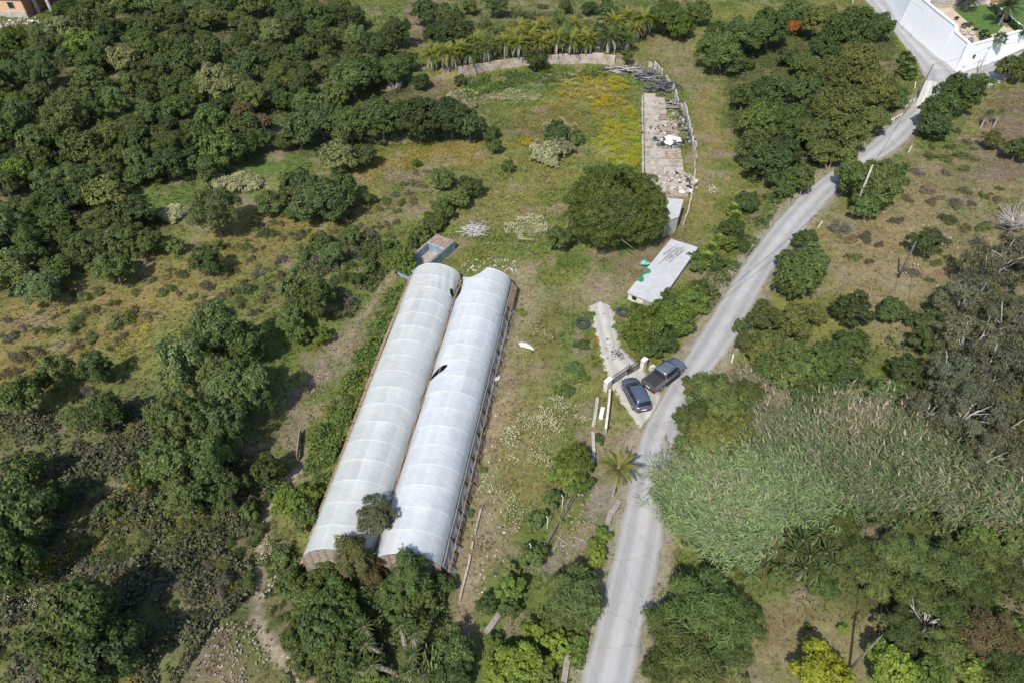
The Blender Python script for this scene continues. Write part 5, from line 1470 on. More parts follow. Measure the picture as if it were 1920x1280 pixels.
def body_prof(w, zb, zs, zt, tw=None):
    """half profile from sill up to shoulder and in to the centre line"""
    tw = w * .9 if tw is None else tw
    return [(w * .80, zb), (w * .97, zb + .10), (w, (zb + zs) * .52), (w * .985, zs), (tw, zt), (tw * .5, zt + .035), (0.001, zt + .045)]

def make_car(kind, label, px, head_px, colour):
    c = ground(*px); h = ground(*head_px); az = math.atan2(h[1] - c[1], h[0] - c[0])
    name = 'pickup_truck' if kind == 'pickup' else 'parked_car'
    t = thing(name, label, 'pickup truck' if kind == 'pickup' else 'car', (c[0], c[1], float(terrain(c[0], c[1])) + .075), az)
    P = M[colour]; t.scale = (.94, .94, .94)
    if kind == 'suv':
        Lh, w = 2.22, .92
        st = [(-2.22, body_prof(.80, .38, .74, .92)), (-2.12, body_prof(.88, .30, .82, 1.0)), (-1.7, body_prof(w, .26, .86, 1.02)), (-.8, body_prof(w, .24, .86, 1.0)), (.3, body_prof(w, .24, .85, .98)), (.95, body_prof(w, .24, .84, .97)), (1.5, body_prof(.91, .26, .80, .92)), (1.95, body_prof(.84, .28, .70, .82)), (2.18, body_prof(.70, .34, .60, .68)), (2.22, body_prof(.62, .38, .56, .60))]
        loft(st, None, 'body', P, t)
        # cabin glasshouse: dark glass, then the painted roof and pillars over it
        def cab(w0, z0, w1, z1): return [(w0, z0), (w0 * .5 + w1 * .5, (z0 + z1) / 2), (w1, z1), (w1 * .5, z1 + .03), (.001, z1 + .04)]
        loft([(-2.08, cab(.76, .98, .72, 1.0)), (-1.72, cab(.80, .98, .64, 1.44)), (-.6, cab(.83, .97, .67, 1.53)), (.2, cab(.83, .97, .66, 1.52)), (.42, cab(.83, .97, .64, 1.47)), (1.22, cab(.80, .94, .74, .97))], None, 'window', M['glass_car'], t)
        loft([(-1.86, [(.64, 1.40), (.63, 1.45), (.3, 1.49), (.001, 1.50)]), (-1.5, [(.685, 1.47), (.66, 1.52), (.33, 1.56), (.001, 1.57)]), (-.6, [(.70, 1.49), (.67, 1.56), (.33, 1.59), (.001, 1.60)]), (.2, [(.69, 1.49), (.66, 1.55), (.33, 1.58), (.001, 1.59)]), (.40, [(.67, 1.46), (.64, 1.50), (.32, 1.53), (.001, 1.54)])], None, 'roof', P, t)
        for s in (-1, 1):
            MB().tube([(.38, s * .655, 1.49), (1.2, s * .79, .99)], .04, 6).build('pillar', P, t)
            MB().tube([(-1.75, s * .665, 1.46), (-2.06, s * .77, 1.0)], .055, 6).build('pillar', P, t)
            MB().tube([(-.55, s * .70, 1.50), (-.5, s * .845, .98)], .035, 6).build('pillar', M['trim'], t)
            MB().tube([(-1.5, s * .60, 1.60), (-1.4, s * .60, 1.635), (.0, s * .60, 1.64), (.1, s * .60, 1.60)], .02, 5).build('roof_rail', M['trim'], t)
            m_ = MB().box((.78, s * 1.0, 1.03), (.14, .22, .15)).build('mirror', P, t)
            MB().box((-2.15, s * .66, .86), (.16, .30, .17), s * -.25).build('tail_light', M['lamp_red'], t)
            MB().box((2.0, s * .62, .70), (.28, .26, .10), s * -.5).build('headlight', M['lamp_clear'], t)
            wheel(t, 1.36, s * .80); wheel(t, -1.32, s * .80)
            MB().tube([(-1.75, s * .925, .30), (1.7, s * .925, .30)], .03, 5).build('sill_trim', M['trim'], t)
            for x in (-.2, .72, -1.05): MB().box((x, s * .925, .62), (.012, .012, .62)).build('door_gap', M['trim'], t)
            MB().box((-.35, s * .935, .82), (.2, .03, .03)).build('door_handle', M['trim'], t)
        MB().box((-2.235, 0, .62), (.03, .52, .115)).build('number_plate', M['plate'], t)
        MB().box((-2.2, 0, .42), (.10, 1.4, .12)).build('rear_bumper', M['trim'], t)
        MB().box((2.19, 0, .48), (.08, .95, .2)).build('grille', M['trim'], t)
        MB().box((-1.80, 0, 1.52), (.22, 1.1, .03), 0, -.12).build('spoiler', P, t)
    else:
        w = .95
        hood = [(.45, body_prof(w, .40, .98, 1.10)), (1.15, body_prof(w, .40, .98, 1.12)), (1.7, body_prof(.95, .42, .98, 1.10)), (2.3, body_prof(.92, .42, .92, 1.02)), (2.58, body_prof(.84, .46, .82, .92)), (2.66, body_prof(.76, .50, .74, .80))]
        loft([(-.95, body_prof(w, .40, 1.0, 1.08)), (-.4, body_prof(w, .40, 1.0, 1.08))] + hood, None, 'body', P, t)
        # load bed: side walls, tailgate, roller cover
        for s in (-1, 1):
            MB().hexa([(-2.62, s * .93 - (.0 if s > 0 else 0), .48), (-.96, s * .93, .42), (-.96, s * .84, .42), (-2.62, s * .84, .48)][::(1 if s < 0 else -1)], [(-2.62, s * .93, 1.12), (-.96, s * .94, 1.12), (-.96, s * .82, 1.12), (-2.62, s * .82, 1.12)][::(1 if s < 0 else -1)]).build('bed_side', P, t)
            MB().tube([(-2.55, s * .80, 1.15), (-1.0, s * .80, 1.15)], .025, 5).build('bed_rail', M['alloy'], t)
            MB().box((-2.66, s * .83, .92), (.07, .2, .38)).build('tail_light', M['lamp_red'], t)
            MB().box((2.46, s * .68, .86), (.26, .30, .14), s * -.4).build('headlight', M['lamp_clear'], t)
            MB().box((.98, s * 1.06, 1.18), (.16, .24, .2)).build('mirror', M['trim'], t)
            wheel(t, 1.75, s * .82, .40, .27); wheel(t, -1.55, s * .84, .40, .27)
            MB().box((.2, s * .99, .36), (2.2, .18, .06)).build('side_step', M['trim'], t)
            for x in (-.9, .05, 1.1): MB().box((x, s * .955, .78), (.014, .014, .7)).build('door_gap', M['trim'], t)
            for x in (-.15, .8): MB().box((x - .1, s * .965, .98), (.2, .03, .03)).build('door_handle', M['trim'], t)
            MB().tube([(.92, s * .70, 1.69), (1.42, s * .83, 1.13)], .04, 6).build('pillar', P, t)
            MB().tube([(-.83, s * .71, 1.68), (-.94, s * .85, 1.1)], .05, 6).build('pillar', P, t)
            MB().tube([(.02, s * .735, 1.70), (.04, s * .87, 1.1)], .035, 6).build('pillar', M['trim'], t)
            MB().tube([(-.55, s * .60, 1.84), (.65, s * .60, 1.84)], .02, 5).build('roof_rail', M['trim'], t)
        MB().box((-2.63, 0, .82), (.08, 1.62, .58)).build('tailgate', P, t)
        MB().box((-2.68, 0, .48), (.14, 1.75, .14)).build('rear_bumper', M['trim'], t)
        MB().box((-2.675, 0, .66), (.03, .5, .11)).build('number_plate', M['plate'], t)
        cv = MB().box((-1.78, 0, 1.10), (1.62, 1.58, .05)).build('bed_cover', M['cover'], t)
        for i in range(11): MB().box((-2.52 + i * .148, 0, 1.13), (.10, 1.55, .012)).build('cover_slat', M['cover'], cv)
        MB().tube([(-1.02, -.78, 1.12), (-1.06, -.66, 1.42), (-1.06, .66, 1.42), (-1.02, .78, 1.12)], .04, 6).build('roll_bar', M['trim'], t)
        def cab(w0, z0, w1, z1): return [(w0, z0), ((w0 + w1) / 2, (z0 + z1) / 2), (w1, z1), (w1 * .5, z1 + .03), (.001, z1 + .04)]
        loft([(-.96, cab(.84, 1.06, .82, 1.1)), (-.86, cab(.86, 1.06, .70, 1.66)), (-.3, cab(.87, 1.06, .72, 1.73)), (.6, cab(.87, 1.06, .71, 1.72)), (.92, cab(.86, 1.06, .69, 1.66)), (1.46, cab(.84, 1.06, .80, 1.12))], None, 'window', M['glass_car'], t)
        loft([(-.9, [(.70, 1.62), (.69, 1.68), (.34, 1.71), (.001, 1.72)]), (-.75, [(.73, 1.68), (.71, 1.76), (.35, 1.79), (.001, 1.80)]), (.6, [(.73, 1.68), (.70, 1.75), (.35, 1.78), (.001, 1.79)]), (.93, [(.71, 1.65), (.68, 1.70), (.34, 1.73), (.001, 1.74)])], None, 'roof', P, t)
        MB().box((2.64, 0, .72), (.1, 1.0, .26)).build('grille', M['trim'], t)
        MB().box((2.62, 0, .50), (.14, 1.7, .14)).build('front_bumper', M['trim'], t)
    return t
make_car('suv', 'dark blue grey estate car parked nose to the gate', (1191, 746), (1176, 719), 'paint_suv')
make_car('pickup', 'slate grey double cab pickup with black bed cover at the roadside', (1244, 710), (1274, 687), 'paint_pick')

# ------------------------------------------------------------------ palms, yuccas, agaves, cactus
def palm(px_base, h, R, crown, col, label, group, trunk_mat='thatch', r0=.22, r1=.2, skirt=True, cat='palm', nm='palm_tree', lean=(0, 0), seed=0, skirtcol=(.52, .49, .44)):
    g = ground(*px_base); t = thing(nm, label, cat, (g[0], g[1], g[2]), 0, group)
    obj('trunk', palm_trunk('palm_trunk', M[trunk_mat], h, r0, r1, seed, 7, lean), t)
    c = obj('crown', crown, t, (lean[0], lean[1], h), (0, 0, seed * 1.3)); c.scale = (R, R, R); c.color = (*col, 1)
    if skirt:
        s = obj('dead_fronds', SKIRT[seed % 3], t, (lean[0], lean[1], h - .15), (0, 0, seed)); s.scale = (R * .9, R * .9, min(R, h) * 1.05); s.color = (*skirtcol, 1)
    return t, g
row = [(812, 128), (828, 118), (846, 124), (862, 112), (880, 116), (896, 104), (912, 112), (928, 98), (946, 104), (962, 88), (972, 106), (990, 96), (1012, 102), (1030, 90), (1042, 100), (1058, 86), (1070, 98), (1086, 88), (1100, 96), (1108, 80), (1142, 92), (1160, 78), (1172, 88), (1188, 72), (1202, 64), (1214, 54), (975, 70), (1000, 76), (1020, 70), (1050, 66), (1078, 66), (1150, 60), (1175, 52)]
rr = random.Random(12)
rowx = sorted(range(len(row)), key=lambda i: row[i][0]); rank = {k: n for n, k in enumerate(rowx)}
def nth(n):
    w = ['first', 'second', 'third', 'fourth', 'fifth', 'sixth', 'seventh', 'eighth', 'ninth', 'tenth', 'eleventh', 'twelfth', 'thirteenth', 'fourteenth', 'fifteenth', 'sixteenth', 'seventeenth', 'eighteenth', 'nineteenth', 'twentieth']
    if n < 20: return w[n]
    t_, u_ = divmod(n + 1, 10)
    base = {2: 'twenty', 3: 'thirty'}[t_]
    return base + ' ' + w[u_ - 1] if u_ else {2: 'twentieth', 3: 'thirtieth'}[t_]
for i, (u, v) in enumerate(row):
    k = rr.random(); col = (.165 + .05 * k, .20 + .01 * k, .034) if rr.random() < .75 else (.10, .14, .035)
    palm((u, v + 6), rr.uniform(1.9, 3.3), rr.uniform(2.0, 2.8), PALM[i % 3], col, f'yellowing palm with grey hanging dead fronds, {nth(rank[i])} from the left in the palm row', 'yellowing palms in the row behind the curved wall', seed=i, r0=.2, r1=.17)
t, g = palm((1121, 96), 3.9, 1.8, FAN[0], (.15, .20, .08), 'fan palm with thick shaggy trunk standing proud of the palm row', None, r0=.75, r1=.5, seed=2, nm='fan_palm', skirt=True)
palm((1149, 930), 4.1, 1.6, PALM_BIG[0], (.22, .225, .06), 'lone date palm with long yellow green fronds beside the lower road', None, seed=1, r0=.13, r1=.12, skirt=False)
# villa garden palms stand on the terrace
def gpalm(u, v, h, R, crown, col, label, seed, nm='palm_tree', r0=.25, r1=.2, skirt=False):
    g = flat(u, v, GZ0); t = thing(nm, label, 'palm', tuple(g))
    obj('trunk', palm_trunk('palm_trunk', M['thatch'], h, r0, r1, seed, 7), t)
    c = obj('crown', crown, t, (0, 0, h), (0, 0, seed)); c.scale = (R, R, R); c.color = (*col, 1)
gpalm(1874, 47, 3.2, 2.9, PALM_BIG[1], (.075, .10, .045), 'tall date palm with spreading crown on the villa lawn', 1, r0=.3)
gpalm(1809, 20, 2.0, 2.4, PALM_BIG[0], (.06, .075, .05), 'grey green palm in front of the rubble stone wall', 2)
gpalm(1872, 80, .6, 1.5, FAN[1], (.15, .20, .075), 'low fan palm hanging over the villa wall corner', 3, 'fan_palm')
gpalm(1846, 76, .3, 1.2, FAN[0], (.10, .14, .05), 'low dark fan plant beside the villa lawn edge', 4, 'fan_palm')
palm((1965, 220), 2.0, 2.6, PALM_BIG[0], (.06, .085, .035), 'dark palm reaching in at the right edge on the bare slope', None, seed=4, skirt=False)
palm((1905, 160), 3.4, 2.2, FAN[1], (.13, .18, .05), 'fan palm with leaning trunk at the right edge above the bare slope', None, seed=3, lean=(.8, .3), skirt=False, nm='fan_palm', trunk_mat='bark', r0=.2, r1=.16)
# shrub beds in the garden
for i, (u, v, R, c, lab) in enumerate(((1748, 22, .55, (.10, .13, .04), 'small sparse fruit bush in the sandy bed nearest the steps'), (1752, 38, .5, (.09, .10, .05), 'second sparse bush in the sandy bed below the first'), (1773, 46, .6, (.11, .14, .04), 'pale sparse bush in the middle of the sandy bed'), (1792, 38, .45, (.07, .06, .04), 'dark twiggy bush on the sand near the lawn'), (1806, 54, .65, (.08, .12, .04), 'round bush at the lawn corner'), (1816, 52, .6, (.16, .10, .06), 'reddish bush on the lawn edge'), (1826, 62, .6, (.18, .08, .06), 'red flowering bush below the lawn'), (1840, 72, .9, (.05, .08, .03), 'dark round bush at the bottom of the lawn'))):
    g = flat(u, v, GZ0); t = thing('garden_bush', lab, 'bush', tuple(g)); t.scale = (R, R, R)
    cr = obj('foliage', PROTO[('oak', 's')][i % 3], t); cr.color = (*c, 1); obj('stem', STEM[i % 2], t)

# yuccas: tall shaggy trunks with spiky heads
yc = [((705, 1218), 3.0, (-.5, .4)), ((722, 1232), 2.6, (-1.0, -.1)), ((760, 1212), 3.4, (.1, .1)), ((778, 1240), 3.5, (.3, .5)), ((742, 1262), 2.2, (-1.4, -.3)), ((733, 1275), 1.6, (-2.2, .0)), ((770, 1276), 2.0, (.1, -.1)), ((755, 1285), 1.2, (-.4, -.3)), ((790, 1280), 1.5, (.3, .0)), ((712, 1290), 1.0, (-.8, -.4)), ((780, 1262), 2.4, (-.1, .3))]
for i, ((u, v), h, ln) in enumerate(yc):
    lab = 'tall shaggy trunked yucca, ' + nth(sorted(range(len(yc)), key=lambda k: yc[k][0][0] + 8 * yc[k][2][0]).index(i)) + ' head from the left in the bottom group'
    palm((u, v), h, .95, ROS[i % 3], (.125, .165, .055), lab, 'yuccas in the bottom group', seed=i, r0=.19, r1=.16, lean=ln, skirt=False, cat='yucca', nm='yucca')
for i, (u, v, dx) in enumerate([(1492, 1010, 0), (1520, 1000, .1), (1482, 1030, -.2), (1505, 1040, 0), (1528, 1035, .3), (1495, 1062, .1), (1515, 1070, .2), (1540, 1055, .3)]):
    palm((u, v + 25), 1.9, 1.25, ROS[i % 3], (.115, .16, .05), 'spiky green yucca head, ' + nth([2, 6, 0, 3, 5, 1, 4, 7][i]) + ' from the left beside the cane thicket', 'yuccas beside the cane thicket', seed=i, r0=.14, r1=.12, lean=(dx, 0), skirt=False, cat='yucca', nm='yucca')
for (u, v), h, lab in (((1838, 240), 2.1, 'left yucca with shaggy trunk on the upper right bank'), ((1862, 238), 2.2, 'right yucca with shaggy trunk on the upper right bank'), ((1848, 232), 1.5, 'short yucca between the two on the upper right bank')):
    palm((u, v), h, 1.1, ROS[0], (.12, .165, .05), lab, None, seed=u % 7, r0=.16, r1=.14, lean=(.3, .2), skirt=False, cat='yucca', nm='yucca', trunk_mat='thatch')
for i, (u, v, lab) in enumerate(((1330, 470, 'lime leaved banana like plant above the flat roofed building'), (1345, 455, 'upper lime leaved plant on the road bank'), (1352, 436, 'lime leaved plant highest on the road bank'), (1322, 488, 'lime leaved plant nearest the grey roof corner'), (1376, 410, 'lime leaved plant at the track end'), (1372, 396, 'small lime leaved plant above the track end'))):
    palm((u, v + 10), 1.0, 1.15, FAN[i % 2], (.22, .28, .06), lab, None, seed=i, r0=.1, r1=.08, skirt=False, cat='plant', nm='leafy_plant', trunk_mat='bark')
for i, (u, v, lab) in enumerate(((1412, 342, 'left pale variegated agave above the road bank'), (1446, 352, 'right pale variegated agave above the road bank'))):
    g = ground(u, v); t = thing('agave', lab, 'agave', tuple(g)); c = obj('leaves', AGAVE[0], t, (0, 0, .1), (0, 0, i)); c.scale = (1.4, 1.4, 1.4); c.color = (.24, .26, .11, 1)
for k, (u, v) in enumerate(((1690, 130), (1700, 118), (1692, 108), (1702, 138))):
    palm((u, v + 12), 1.2, 1.5, FAN[k % 2], (.12, .17, .04), ['lowest', 'third', 'topmost', 'rightmost'][k] + ' fan leaved shrub beside the village road under the oaks', None, seed=k, skirt=False, nm='fan_palm', r0=.1, r1=.1)
g = ground(806, 1262); t = thing('cactus', 'tall branching candelabra cactus right of the yuccas', 'cactus', tuple(g))
rr = random.Random(5)
for i in range(34):
    a = rr.uniform(0, 6.28); r = rr.uniform(.1, 1.15); h = rr.uniform(1.0, 2.7); x, y = r * math.cos(a) * .8, r * math.sin(a)
    b = MB(); b.tube([(x * .15, y * .15, 0), (x * .7, y * .7, h * .35), (x, y, h * .6), (x * 1.05, y * 1.05, h)], [.07, .085, .09, .05], 5); b.build('cactus_arm', M['cactus'], t)

# dead shrubs and bare branches
for i, (u, v, r, lab) in enumerate(((1358, 92, 40, 'bare grey dead tree among the upper oaks'), (1740, 1165, 60, 'bleached leafless tree in the lower right thicket'), (1600, 1045, 34, 'thin dead branches poking from the lower thicket'), (1902, 418, 48, 'big dry grey dead bush at the right edge'), (1770, 1140, 40, 'second bleached dead tree right of the first'), (110, 300, 26, 'grey dead branches low in the left wood'), (1840, 930, 40, 'pale dead stems above the cane thicket'), (740, 165, 22, 'pale trunk showing under the dark tree left of the wall'))):
    g, R = solve(u, v, r, .5); t = thing('dead_tree', lab, 'dead tree', tuple(g), i); t.scale = (R, R, R)
    obj('branches', DEADTREE[i % 2], t); 
    if i == 3:
        obj('branches', DEADTREE[1], t, rot=(0, 0, 1)); obj('branches', DEADTREE[0], t, rot=(0, 0, 2.1))
# ------------------------------------------------------------------ trees and shrubs
# umbrella pine: one big dense crown of tight clumps
g, R = solve(1158, 386, 103, .70)
t = thing('umbrella_pine', 'huge round dense umbrella pine in the middle of the plot', 'pine tree', tuple(g)); t.scale = (R, R, R)
rgp = np.random.default_rng(5); lob = []
for i in range(230):
    z = -.45 + 1.42 * (i + .5) / 230; a = i * 2.39996; q = math.sqrt(max(0, 1 - z * z)); f = rgp.uniform(.86, 1.03) * (.80 + .42 * float(fbm(np.array([math.cos(a) * q * 1.6 + 5]), np.array([math.sin(a) * q * 1.6 + z * 1.6 + 5]), 7, 2)[0]))
    lob.append(((q * f * .90 * math.cos(a), q * f * .90 * math.sin(a), .66 + z * .58 * f), rgp.uniform(.075, .115)))
lc = np.array([l[0] for l in lob]); lr = np.array([l[1] for l in lob])
k = rgp.choice(len(lob), 52000, p=lr ** 2 / (lr ** 2).sum()); d = rand_dirs(52000, rgp, -.5)
Pn = lc[k] + d * (lr[k] * rgp.uniform(.7, 1.08, 52000))[:, None] * np.array([1, 1, .8])
V, F = leaf_cards(Pn, norm(d + .6 * rgp.normal(size=Pn.shape) + [0, 0, .2]),   .018 * rgp.uniform(.7, 1.4, len(Pn)), .42, rgp, norm(d + .5 * rgp.normal(size=Pn.shape)))
cr = obj('crown', np_mesh('pine_crown', V, F, M['leaf'], attrs={'tint': ('FLOAT', 'POINT', np.repeat(np.clip(rgp.normal(.5, .18, len(Pn)) + .3 * (rgp.random(230)[k] - .5), 0, 1), 4))}), t)
cr.color = (.128, .165, .040, 1)
obj('trunk', trunk_mesh('pine_trunk', M['bark'], 77, .5, .05, 12, .8), t)

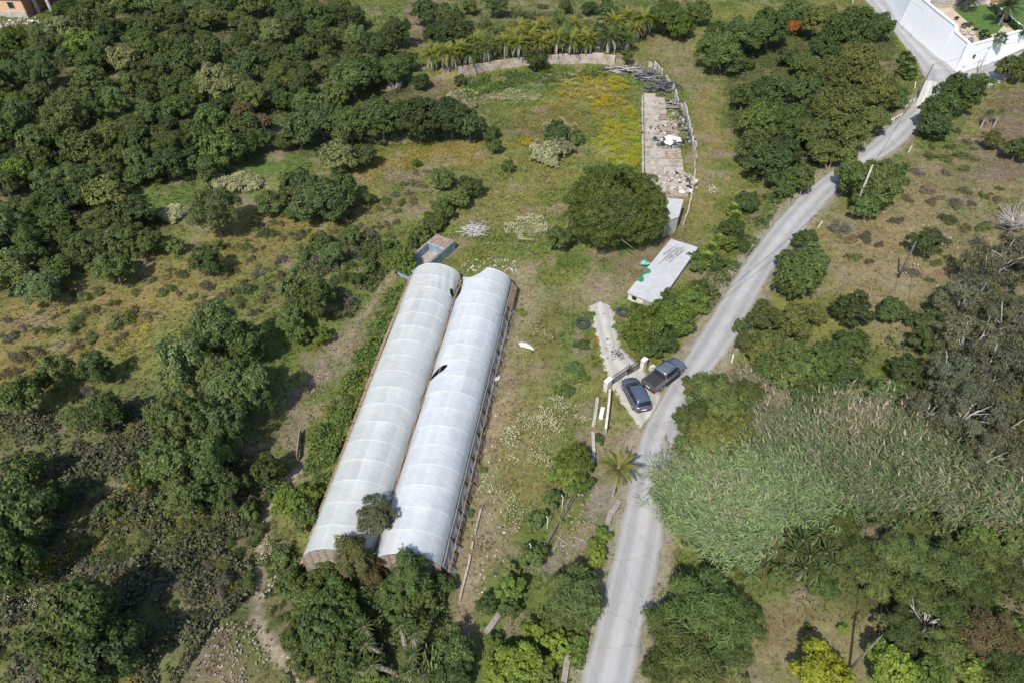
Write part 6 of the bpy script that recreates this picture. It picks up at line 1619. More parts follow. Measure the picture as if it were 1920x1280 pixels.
T = [  # kind, u, v, radius px, colour, height factor
 # open slope on the left
 ('olive', 400, 397, 56, 'silver'), ('oak', 512, 376, 36, 'grey'), ('oak', 600, 368, 60, 'dk'), ('oak', 640, 352, 36, 'mid'), ('oak', 560, 348, 40, 'dk'), ('oak', 690, 370, 16, 'mid'), ('oak', 545, 398, 22, 'mid'), ('oak', 575, 392, 26, 'mid'),
 ('oak', 636, 290, 40, 'pale'), ('oak', 682, 292, 28, 'mid'), ('oak', 715, 222, 54, 'mid'), ('oak', 785, 215, 58, 'dk'), ('oak', 845, 216, 52, 'dk'), ('oak', 880, 236, 34, 'dk'), ('oak', 655, 232, 46, 'mid'), ('oak', 600, 226, 44, 'dk'), ('oak', 560, 245, 40, 'dk'),
 ('oak', 919, 246, 18, 'mid'), ('oak', 926, 272, 19, 'mid'), ('oak', 918, 256, 14, 'dk'), ('oak', 780, 304, 11, 'bright'), ('oak', 952, 311, 16, 'mid'),
 ('oak', 828, 335, 26, 'grey'), ('oak', 880, 348, 28, 'mid'), ('oak', 857, 372, 25, 'grey'), ('oak', 828, 392, 27, 'mid'), ('oak', 812, 415, 24, 'mid'), ('oak', 751, 490, 36, 'bright', 1.15), ('oak', 728, 470, 22, 'mid'), ('oak', 790, 440, 22, 'mid'), ('oak', 775, 455, 16, 'dk'),
 ('oak', 215, 505, 38, 'mid'), ('olive', 388, 488, 40, 'mid'), ('olive', 76, 535, 44, 'silver'), ('oak', 330, 462, 18, 'grey'), ('oak', 180, 498, 20, 'grey'), ('oak', 408, 458, 14, 'mid'),
 ('oak', 541, 540, 24, 'grey'), ('oak', 590, 560, 42, 'mid'), ('oak', 545, 600, 34, 'mid'), ('oak', 562, 625, 26, 'mid'), ('oak', 600, 628, 20, 'bright'), ('olive', 625, 475, 28, 'grey'), ('oak', 600, 450, 24, 'dk'), ('olive', 655, 440, 24, 'grey'), ('oak', 570, 478, 14, 'mid'),
 ('oak', 690, 500, 18, 'grey'), ('oak', 668, 520, 16, 'mid'), ('scrub', 700, 470, 18, 'grey'), ('scrub', 640, 520, 20, 'grey'), ('scrub', 610, 500, 18, 'twig'),
 # big grey olive clump
 ('olive', 405, 630, 58, 'grey'), ('olive', 460, 640, 48, 'mid'), ('olive', 345, 690, 58, 'silver'), ('olive', 400, 700, 46, 'silver'), ('olive', 460, 712, 60, 'grey'), ('olive', 330, 790, 62, 'grey'), ('olive', 400, 790, 56, 'grey'), ('olive', 320, 860, 58, 'grey'), ('olive', 395, 868, 52, 'grey'), ('olive', 345, 930, 46, 'grey'), ('olive', 415, 930, 34, 'grey'), ('olive', 490, 745, 34, 'grey'), ('olive', 425, 745, 44, 'silver'), ('olive', 432, 830, 36, 'grey'),
 ('oak', 262, 890, 26, 'mid'), ('oak', 215, 955, 22, 'mid'), ('oak', 440, 900, 30, 'dk'), ('oak', 500, 880, 34, 'mid'), ('oak', 470, 960, 24, 'grey'),
 ('oak', 105, 690, 36, 'grey'), ('olive', 178, 688, 34, 'grey'), ('oak', 200, 700, 22, 'mid'), ('oak', 40, 742, 42, 'mid'), ('olive', 84, 710, 30, 'grey'), ('olive', 195, 765, 40, 'mid'), ('scrub', 140, 608, 26, 'grey'), ('scrub', 220, 598, 30, 'sage'), ('scrub', 130, 780, 34, 'sage'), ('scrub', 60, 800, 26, 'twig'), ('scrub', 165, 730, 20, 'twig'),
 ('oak', 40, 882, 42, 'mid'), ('oak', 108, 930, 30, 'mid'), ('oak', 40, 965, 60, 'grey'), ('oak', 28, 1060, 56, 'mid'), ('oak', 96, 952, 24, 'olv'), ('oak', 20, 1020, 40, 'dk'),
 ('oak', 165, 1150, 74, 'mid'), ('oak', 110, 1200, 62, 'mid'), ('oak', 195, 1215, 66, 'dk'), ('oak', 150, 1250, 60, 'mid'), ('oak', 240, 1180, 34, 'mid'), ('scrub', 60, 1262, 36, 'twig'), ('scrub', 310, 1190, 30, 'sage'),
 # beside and in front of the greenhouse
 ('oak', 545, 940, 42, 'bright'), ('oak', 572, 965, 32, 'mid'), ('oak', 590, 922, 22, 'bright'), ('oak', 518, 925, 22, 'mid'), ('olive', 527, 1045, 24, 'grey'), ('oak', 540, 1090, 32, 'mid'), ('oak', 575, 1120, 42, 'mid'), ('oak', 625, 1118, 40, 'mid'), ('oak', 600, 1180, 54, 'mid'), ('olive', 560, 1190, 40, 'mid'), ('oak', 645, 1170, 46, 'mid'), ('oak', 640, 1240, 56, 'mid'), ('oak', 570, 1240, 34, 'olv'), ('oak', 690, 1260, 34, 'bright'), ('oak', 610, 1070, 26, 'mid'),
 ('feather', 664, 1046, 50, 'moss', 1.5), ('feather', 700, 1070, 34, 'brn', 1.2), ('feather', 770, 1078, 54, 'mid', 1.35), ('olive', 740, 1120, 40, 'mid', 1.2), ('olive', 790, 1125, 36, 'mid', 1.2), ('oak', 828, 1100, 28, 'mid'), ('oak', 850, 1220, 46, 'mid'), ('oak', 850, 1262, 44, 'mid'),
 ('oak', 1075, 868, 38, 'bright'), ('oak', 1092, 905, 24, 'bright'), ('oak', 1060, 888, 30, 'bright'), ('oak', 1036, 935, 24, 'mid'), ('oak', 1006, 970, 24, 'grey'), ('oak', 998, 1040, 28, 'grey'), ('olive', 958, 1068, 20, 'pale'), ('oak', 958, 1102, 34, 'bright'), ('oak', 915, 1130, 22, 'mid'), ('oak', 956, 1140, 26, 'mid'), ('oak', 1052, 976, 8, 'lime'),
 ('feather', 1076, 1112, 66, 'sage', .85), ('feather', 1060, 1150, 44, 'sage', .9), ('oak', 1003, 1180, 28, 'lime'), ('oak', 970, 1235, 44, 'lime'), ('oak', 935, 1262, 36, 'lime'), ('oak', 1010, 1250, 32, 'lime'), ('oak', 1045, 1210, 30, 'lime'), ('oak', 925, 1200, 22, 'bright'), ('oak', 1080, 1200, 26, 'bright'), ('oak', 1120, 1020, 20, 'lime'), ('oak', 1132, 1000, 20, 'bright'), ('oak', 1120, 1045, 22, 'lime'), ('oak', 1020, 1270, 28, 'olv'), ('oak', 1090, 1170, 26, 'olv'),
 # plot and track
 ('oak', 1050, 446, 32, 'dk'), ('feather', 1003, 112, 25, 'dk', 1.0), ('oak', 1176, 104, 14, 'mid'), ('oak', 1138, 22, 26, 'grey'), ('oak', 1106, 14, 16, 'dk'), ('oak', 1060, 12, 16, 'grey'), ('oak', 1250, 28, 40, 'mid'), ('oak', 1278, 48, 30, 'bright'), ('oak', 1215, 30, 20, 'grey'), ('oak', 1310, 25, 26, 'mid'),
 ('oak', 824, 62, 36, 'dk'), ('oak', 860, 60, 33, 'dk'), ('oak', 796, 22, 30, 'dk'), ('oak', 840, 28, 26, 'grey'), ('oak', 710, 82, 40, 'dk'), ('oak', 742, 60, 34, 'mid'), ('oak', 690, 128, 38, 'mid'), ('oak', 735, 128, 38, 'mid'), ('oak', 762, 112, 24, 'dk'), ('oak', 660, 30, 30, 'dk'), ('oak', 660, 150, 40, 'grey'), ('oak', 625, 180, 34, 'grey'), ('oak', 790, 152, 18, 'dk'), ('oak', 862, 150, 14, 'mid'), ('oak', 930, 8, 28, 'grey'), ('oak', 880, 12, 18, 'sage'), ('scrub', 905, 40, 24, 'sage'), ('scrub', 870, 95, 18, 'sage'), ('scrub', 935, 55, 22, 'sage'), ('scrub', 1000, 30, 22, 'sage'),
 # bank between track and road
 ('oak', 1346, 492, 20, 'mid'), ('oak', 1372, 428, 30, 'mid'), ('oak', 1362, 455, 22, 'bright'), ('oak', 1400, 380, 26, 'grey'), ('oak', 1395, 460, 14, 'mid'), ('oak', 1308, 498, 18, 'mid'),
 ('olive', 1210, 612, 52, 'bright'), ('oak', 1258, 588, 46, 'bright'), ('olive', 1240, 640, 34, 'mid'), ('oak', 1290, 560, 38, 'bright'), ('oak', 1262, 560, 28, 'mid'), ('oak', 1190, 632, 28, 'bright'), ('oak', 1275, 610, 28, 'mid'), ('oak', 1310, 575, 20, 'bright'), ('oak', 1310, 540, 24, 'mid'), ('oak', 1210, 660, 20, 'mid'),
 # big oaks left of the upper road
 ('oak', 1345, 95, 46, 'mid'), ('oak', 1400, 60, 50, 'grey'), ('oak', 1445, 52, 46, 'mid'), ('oak', 1350, 60, 36, 'mid'), ('oak', 1495, 18, 34, 'mid'), ('oak', 1540, 40, 44, 'olv'), ('oak', 1595, 62, 58, 'mid'), ('oak', 1650, 50, 32, 'mid'), ('oak', 1555, 85, 40, 'mid'), ('oak', 1372, 112, 30, 'dk'), ('oak', 1405, 118, 14, 'mid'),
 ('oak', 1610, 115, 44, 'olv'), ('oak', 1565, 140, 48, 'olv'), ('oak', 1510, 120, 32, 'mid'), ('oak', 1478, 105, 22, 'mid'), ('oak', 1640, 165, 52, 'olv'), ('oak', 1575, 200, 60, 'olv'), ('oak', 1505, 170, 40, 'grey'), ('oak', 1440, 170, 52, 'mid'), ('oak', 1395, 180, 34, 'mid'), ('oak', 1420, 230, 50, 'mid'), ('oak', 1480, 225, 50, 'mid'), ('oak', 1530, 250, 40, 'olv'), ('oak', 1635, 220, 42, 'olv'), ('oak', 1420, 280, 42, 'dk'), ('oak', 1470, 285, 40, 'dk'), ('oak', 1548, 282, 36, 'olv'), ('oak', 1440, 310, 44, 'dk'), ('oak', 1495, 335, 34, 'mid'), ('oak', 1470, 355, 22, 'mid'), ('oak', 1680, 185, 26, 'mid'), ('oak', 1390, 120, 12, 'mid'), ('oak', 1600, 255, 36, 'olv'),
 ('thicket', 1024, 286, 32, 'cream', 1.1), ('thicket', 1054, 276, 26, 'cream', 1.1), ('thicket', 1046, 246, 32, 'grey', 1.1), ('thicket', 1076, 258, 22, 'grey', 1.1), ('thicket', 1034, 304, 18, 'cream'), ('thicket', 425, 348, 34, 'cream', .7), ('thicket', 470, 340, 24, 'cream', .7), ('thicket', 325, 405, 22, 'cream', .8), ('thicket', 860, 184, 22, 'cream', .8), ('thicket', 885, 194, 16, 'cream', .8), ('oak', 1490, 52, 19, 'orange', .8), ('oak', 1200, 62, 10, 'orange'),
 # right of the road
 ('oak', 1632, 342, 60, 'mid'), ('oak', 1598, 330, 38, 'grey'), ('oak', 1668, 330, 40, 'mid'), ('oak', 1625, 382, 34, 'mid'), ('oak', 1585, 295, 26, 'grey'),
 ('oak', 1800, 170, 50, 'mid'), ('oak', 1765, 205, 46, 'mid'), ('oak', 1752, 236, 32, 'dk'), ('oak', 1830, 160, 28, 'mid'), ('oak', 1895, 128, 30, 'olv'), ('oak', 1930, 118, 26, 'olv'), ('oak', 1862, 262, 22, 'olv'), ('oak', 1910, 278, 28, 'dk'),
 ('oak', 1500, 515, 50, 'mid'), ('oak', 1480, 490, 30, 'grey'), ('oak', 1520, 478, 36, 'grey'), ('oak', 1510, 450, 26, 'grey'), ('oak', 1480, 535, 34, 'mid'), ('oak', 1600, 578, 44, 'dk'), ('oak', 1672, 580, 32, 'dk'), ('oak', 1738, 455, 34, 'dk'),
 ('olive', 1432, 590, 40, 'olv'), ('olive', 1490, 600, 46, 'olv'), ('olive', 1405, 640, 34, 'olv'), ('olive', 1450, 645, 40, 'olv'), ('olive', 1530, 590, 28, 'olv'), ('olive', 1390, 610, 20, 'grey'),
 ('oak', 1500, 690, 58, 'mid'), ('oak', 1560, 670, 52, 'mid'), ('oak', 1600, 640, 40, 'mid'), ('oak', 1540, 725, 46, 'mid'), ('oak', 1450, 690, 40, 'mid'), ('oak', 1590, 700, 36, 'dk'), ('oak', 1500, 740, 34, 'mid'), ('oak', 1430, 665, 30, 'olv'),
 ('feather', 1340, 750, 62, 'sage', .9), ('feather', 1300, 790, 46, 'sage', .9), ('oak', 1330, 820, 52, 'olv'), ('oak', 1290, 840, 34, 'mid'), ('feather', 1400, 740, 40, 'sage', .9), ('oak', 1410, 845, 28, 'mid'), ('oak', 1380, 810, 40, 'olv'), ('oak', 1360, 865, 28, 'olv'), ('oak', 1300, 720, 28, 'olv'),
 ('oak', 1740, 640, 36, 'mid'), ('oak', 1700, 690, 36, 'dk'), ('oak', 1720, 600, 24, 'dk'), ('oak', 1660, 730, 34, 'mid'), ('oak', 1690, 770, 30, 'dk'),
 ('euc', 1870, 500, 62, 'gum'), ('euc', 1810, 560, 50, 'gum'), ('euc', 1890, 590, 60, 'gum'), ('euc', 1820, 640, 62, 'gum'), ('euc', 1780, 700, 56, 'gum'), ('euc', 1870, 690, 66, 'gum'), ('euc', 1740, 770, 56, 'gum'), ('euc', 1810, 780, 64, 'gum'), ('euc', 1890, 790, 60, 'gum'), ('euc', 1930, 700, 50, 'gum'), ('euc', 1850, 860, 56, 'gum'), ('euc', 1920, 870, 50, 'gum'), ('euc', 1750, 830, 40, 'gum'), ('euc', 1930, 480, 50, 'twig'),
 # bottom right
 ('feather', 1310, 1140, 84, 'mid', .8), ('feather', 1255, 1180, 54, 'mid', .8), ('feather', 1370, 1160, 60, 'mid', .8), ('feather', 1290, 1230, 76, 'sage', .8), ('feather', 1360, 1220, 50, 'sage', .8), ('feather', 1235, 1250, 46, 'mid', .8),
 ('oak', 1540, 1248, 56, 'yel'), ('oak', 1665, 1250, 50, 'lime'), ('thicket', 1090, 645, 18, 'mid', .6), ('thicket', 1075, 690, 22, 'mid', .6), ('thicket', 1062, 732, 20, 'grey', .6), ('thicket', 1096, 705, 14, 'bright', .6), ('thicket', 1105, 862, 16, 'bright', .6), ('thicket', 978, 585, 11, 'bright', .6), ('thicket', 1108, 590, 12, 'mid', .6), ('thicket', 1122, 822, 14, 'mid', .6), ('thicket', 905, 880, 10, 'bright', .7), ('thicket', 880, 960, 12, 'mid', .7), ('oak', 1300, 480, 16, 'mid'), ('oak', 1620, 805, 28, 'mid'), ('oak', 1690, 868, 28, 'dk'), ('oak', 1545, 850, 22, 'mid'), ('oak', 1600, 868, 18, 'mid'), ('oak', 1705, 935, 24, 'mid'), ('oak', 1790, 905, 26, 'dk'), ('oak', 1860, 962, 28, 'mid'), ('oak', 1640, 960, 22, 'dk'), ('oak', 1470, 850, 18, 'mid'), ('oak', 1582, 1177, 13, 'lime'), ('oak', 1515, 1175, 8, 'bright'), ('olive', 1655, 1165, 24, 'pale'), ('oak', 1385, 1262, 30, 'pale'), ('oak', 1362, 1040, 26, 'mid'), ('oak', 1460, 1075, 18, 'grey'), ('oak', 1335, 1055, 26, 'mid'),
 ('feather', 1570, 985, 48, 'sage', .7), ('feather', 1600, 1040, 50, 'sage', .8), ('feather', 1640, 1090, 44, 'sage', .8), ('feather', 1700, 1040, 56, 'sage', .8), ('feather', 1720, 1110, 52, 'mid', .8), ('feather', 1790, 1060, 60, 'sage', .8), ('feather', 1850, 1040, 50, 'olv', .8), ('feather', 1690, 1180, 48, 'sage', .8), ('feather', 1780, 1150, 50, 'mid', .8), ('feather', 1840, 1110, 50, 'mid', .8), ('feather', 1900, 1090, 48, 'olv', .8), ('feather', 1860, 1190, 56, 'brn', .9), ('feather', 1890, 1250, 50, 'mid', .8), ('feather', 1770, 1220, 50, 'sage', .8), ('oak', 1740, 1262, 44, 'bright'), ('oak', 1820, 1262, 40, 'bright'), ('oak', 1905, 1180, 36, 'bright'), ('oak', 1840, 1010, 40, 'bright'), ('oak', 1900, 1010, 34, 'olv'), ('oak', 1560, 1110, 12, 'bright'), ('feather', 1540, 1095, 34, 'mid', .6),
]
for e in T: plant(*e)
# tree that has grown up through the gutter between the two spans
g = flat(708, 964, 3.5); g[2] = float(terrain(g[0], g[1])); t = thing('slender_tree', 'small tree growing up through the greenhouse gutter near its front end', 'tree', tuple(g), .4)
cr = obj('crown', PROTO[('olive', 'm')][1], t, (0, 0, 2.0)); cr.scale = (1.75, 1.9, 1.7); cr.color = (.14, .15, .075, 1)
tk = obj('trunk', TRUNK[1], t); tk.scale = (.9, .9, 3.0)

# the wooded hillside: gaps between the surveyed crowns filled to a closed canopy
WOOD = [(-20, 60), (60, 62), (120, 20), (200, 0), (420, 2), (640, 0), (690, 40), (640, 200), (560, 235), (525, 270), (430, 290), (335, 330), (215, 350), (200, 370), (-20, 400)]
WOOD2 = [(-20, 395), (200, 375), (300, 400), (300, 440), (250, 470), (150, 500), (60, 520), (-20, 560)]
placed = [(e[1], e[2], e[3]) for e in T]
WOODM = [('oak', 'dk', 5), ('oak', 'mid', 6), ('oak', 'grey', 3), ('olive', 'grey', 2), ('olive', 'silver', 1), ('oak', 'olv', 1.5), ('oak', 'bright', 1.2), ('feather', 'mid', 1.2), ('feather', 'sage', .8), ('oak', 'pale', .25)]
special = [('oak', 408, 150, 52, 'pale'), ('oak', 205, 248, 44, 'olv'), ('oak', 488, 228, 26, 'brn'), ('olive', 120, 215, 52, 'sage'), ('oak', 455, 210, 22, 'brn'), ('olive', 510, 60, 34, 'silver'), ('oak', 280, 90, 40, 'mid'), ('olive', 75, 130, 46, 'dk')]
for e in special: plant(*e); placed.append(e[1:4])
rw = random.Random(31)
def clear_wood(u, v): return not ((412 < u < 446 and 40 < v < 108) or (235 < u < 275 and -5 < v < 45) or (u < 60 and v < 62))
for poly, nt_, smin in ((WOOD, 2600, 20), (WOOD2, 700, 22)):
    for _ in range(nt_ * 2):
        u, v = rw.uniform(-30, 700), rw.uniform(0, 560)
        if not in_poly(np.array([u]), np.array([v]), poly)[0] or not clear_wood(u, v): continue
        r = rw.uniform(smin, 42) * (.8 + .35 * v / 400)
        if any(math.hypot(u - a, (v - b) * 1.25) < .60 * (r + c) for a, b, c in placed): continue
        kinds = rw.choices(WOODM, [w[2] for w in WOODM])[0]
        plant(kinds[0], u, v, r, kinds[1], rw.uniform(.85, 1.2)); placed.append((u, v, r))
# low scrub on the open slopes
SCR = [([(0, 560), (300, 490), (470, 410), (560, 450), (540, 520), (320, 580), (200, 660), (0, 740)], 52, ['twig', 'sage', 'tan', 'tan', 'grey'], (8, 22)),
       ([(480, 400), (700, 380), (790, 310), (810, 330), (740, 420), (560, 460)], 60, ['tan', 'tan', 'twig', 'sage'], (9, 20)),
       ([(560, 470), (700, 440), (740, 480), (640, 560), (560, 540)], 26, ['grey', 'sage', 'mid', 'twig'], (12, 22)),
       ([(180, 900), (330, 960), (470, 980), (470, 1100), (330, 1180), (240, 1120), (120, 1060)], 60, ['sage', 'twig', 'grey', 'sage', 'mid'], (18, 36)),
       ([(1560, 430), (1720, 300), (1880, 340), (1900, 440), (1760, 560), (1690, 520), (1580, 520)], 30, ['tan', 'sage', 'twig', 'tan'], (10, 22)),
       ([(840, 10), (1300, 10), (1240, 40), (900, 70)], 22, ['sage', 'grey', 'tan'], (9, 18)),
       ([(570, 880), (640, 720), (730, 560), (750, 560), (690, 720), (610, 900)], 20, ['mid', 'bright', 'olv', 'grey'], (10, 20)),
       ([(360, 560), (520, 490), (560, 520), (480, 600), (400, 590)], 12, ['twig', 'sage'], (12, 22)),
       ([(480, 1060), (520, 1000), (560, 1020), (540, 1130), (560, 1230), (600, 1290), (540, 1230)], 10, ['mid', 'sage'], (12, 22)),
       ([(1700, 200), (1850, 250), (1840, 330), (1740, 300)], 10, ['sage', 'mid', 'tan'], (8, 18))]
for poly, n, cols, (r0, r1) in SCR:
    k = 0; us = [p[0] for p in poly]; vs = [p[1] for p in poly]
    for _ in range(n * 30):
        if k >= n: break
        u, v = rw.uniform(min(us), max(us)), rw.uniform(min(vs), max(vs)); r = rw.uniform(r0, r1)
        if not in_poly(np.array([u]), np.array([v]), poly)[0]: continue
        if any(math.hypot(u - a, v - b) < .85 * (r * .6 + c) for a, b, c in placed): continue
        plant('scrub', u, v, r, rw.choice(cols), rw.uniform(.8, 1.2)); placed.append((u, v, r)); k += 1
finish_labels()

# ------------------------------------------------------------------ what nobody could count: sward, flowers, undergrowth, canes
def visible(x, y, z, m=170):
    u, v = to_px(x, y, z); return (u > -m) & (u < 1920 + m) & (v > -m) & (v < 1280 + m)
HARD = [gl(ROAD_L) + gl(ROAD_R)[::-1], gl(UL) + gl(UR)[::-1], gl(SL) + gl(SR)[::-1], gl(DL) + gl(DR)[::-1], gl(AL) + gl(AR)[::-1], gl(PL) + gl(PR)[::-1],
        [tuple(p[:2]) for p in (A_, B_, C_, D_)], [tuple(stp(a, b, 0)[:2] + sl0) for a, b in ((0, 0), (0, 1), (1, 1), (1, 0))], [tuple(p) for p in gp_], [(tkp(a, b, 0) + bl)[:2].tolist() for a, b in ((-.2, -.2), (wx + .2, -.2), (wx + .2, ly + .2), (-.2, ly + .2))]]
FBP = [flat(u, v, 2.15)[:2].tolist() for u, v in ((1258, 448), (1309, 464), (1234, 571), (1176, 548))]
HARD.append(FBP)
def scatter(n, rng, poly=None):
    if poly is None: x = rng.uniform(-140, 145, n * 3); y = rng.uniform(11, 180, n * 3)
    else:
        px = [p[0] for p in poly]; py = [p[1] for p in poly]
        x = rng.uniform(min(px), max(px), n * 3); y = rng.uniform(min(py), max(py), n * 3)
    z = terrain(x, y); k = visible(x, y, z)
    if poly is not None: k &= in_poly(x, y, poly)
    x, y, z = x[k], y[k], z[k]
    k = seg_dist(x, y, TRAIL) > .45
    for h in HARD: k &= ~in_poly(x, y, h)
    return x[k][:n], y[k][:n], z[k][:n]

def tufts(name, x, y, z, col, rng, hgt, wid, nb=5, lean=.5, label='', mat='blade'):
    n = len(x); V, C = [], []
    for b in range(nb):
        a = rng.uniform(0, 6.283, n); h = hgt * rng.uniform(.5, 1.3, n); l = h * lean * rng.uniform(.3, 1.3, n)
        ox, oy = rng.normal(0, .10, n) * wid * 8, rng.normal(0, .10, n) * wid * 8
        w = wid * rng.uniform(.6, 1.4, n)
        dx, dy = np.cos(a), np.sin(a)
        B1 = np.stack([x + ox - dy * w, y + oy + dx * w, z - .03], 1); B2 = np.stack([x + ox + dy * w, y + oy - dx * w, z - .03], 1)
        Tp = np.stack([x + ox + dx * l, y + oy + dy * l, z + h], 1)
        V.append(np.stack([B1, B2, Tp], 1)); f = rng.uniform(.7, 1.35, n)[:, None]
        C.append(np.repeat((col * f)[:, None], 3, 1))
    V = np.concatenate(V).reshape(-1, 3); C = np.concatenate(C).reshape(-1, 3)
    F = np.arange(len(V)).reshape(-1, 3)
    o = obj(name, np_mesh(name, V, F, M[mat], attrs={'col': ('FLOAT_COLOR', 'POINT', np.concatenate([C, np.ones((len(C), 1))], 1))}))
    return tag(o, label, kind='stuff')
r1 = np.random.default_rng(101)
x, y, z = scatter(185000, r1)
dens = sstep(.30, .55, fbm(x / 2.3, y / 2.3, 121, 4))
c = ground_colour(x, y)
lum = c.sum(1); green = c[:, 1] / (c[:, 0] + 1e-6)
earth = (c[:, 2] / (c[:, 0] + 1e-6)) > .60
keep = r1.random(len(x)) < np.where(earth, .18, .35 + .65 * dens)
x, y, z, c, green = x[keep], y[keep], z[keep], c[keep], green[keep]
jit = r1.normal(1, .12, (len(x), 3)) * np.array([1.0, 1.03, .95])
gm = (r1.random(len(x)) < np.where(green > .9, .40, .10))[:, None]
cc = np.where(gm, c * .45 + np.array((.085, .125, .03)) * .6, c * 1.08) * jit
hh = np.where(green > 1.05, .34, .22) * (.6 + .8 * fbm(x / 1.7, y / 1.7, 131, 3))
tufts('grass', x, y, z, cc, r1, hh, .035, 6, .7, 'dry and green grass tufts over the whole site')
# low leafy undergrowth below the woods and along the banks
UG = [gpoly(WOOD), gpoly(WOOD2), gpoly([(-20, 780), (250, 760), (300, 800), (520, 880), (500, 960), (470, 1120), (400, 1180), (330, 1290), (-20, 1290)]), gpoly([(510, 1020), (600, 1070), (830, 1090), (860, 1290), (540, 1290)]), gpoly([(1270, 870), (1480, 790), (1750, 560), (1990, 480), (1990, 1300), (1690, 1300), (1650, 1150), (1500, 1100), (1300, 1060)]), gpoly([(1350, 110), (1500, 30), (1680, 60), (1690, 200), (1540, 310), (1440, 340), (1370, 250)]), gpoly([(900, 1290), (960, 1180), (1060, 1120), (1110, 1110), (1090, 1290)]), gpoly([(590, 960), (560, 900), (650, 700), (740, 530), (765, 540), (700, 700)]), gpoly([(560, 470), (720, 430), (760, 470), (660, 600), (520, 620)]), gpoly([(860, 150), (1000, 135), (1150, 130), (1140, 145), (1000, 160), (880, 185)]), gpoly([(1290, 560), (1360, 470), (1400, 380), (1480, 350), (1440, 430), (1330, 590)])]
UGC = [(.080, .110, .036), (.080, .110, .038), (.105, .108, .056), (.08, .112, .036), (.085, .115, .042), (.08, .11, .036), (.10, .145, .034), (.105, .15, .036), (.095, .11, .05), (.08, .125, .034), (.10, .125, .04)]
UGN = [60000, 16000, 60000, 14000, 26000, 14000, 9000, 12000, 9000, 5000, 7000]
PV, PF, PC, nn_ = [], [], [], 0
for poly, colr, n in zip(UG, UGC, UGN):
    x, y, z = scatter(n, r1, poly)
    lump = fbm(x / 1.6, y / 1.6, 141, 3)
    k = r1.random(len(x)) < sstep(.35, .6, lump); x, y, z, lump = x[k], y[k], z[k], lump[k]
    P = np.stack([x, y, z + (lump - .3) * 2.2 * r1.random(len(x)) ** .6], 1)
    V, F = leaf_cards(P, norm(r1.normal(size=P.shape) * .6 + [0, 0, .8]), r1.uniform(.10, .22, len(P)), .5, r1)
    cl = np.array(colr) * r1.uniform(.6, 1.5, (len(P), 1)) * r1.normal(1, .08, (len(P), 3))
    PV.append(V); PF.append(F + nn_); nn_ += len(V); PC.append(np.repeat(cl, 4, 0))
# rank weeds and herbs in clumps over the open ground, coloured like the sward they grow in
x, y, z = scatter(230000, r1)
lump = fbm(x / 1.25, y / 1.25, 143, 4); big = fbm(x / 7, y / 7, 145, 3)
k = r1.random(len(x)) < sstep(.50, .66, lump + .35 * (big - .5)); x, y, z, lump = x[k], y[k], z[k], lump[k]
gc_ = ground_colour(x, y)
mix = r1.random((len(x), 1)); hue = fbm(x / 2.1, y / 2.1, 147, 3)[:, None]
wc = np.where(hue > .56, np.array((.175, .14, .075)), np.where(hue > .44, np.array((.105, .140, .042)), np.array((.088, .112, .046))))
wc = gc_ * .4 + wc * .6
wc = wc * r1.uniform(.65, 1.35, (len(x), 1))
P = np.stack([x, y, z + np.clip(lump - .42, .02, 1) * 1.7 * r1.random(len(x)) ** .7], 1)
V, F = leaf_cards(P, norm(r1.normal(size=P.shape) * .6 + [0, 0, .8]), r1.uniform(.06, .16, len(P)), .4, r1)
PV.append(V); PF.append(F + nn_); nn_ += len(V); PC.append(np.repeat(wc, 4, 0))
PC = np.concatenate(PC)
tag(obj('undergrowth', np_mesh('undergrowth', np.concatenate(PV), np.concatenate(PF), M['blade'], attrs={'col': ('FLOAT_COLOR', 'POINT', np.concatenate([PC, np.ones((len(PC), 1))], 1))})), 'low leafy undergrowth on the wooded slopes and banks', kind='stuff')

def flower_stuff(name, label, patches, colr, leafcol, rng, perpx, size, h):
    PV, PF, PC, nn_ = [], [], [], 0
    for (u, v, ru, rv, den) in patches:
        g = ground(u, v); gx_ = ground(u + ru, v); gy_ = ground(u, v - rv)
        A, B = np.hypot(*(gx_ - g)[:2]), np.hypot(*(gy_ - g)[:2])
        n = int(A * B * 3.14 * den)
        a = rng.uniform(0, 6.283, n); r = np.sqrt(rng.random(n)) ** .8
        x = g[0] + A * r * np.cos(a); y = g[1] + B * r * np.sin(a)
        cl = fbm(x / 1.1, y / 1.1, 151, 4)
        k = rng.random(n) < sstep(.38, .58, cl + .25 * (1 - r) - .08); x, y, cl = x[k], y[k], cl[k]
        if not len(x): continue
        z = terrain(x, y); hgt = h * (.35 + 1.1 * cl)
        for part in (0, 1):
            P = np.stack([x + (rng.normal(0, .08, len(x)) if part else 0), y + (rng.normal(0, .08, len(x)) if part else 0), z + hgt * (rng.uniform(.2, .8, len(x)) if part else rng.uniform(.85, 1.1, len(x)))], 1)
            s = size * rng.uniform(.6, 1.4, len(x)) * (1.6 if part else 1)
            V, F = leaf_cards(P, norm(rng.normal(size=P.shape) * (.7 if part else .35) + [0, 0, 1]), s, .5 if part else .85, rng)
            cc = np.array(leafcol if part else colr) * rng.uniform(.75, 1.2, (len(x), 1)) * rng.normal(1, .05, (len(x), 3))
            PV.append(V); PF.append(F + nn_); nn_ += len(V); PC.append(np.repeat(cc, 4, 0))
    PC = np.concatenate(PC)
    o = obj(name, np_mesh(name, np.concatenate(PV), np.concatenate(PF), M['petal'], attrs={'col': ('FLOAT_COLOR', 'POINT', np.concatenate([PC, np.ones((len(PC), 1))], 1))}))
    return tag(o, label, kind='stuff')
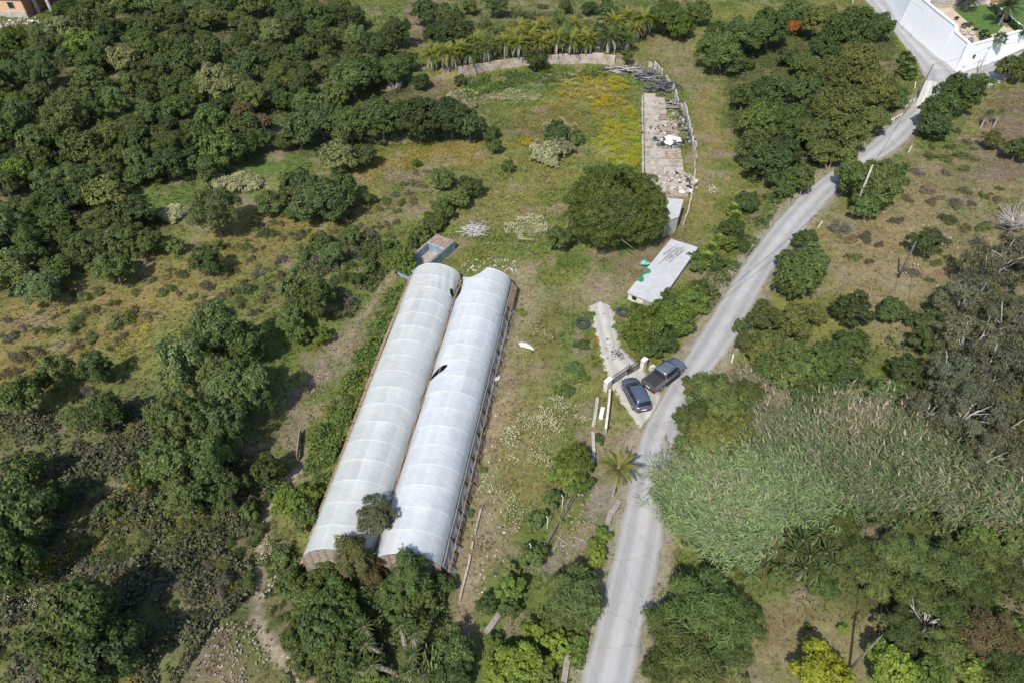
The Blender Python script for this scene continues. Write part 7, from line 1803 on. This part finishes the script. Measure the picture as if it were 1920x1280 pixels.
WH = [(1030, 285, 38, 22, 26), (1050, 245, 34, 20, 14), (868, 188, 32, 16, 30), (965, 185, 50, 14, 12), (985, 430, 42, 26, 24), (440, 345, 55, 22, 28), (420, 325, 40, 10, 14), (325, 405, 24, 16, 34), (738, 268, 55, 9, 16), (1000, 830, 60, 55, 13), (1055, 780, 50, 35, 13), (1110, 785, 22, 30, 8), (960, 965, 22, 40, 8), (1015, 640, 22, 16, 6), (1050, 150, 34, 10, 14), (1095, 175, 40, 16, 5), (910, 935, 22, 40, 5), (905, 425, 10, 8, 18), (960, 430, 90, 60, 1.4), (520, 345, 60, 30, 2), (60, 1120, 70, 26, 4), (500, 1035, 14, 30, 9), (1080, 720, 40, 40, 1.5), (560, 1230, 30, 40, 3)]
flower_stuff('white_flowers', 'drifts of creamy white daisies over the plot', [(a, b, c, d, e * 7) for a, b, c, d, e in WH], (.62, .60, .36), (.15, .18, .06), r1, 1, .040, .55)
YL = [(1110, 165, 70, 30, 20), (1010, 215, 90, 40, 3), (1150, 215, 40, 40, 8), (1165, 270, 36, 45, 16), (1100, 215, 90, 60, 3), (1000, 330, 120, 70, 2), (760, 290, 130, 24, 4), (300, 560, 260, 80, .9), (560, 420, 180, 60, .9), (60, 650, 120, 90, 1.1), (250, 640, 40, 30, 9), (985, 265, 12, 12, 20), (975, 665, 26, 30, 6), (105, 1062, 26, 26, 16), (235, 1020, 120, 70, 2.4), (440, 1090, 40, 70, 6), (420, 1120, 40, 30, 8), (270, 1250, 40, 30, 9), (225, 925, 24, 14, 10), (1000, 800, 90, 100, 1.2), (950, 470, 90, 50, 1.8), (480, 400, 40, 10, 10), (1680, 395, 90, 60, 1.0), (1100, 1030, 40, 50, 3), (640, 800, 50, 130, 2), (1185, 230, 14, 60, 8), (720, 300, 90, 20, 4), (820, 280, 80, 20, 4)]
flower_stuff('yellow_flowers', 'drifts of yellow wild flowers in the meadows', [(a, b, c, d, e * 6) for a, b, c, d, e in YL], (.52, .38, .02), (.16, .19, .04), r1, 1, .042, .35)
YGF = [(1165, 270, 36, 45, 60), (1182, 235, 16, 40, 40), (1140, 160, 40, 16, 30), (1180, 170, 20, 16, 20)]
flower_stuff('yellow_green_weed', 'bright yellow green weed along the stalls', YGF, (.36, .38, .03), (.20, .24, .03), r1, 1, .05, .45)
OR = [(1112, 640, 12, 8, 26), (1165, 20, 30, 10, 2), (1010, 655, 16, 12, 3)]
flower_stuff('orange_flowers', 'small clumps of orange flowers by the driveway', OR, (.55, .16, .02), (.12, .16, .04), r1, 1, .06, .3)

# cane thicket: stools of canes leaning outwards, dark gaps between them
def canes(name, label, polys, rng):
    Vt, Ct = [], []
    def tri(a, b, c, col): Vt.append(np.stack([a, b, c], 1)); Ct.append(np.repeat(col[:, None], 3, 1))
    for poly, nst, (c1, c2), h0, dry in polys:
        gpz = [tuple(flat(u, v, 1.6)[:2]) for u, v in poly]
        sx, sy, sz = scatter(nst, rng, gpz); m = len(sx)
        sh = h0 * rng.uniform(.55, 1.25, m); sd_ = (fbm(sx / 3.5, sy / 3.5, 181, 3) + rng.normal(0, .07, m) > .62 - dry)
        sl = 2.4 + 3.0 * (fbm(sx / 6, sy / 6, 171, 2) - .5) + rng.normal(0, .35, m); smix = rng.random(m); sb = rng.uniform(.75, 1.2, m)
        per = 9
        k = np.repeat(np.arange(m), per); n = len(k)
        off = rng.normal(0, .34, (n, 2)); x, y = sx[k] + off[:, 0], sy[k] + off[:, 1]; z = sz[k]
        H = sh[k] * rng.uniform(.65, 1.12, n)
        la = sl[k] + rng.normal(0, .35, n); ll = rng.uniform(.25, .6, n)
        dx = np.cos(la) * H * ll + off[:, 0] * 1.5; dy = np.sin(la) * H * ll + off[:, 1] * 1.5
        base = (np.array(c1) * (1 - smix[k, None]) + np.array(c2) * smix[k, None]) * sb[k, None]
        base = np.where(sd_[k, None], base * .25 + np.array((.31, .26, .17)) * .75, base)
        bot = np.stack([x, y, z], 1); top = np.stack([x + dx, y + dy, z + H], 1); mid_ = bot * .5 + top * .5 + np.stack([-dx * .12, -dy * .12, H * .10], 1)
        w = .022; sd = np.stack([-np.sin(la), np.cos(la), np.zeros(n)], 1) * w
        tri(bot - sd, bot + sd, mid_, base * .8); tri(mid_ - sd * .8, mid_ + sd * .8, top, base * .9)
        for b in range(10):
            f = rng.uniform(.3, 1.0, n)[:, None]; P = np.where(f < .5, bot + (mid_ - bot) * f * 2, mid_ + (top - mid_) * (f * 2 - 1))
            a = la + rng.normal(0, .75, n); L = rng.uniform(.45, .95, n)
            d = norm(np.stack([np.cos(a), np.sin(a), rng.uniform(-.1, .8, n)], 1))
            s = np.stack([-np.sin(a), np.cos(a), rng.normal(0, .3, n)], 1) * .034
            md = P + d * (L * .5)[:, None]; tip = P + d * (L * .95)[:, None] - np.array([0, 0, 1.]) * (L * rng.uniform(.1, .5, n))[:, None]
            col = base * rng.uniform(.7, 1.3, (n, 1))
            tri(P, md - s, md + s, col); tri(md + s, md - s, tip, col)
        # pale plumes on the tallest canes
        q = rng.random(n) < .10; tq = top[q]; nq = len(tq)
        if nq:
            u_ = np.stack([np.cos(la[q]), np.sin(la[q]), np.full(nq, .8)], 1) * .45; v_ = np.stack([-np.sin(la[q]), np.cos(la[q]), np.zeros(nq)], 1) * .06
            tri(tq - v_, tq + v_, tq + u_, np.tile(np.array((.36, .31, .22)), (nq, 1)))
    V = np.concatenate(Vt).reshape(-1, 3); C = np.concatenate(Ct).reshape(-1, 3)
    o = obj(name, np_mesh(name, V, np.arange(len(V)).reshape(-1, 3), M['blade'], attrs={'col': ('FLOAT_COLOR', 'POINT', np.concatenate([C, np.ones((len(C), 1))], 1))}))
    return tag(o, label, kind='stuff')
canes('cane_thicket', 'dense thicket of pale green and straw coloured canes right of the road',
      [([(1256, 900), (1330, 885), (1420, 890), (1500, 900), (1560, 920), (1560, 980), (1480, 980), (1440, 1010), (1420, 1050), (1350, 1040), (1290, 1000), (1260, 960)], 500, ((.175, .245, .09), (.235, .30, .14)), 2.9, -.14),
       ([(1410, 880), (1480, 800), (1560, 770), (1650, 780), (1720, 830), (1740, 900), (1640, 900), (1520, 905)], 370, ((.13, .175, .065), (.20, .225, .11)), 2.8, -.03),
       ([(1560, 910), (1740, 890), (1960, 900), (1960, 1020), (1850, 1000), (1720, 965), (1600, 960)], 470, ((.115, .165, .058), (.18, .215, .10)), 2.9, -.10),
       ([(1400, 700), (1440, 720), (1500, 780), (1440, 860), (1410, 800)], 110, ((.17, .19, .09), (.24, .24, .14)), 2.0, .06)], r1)
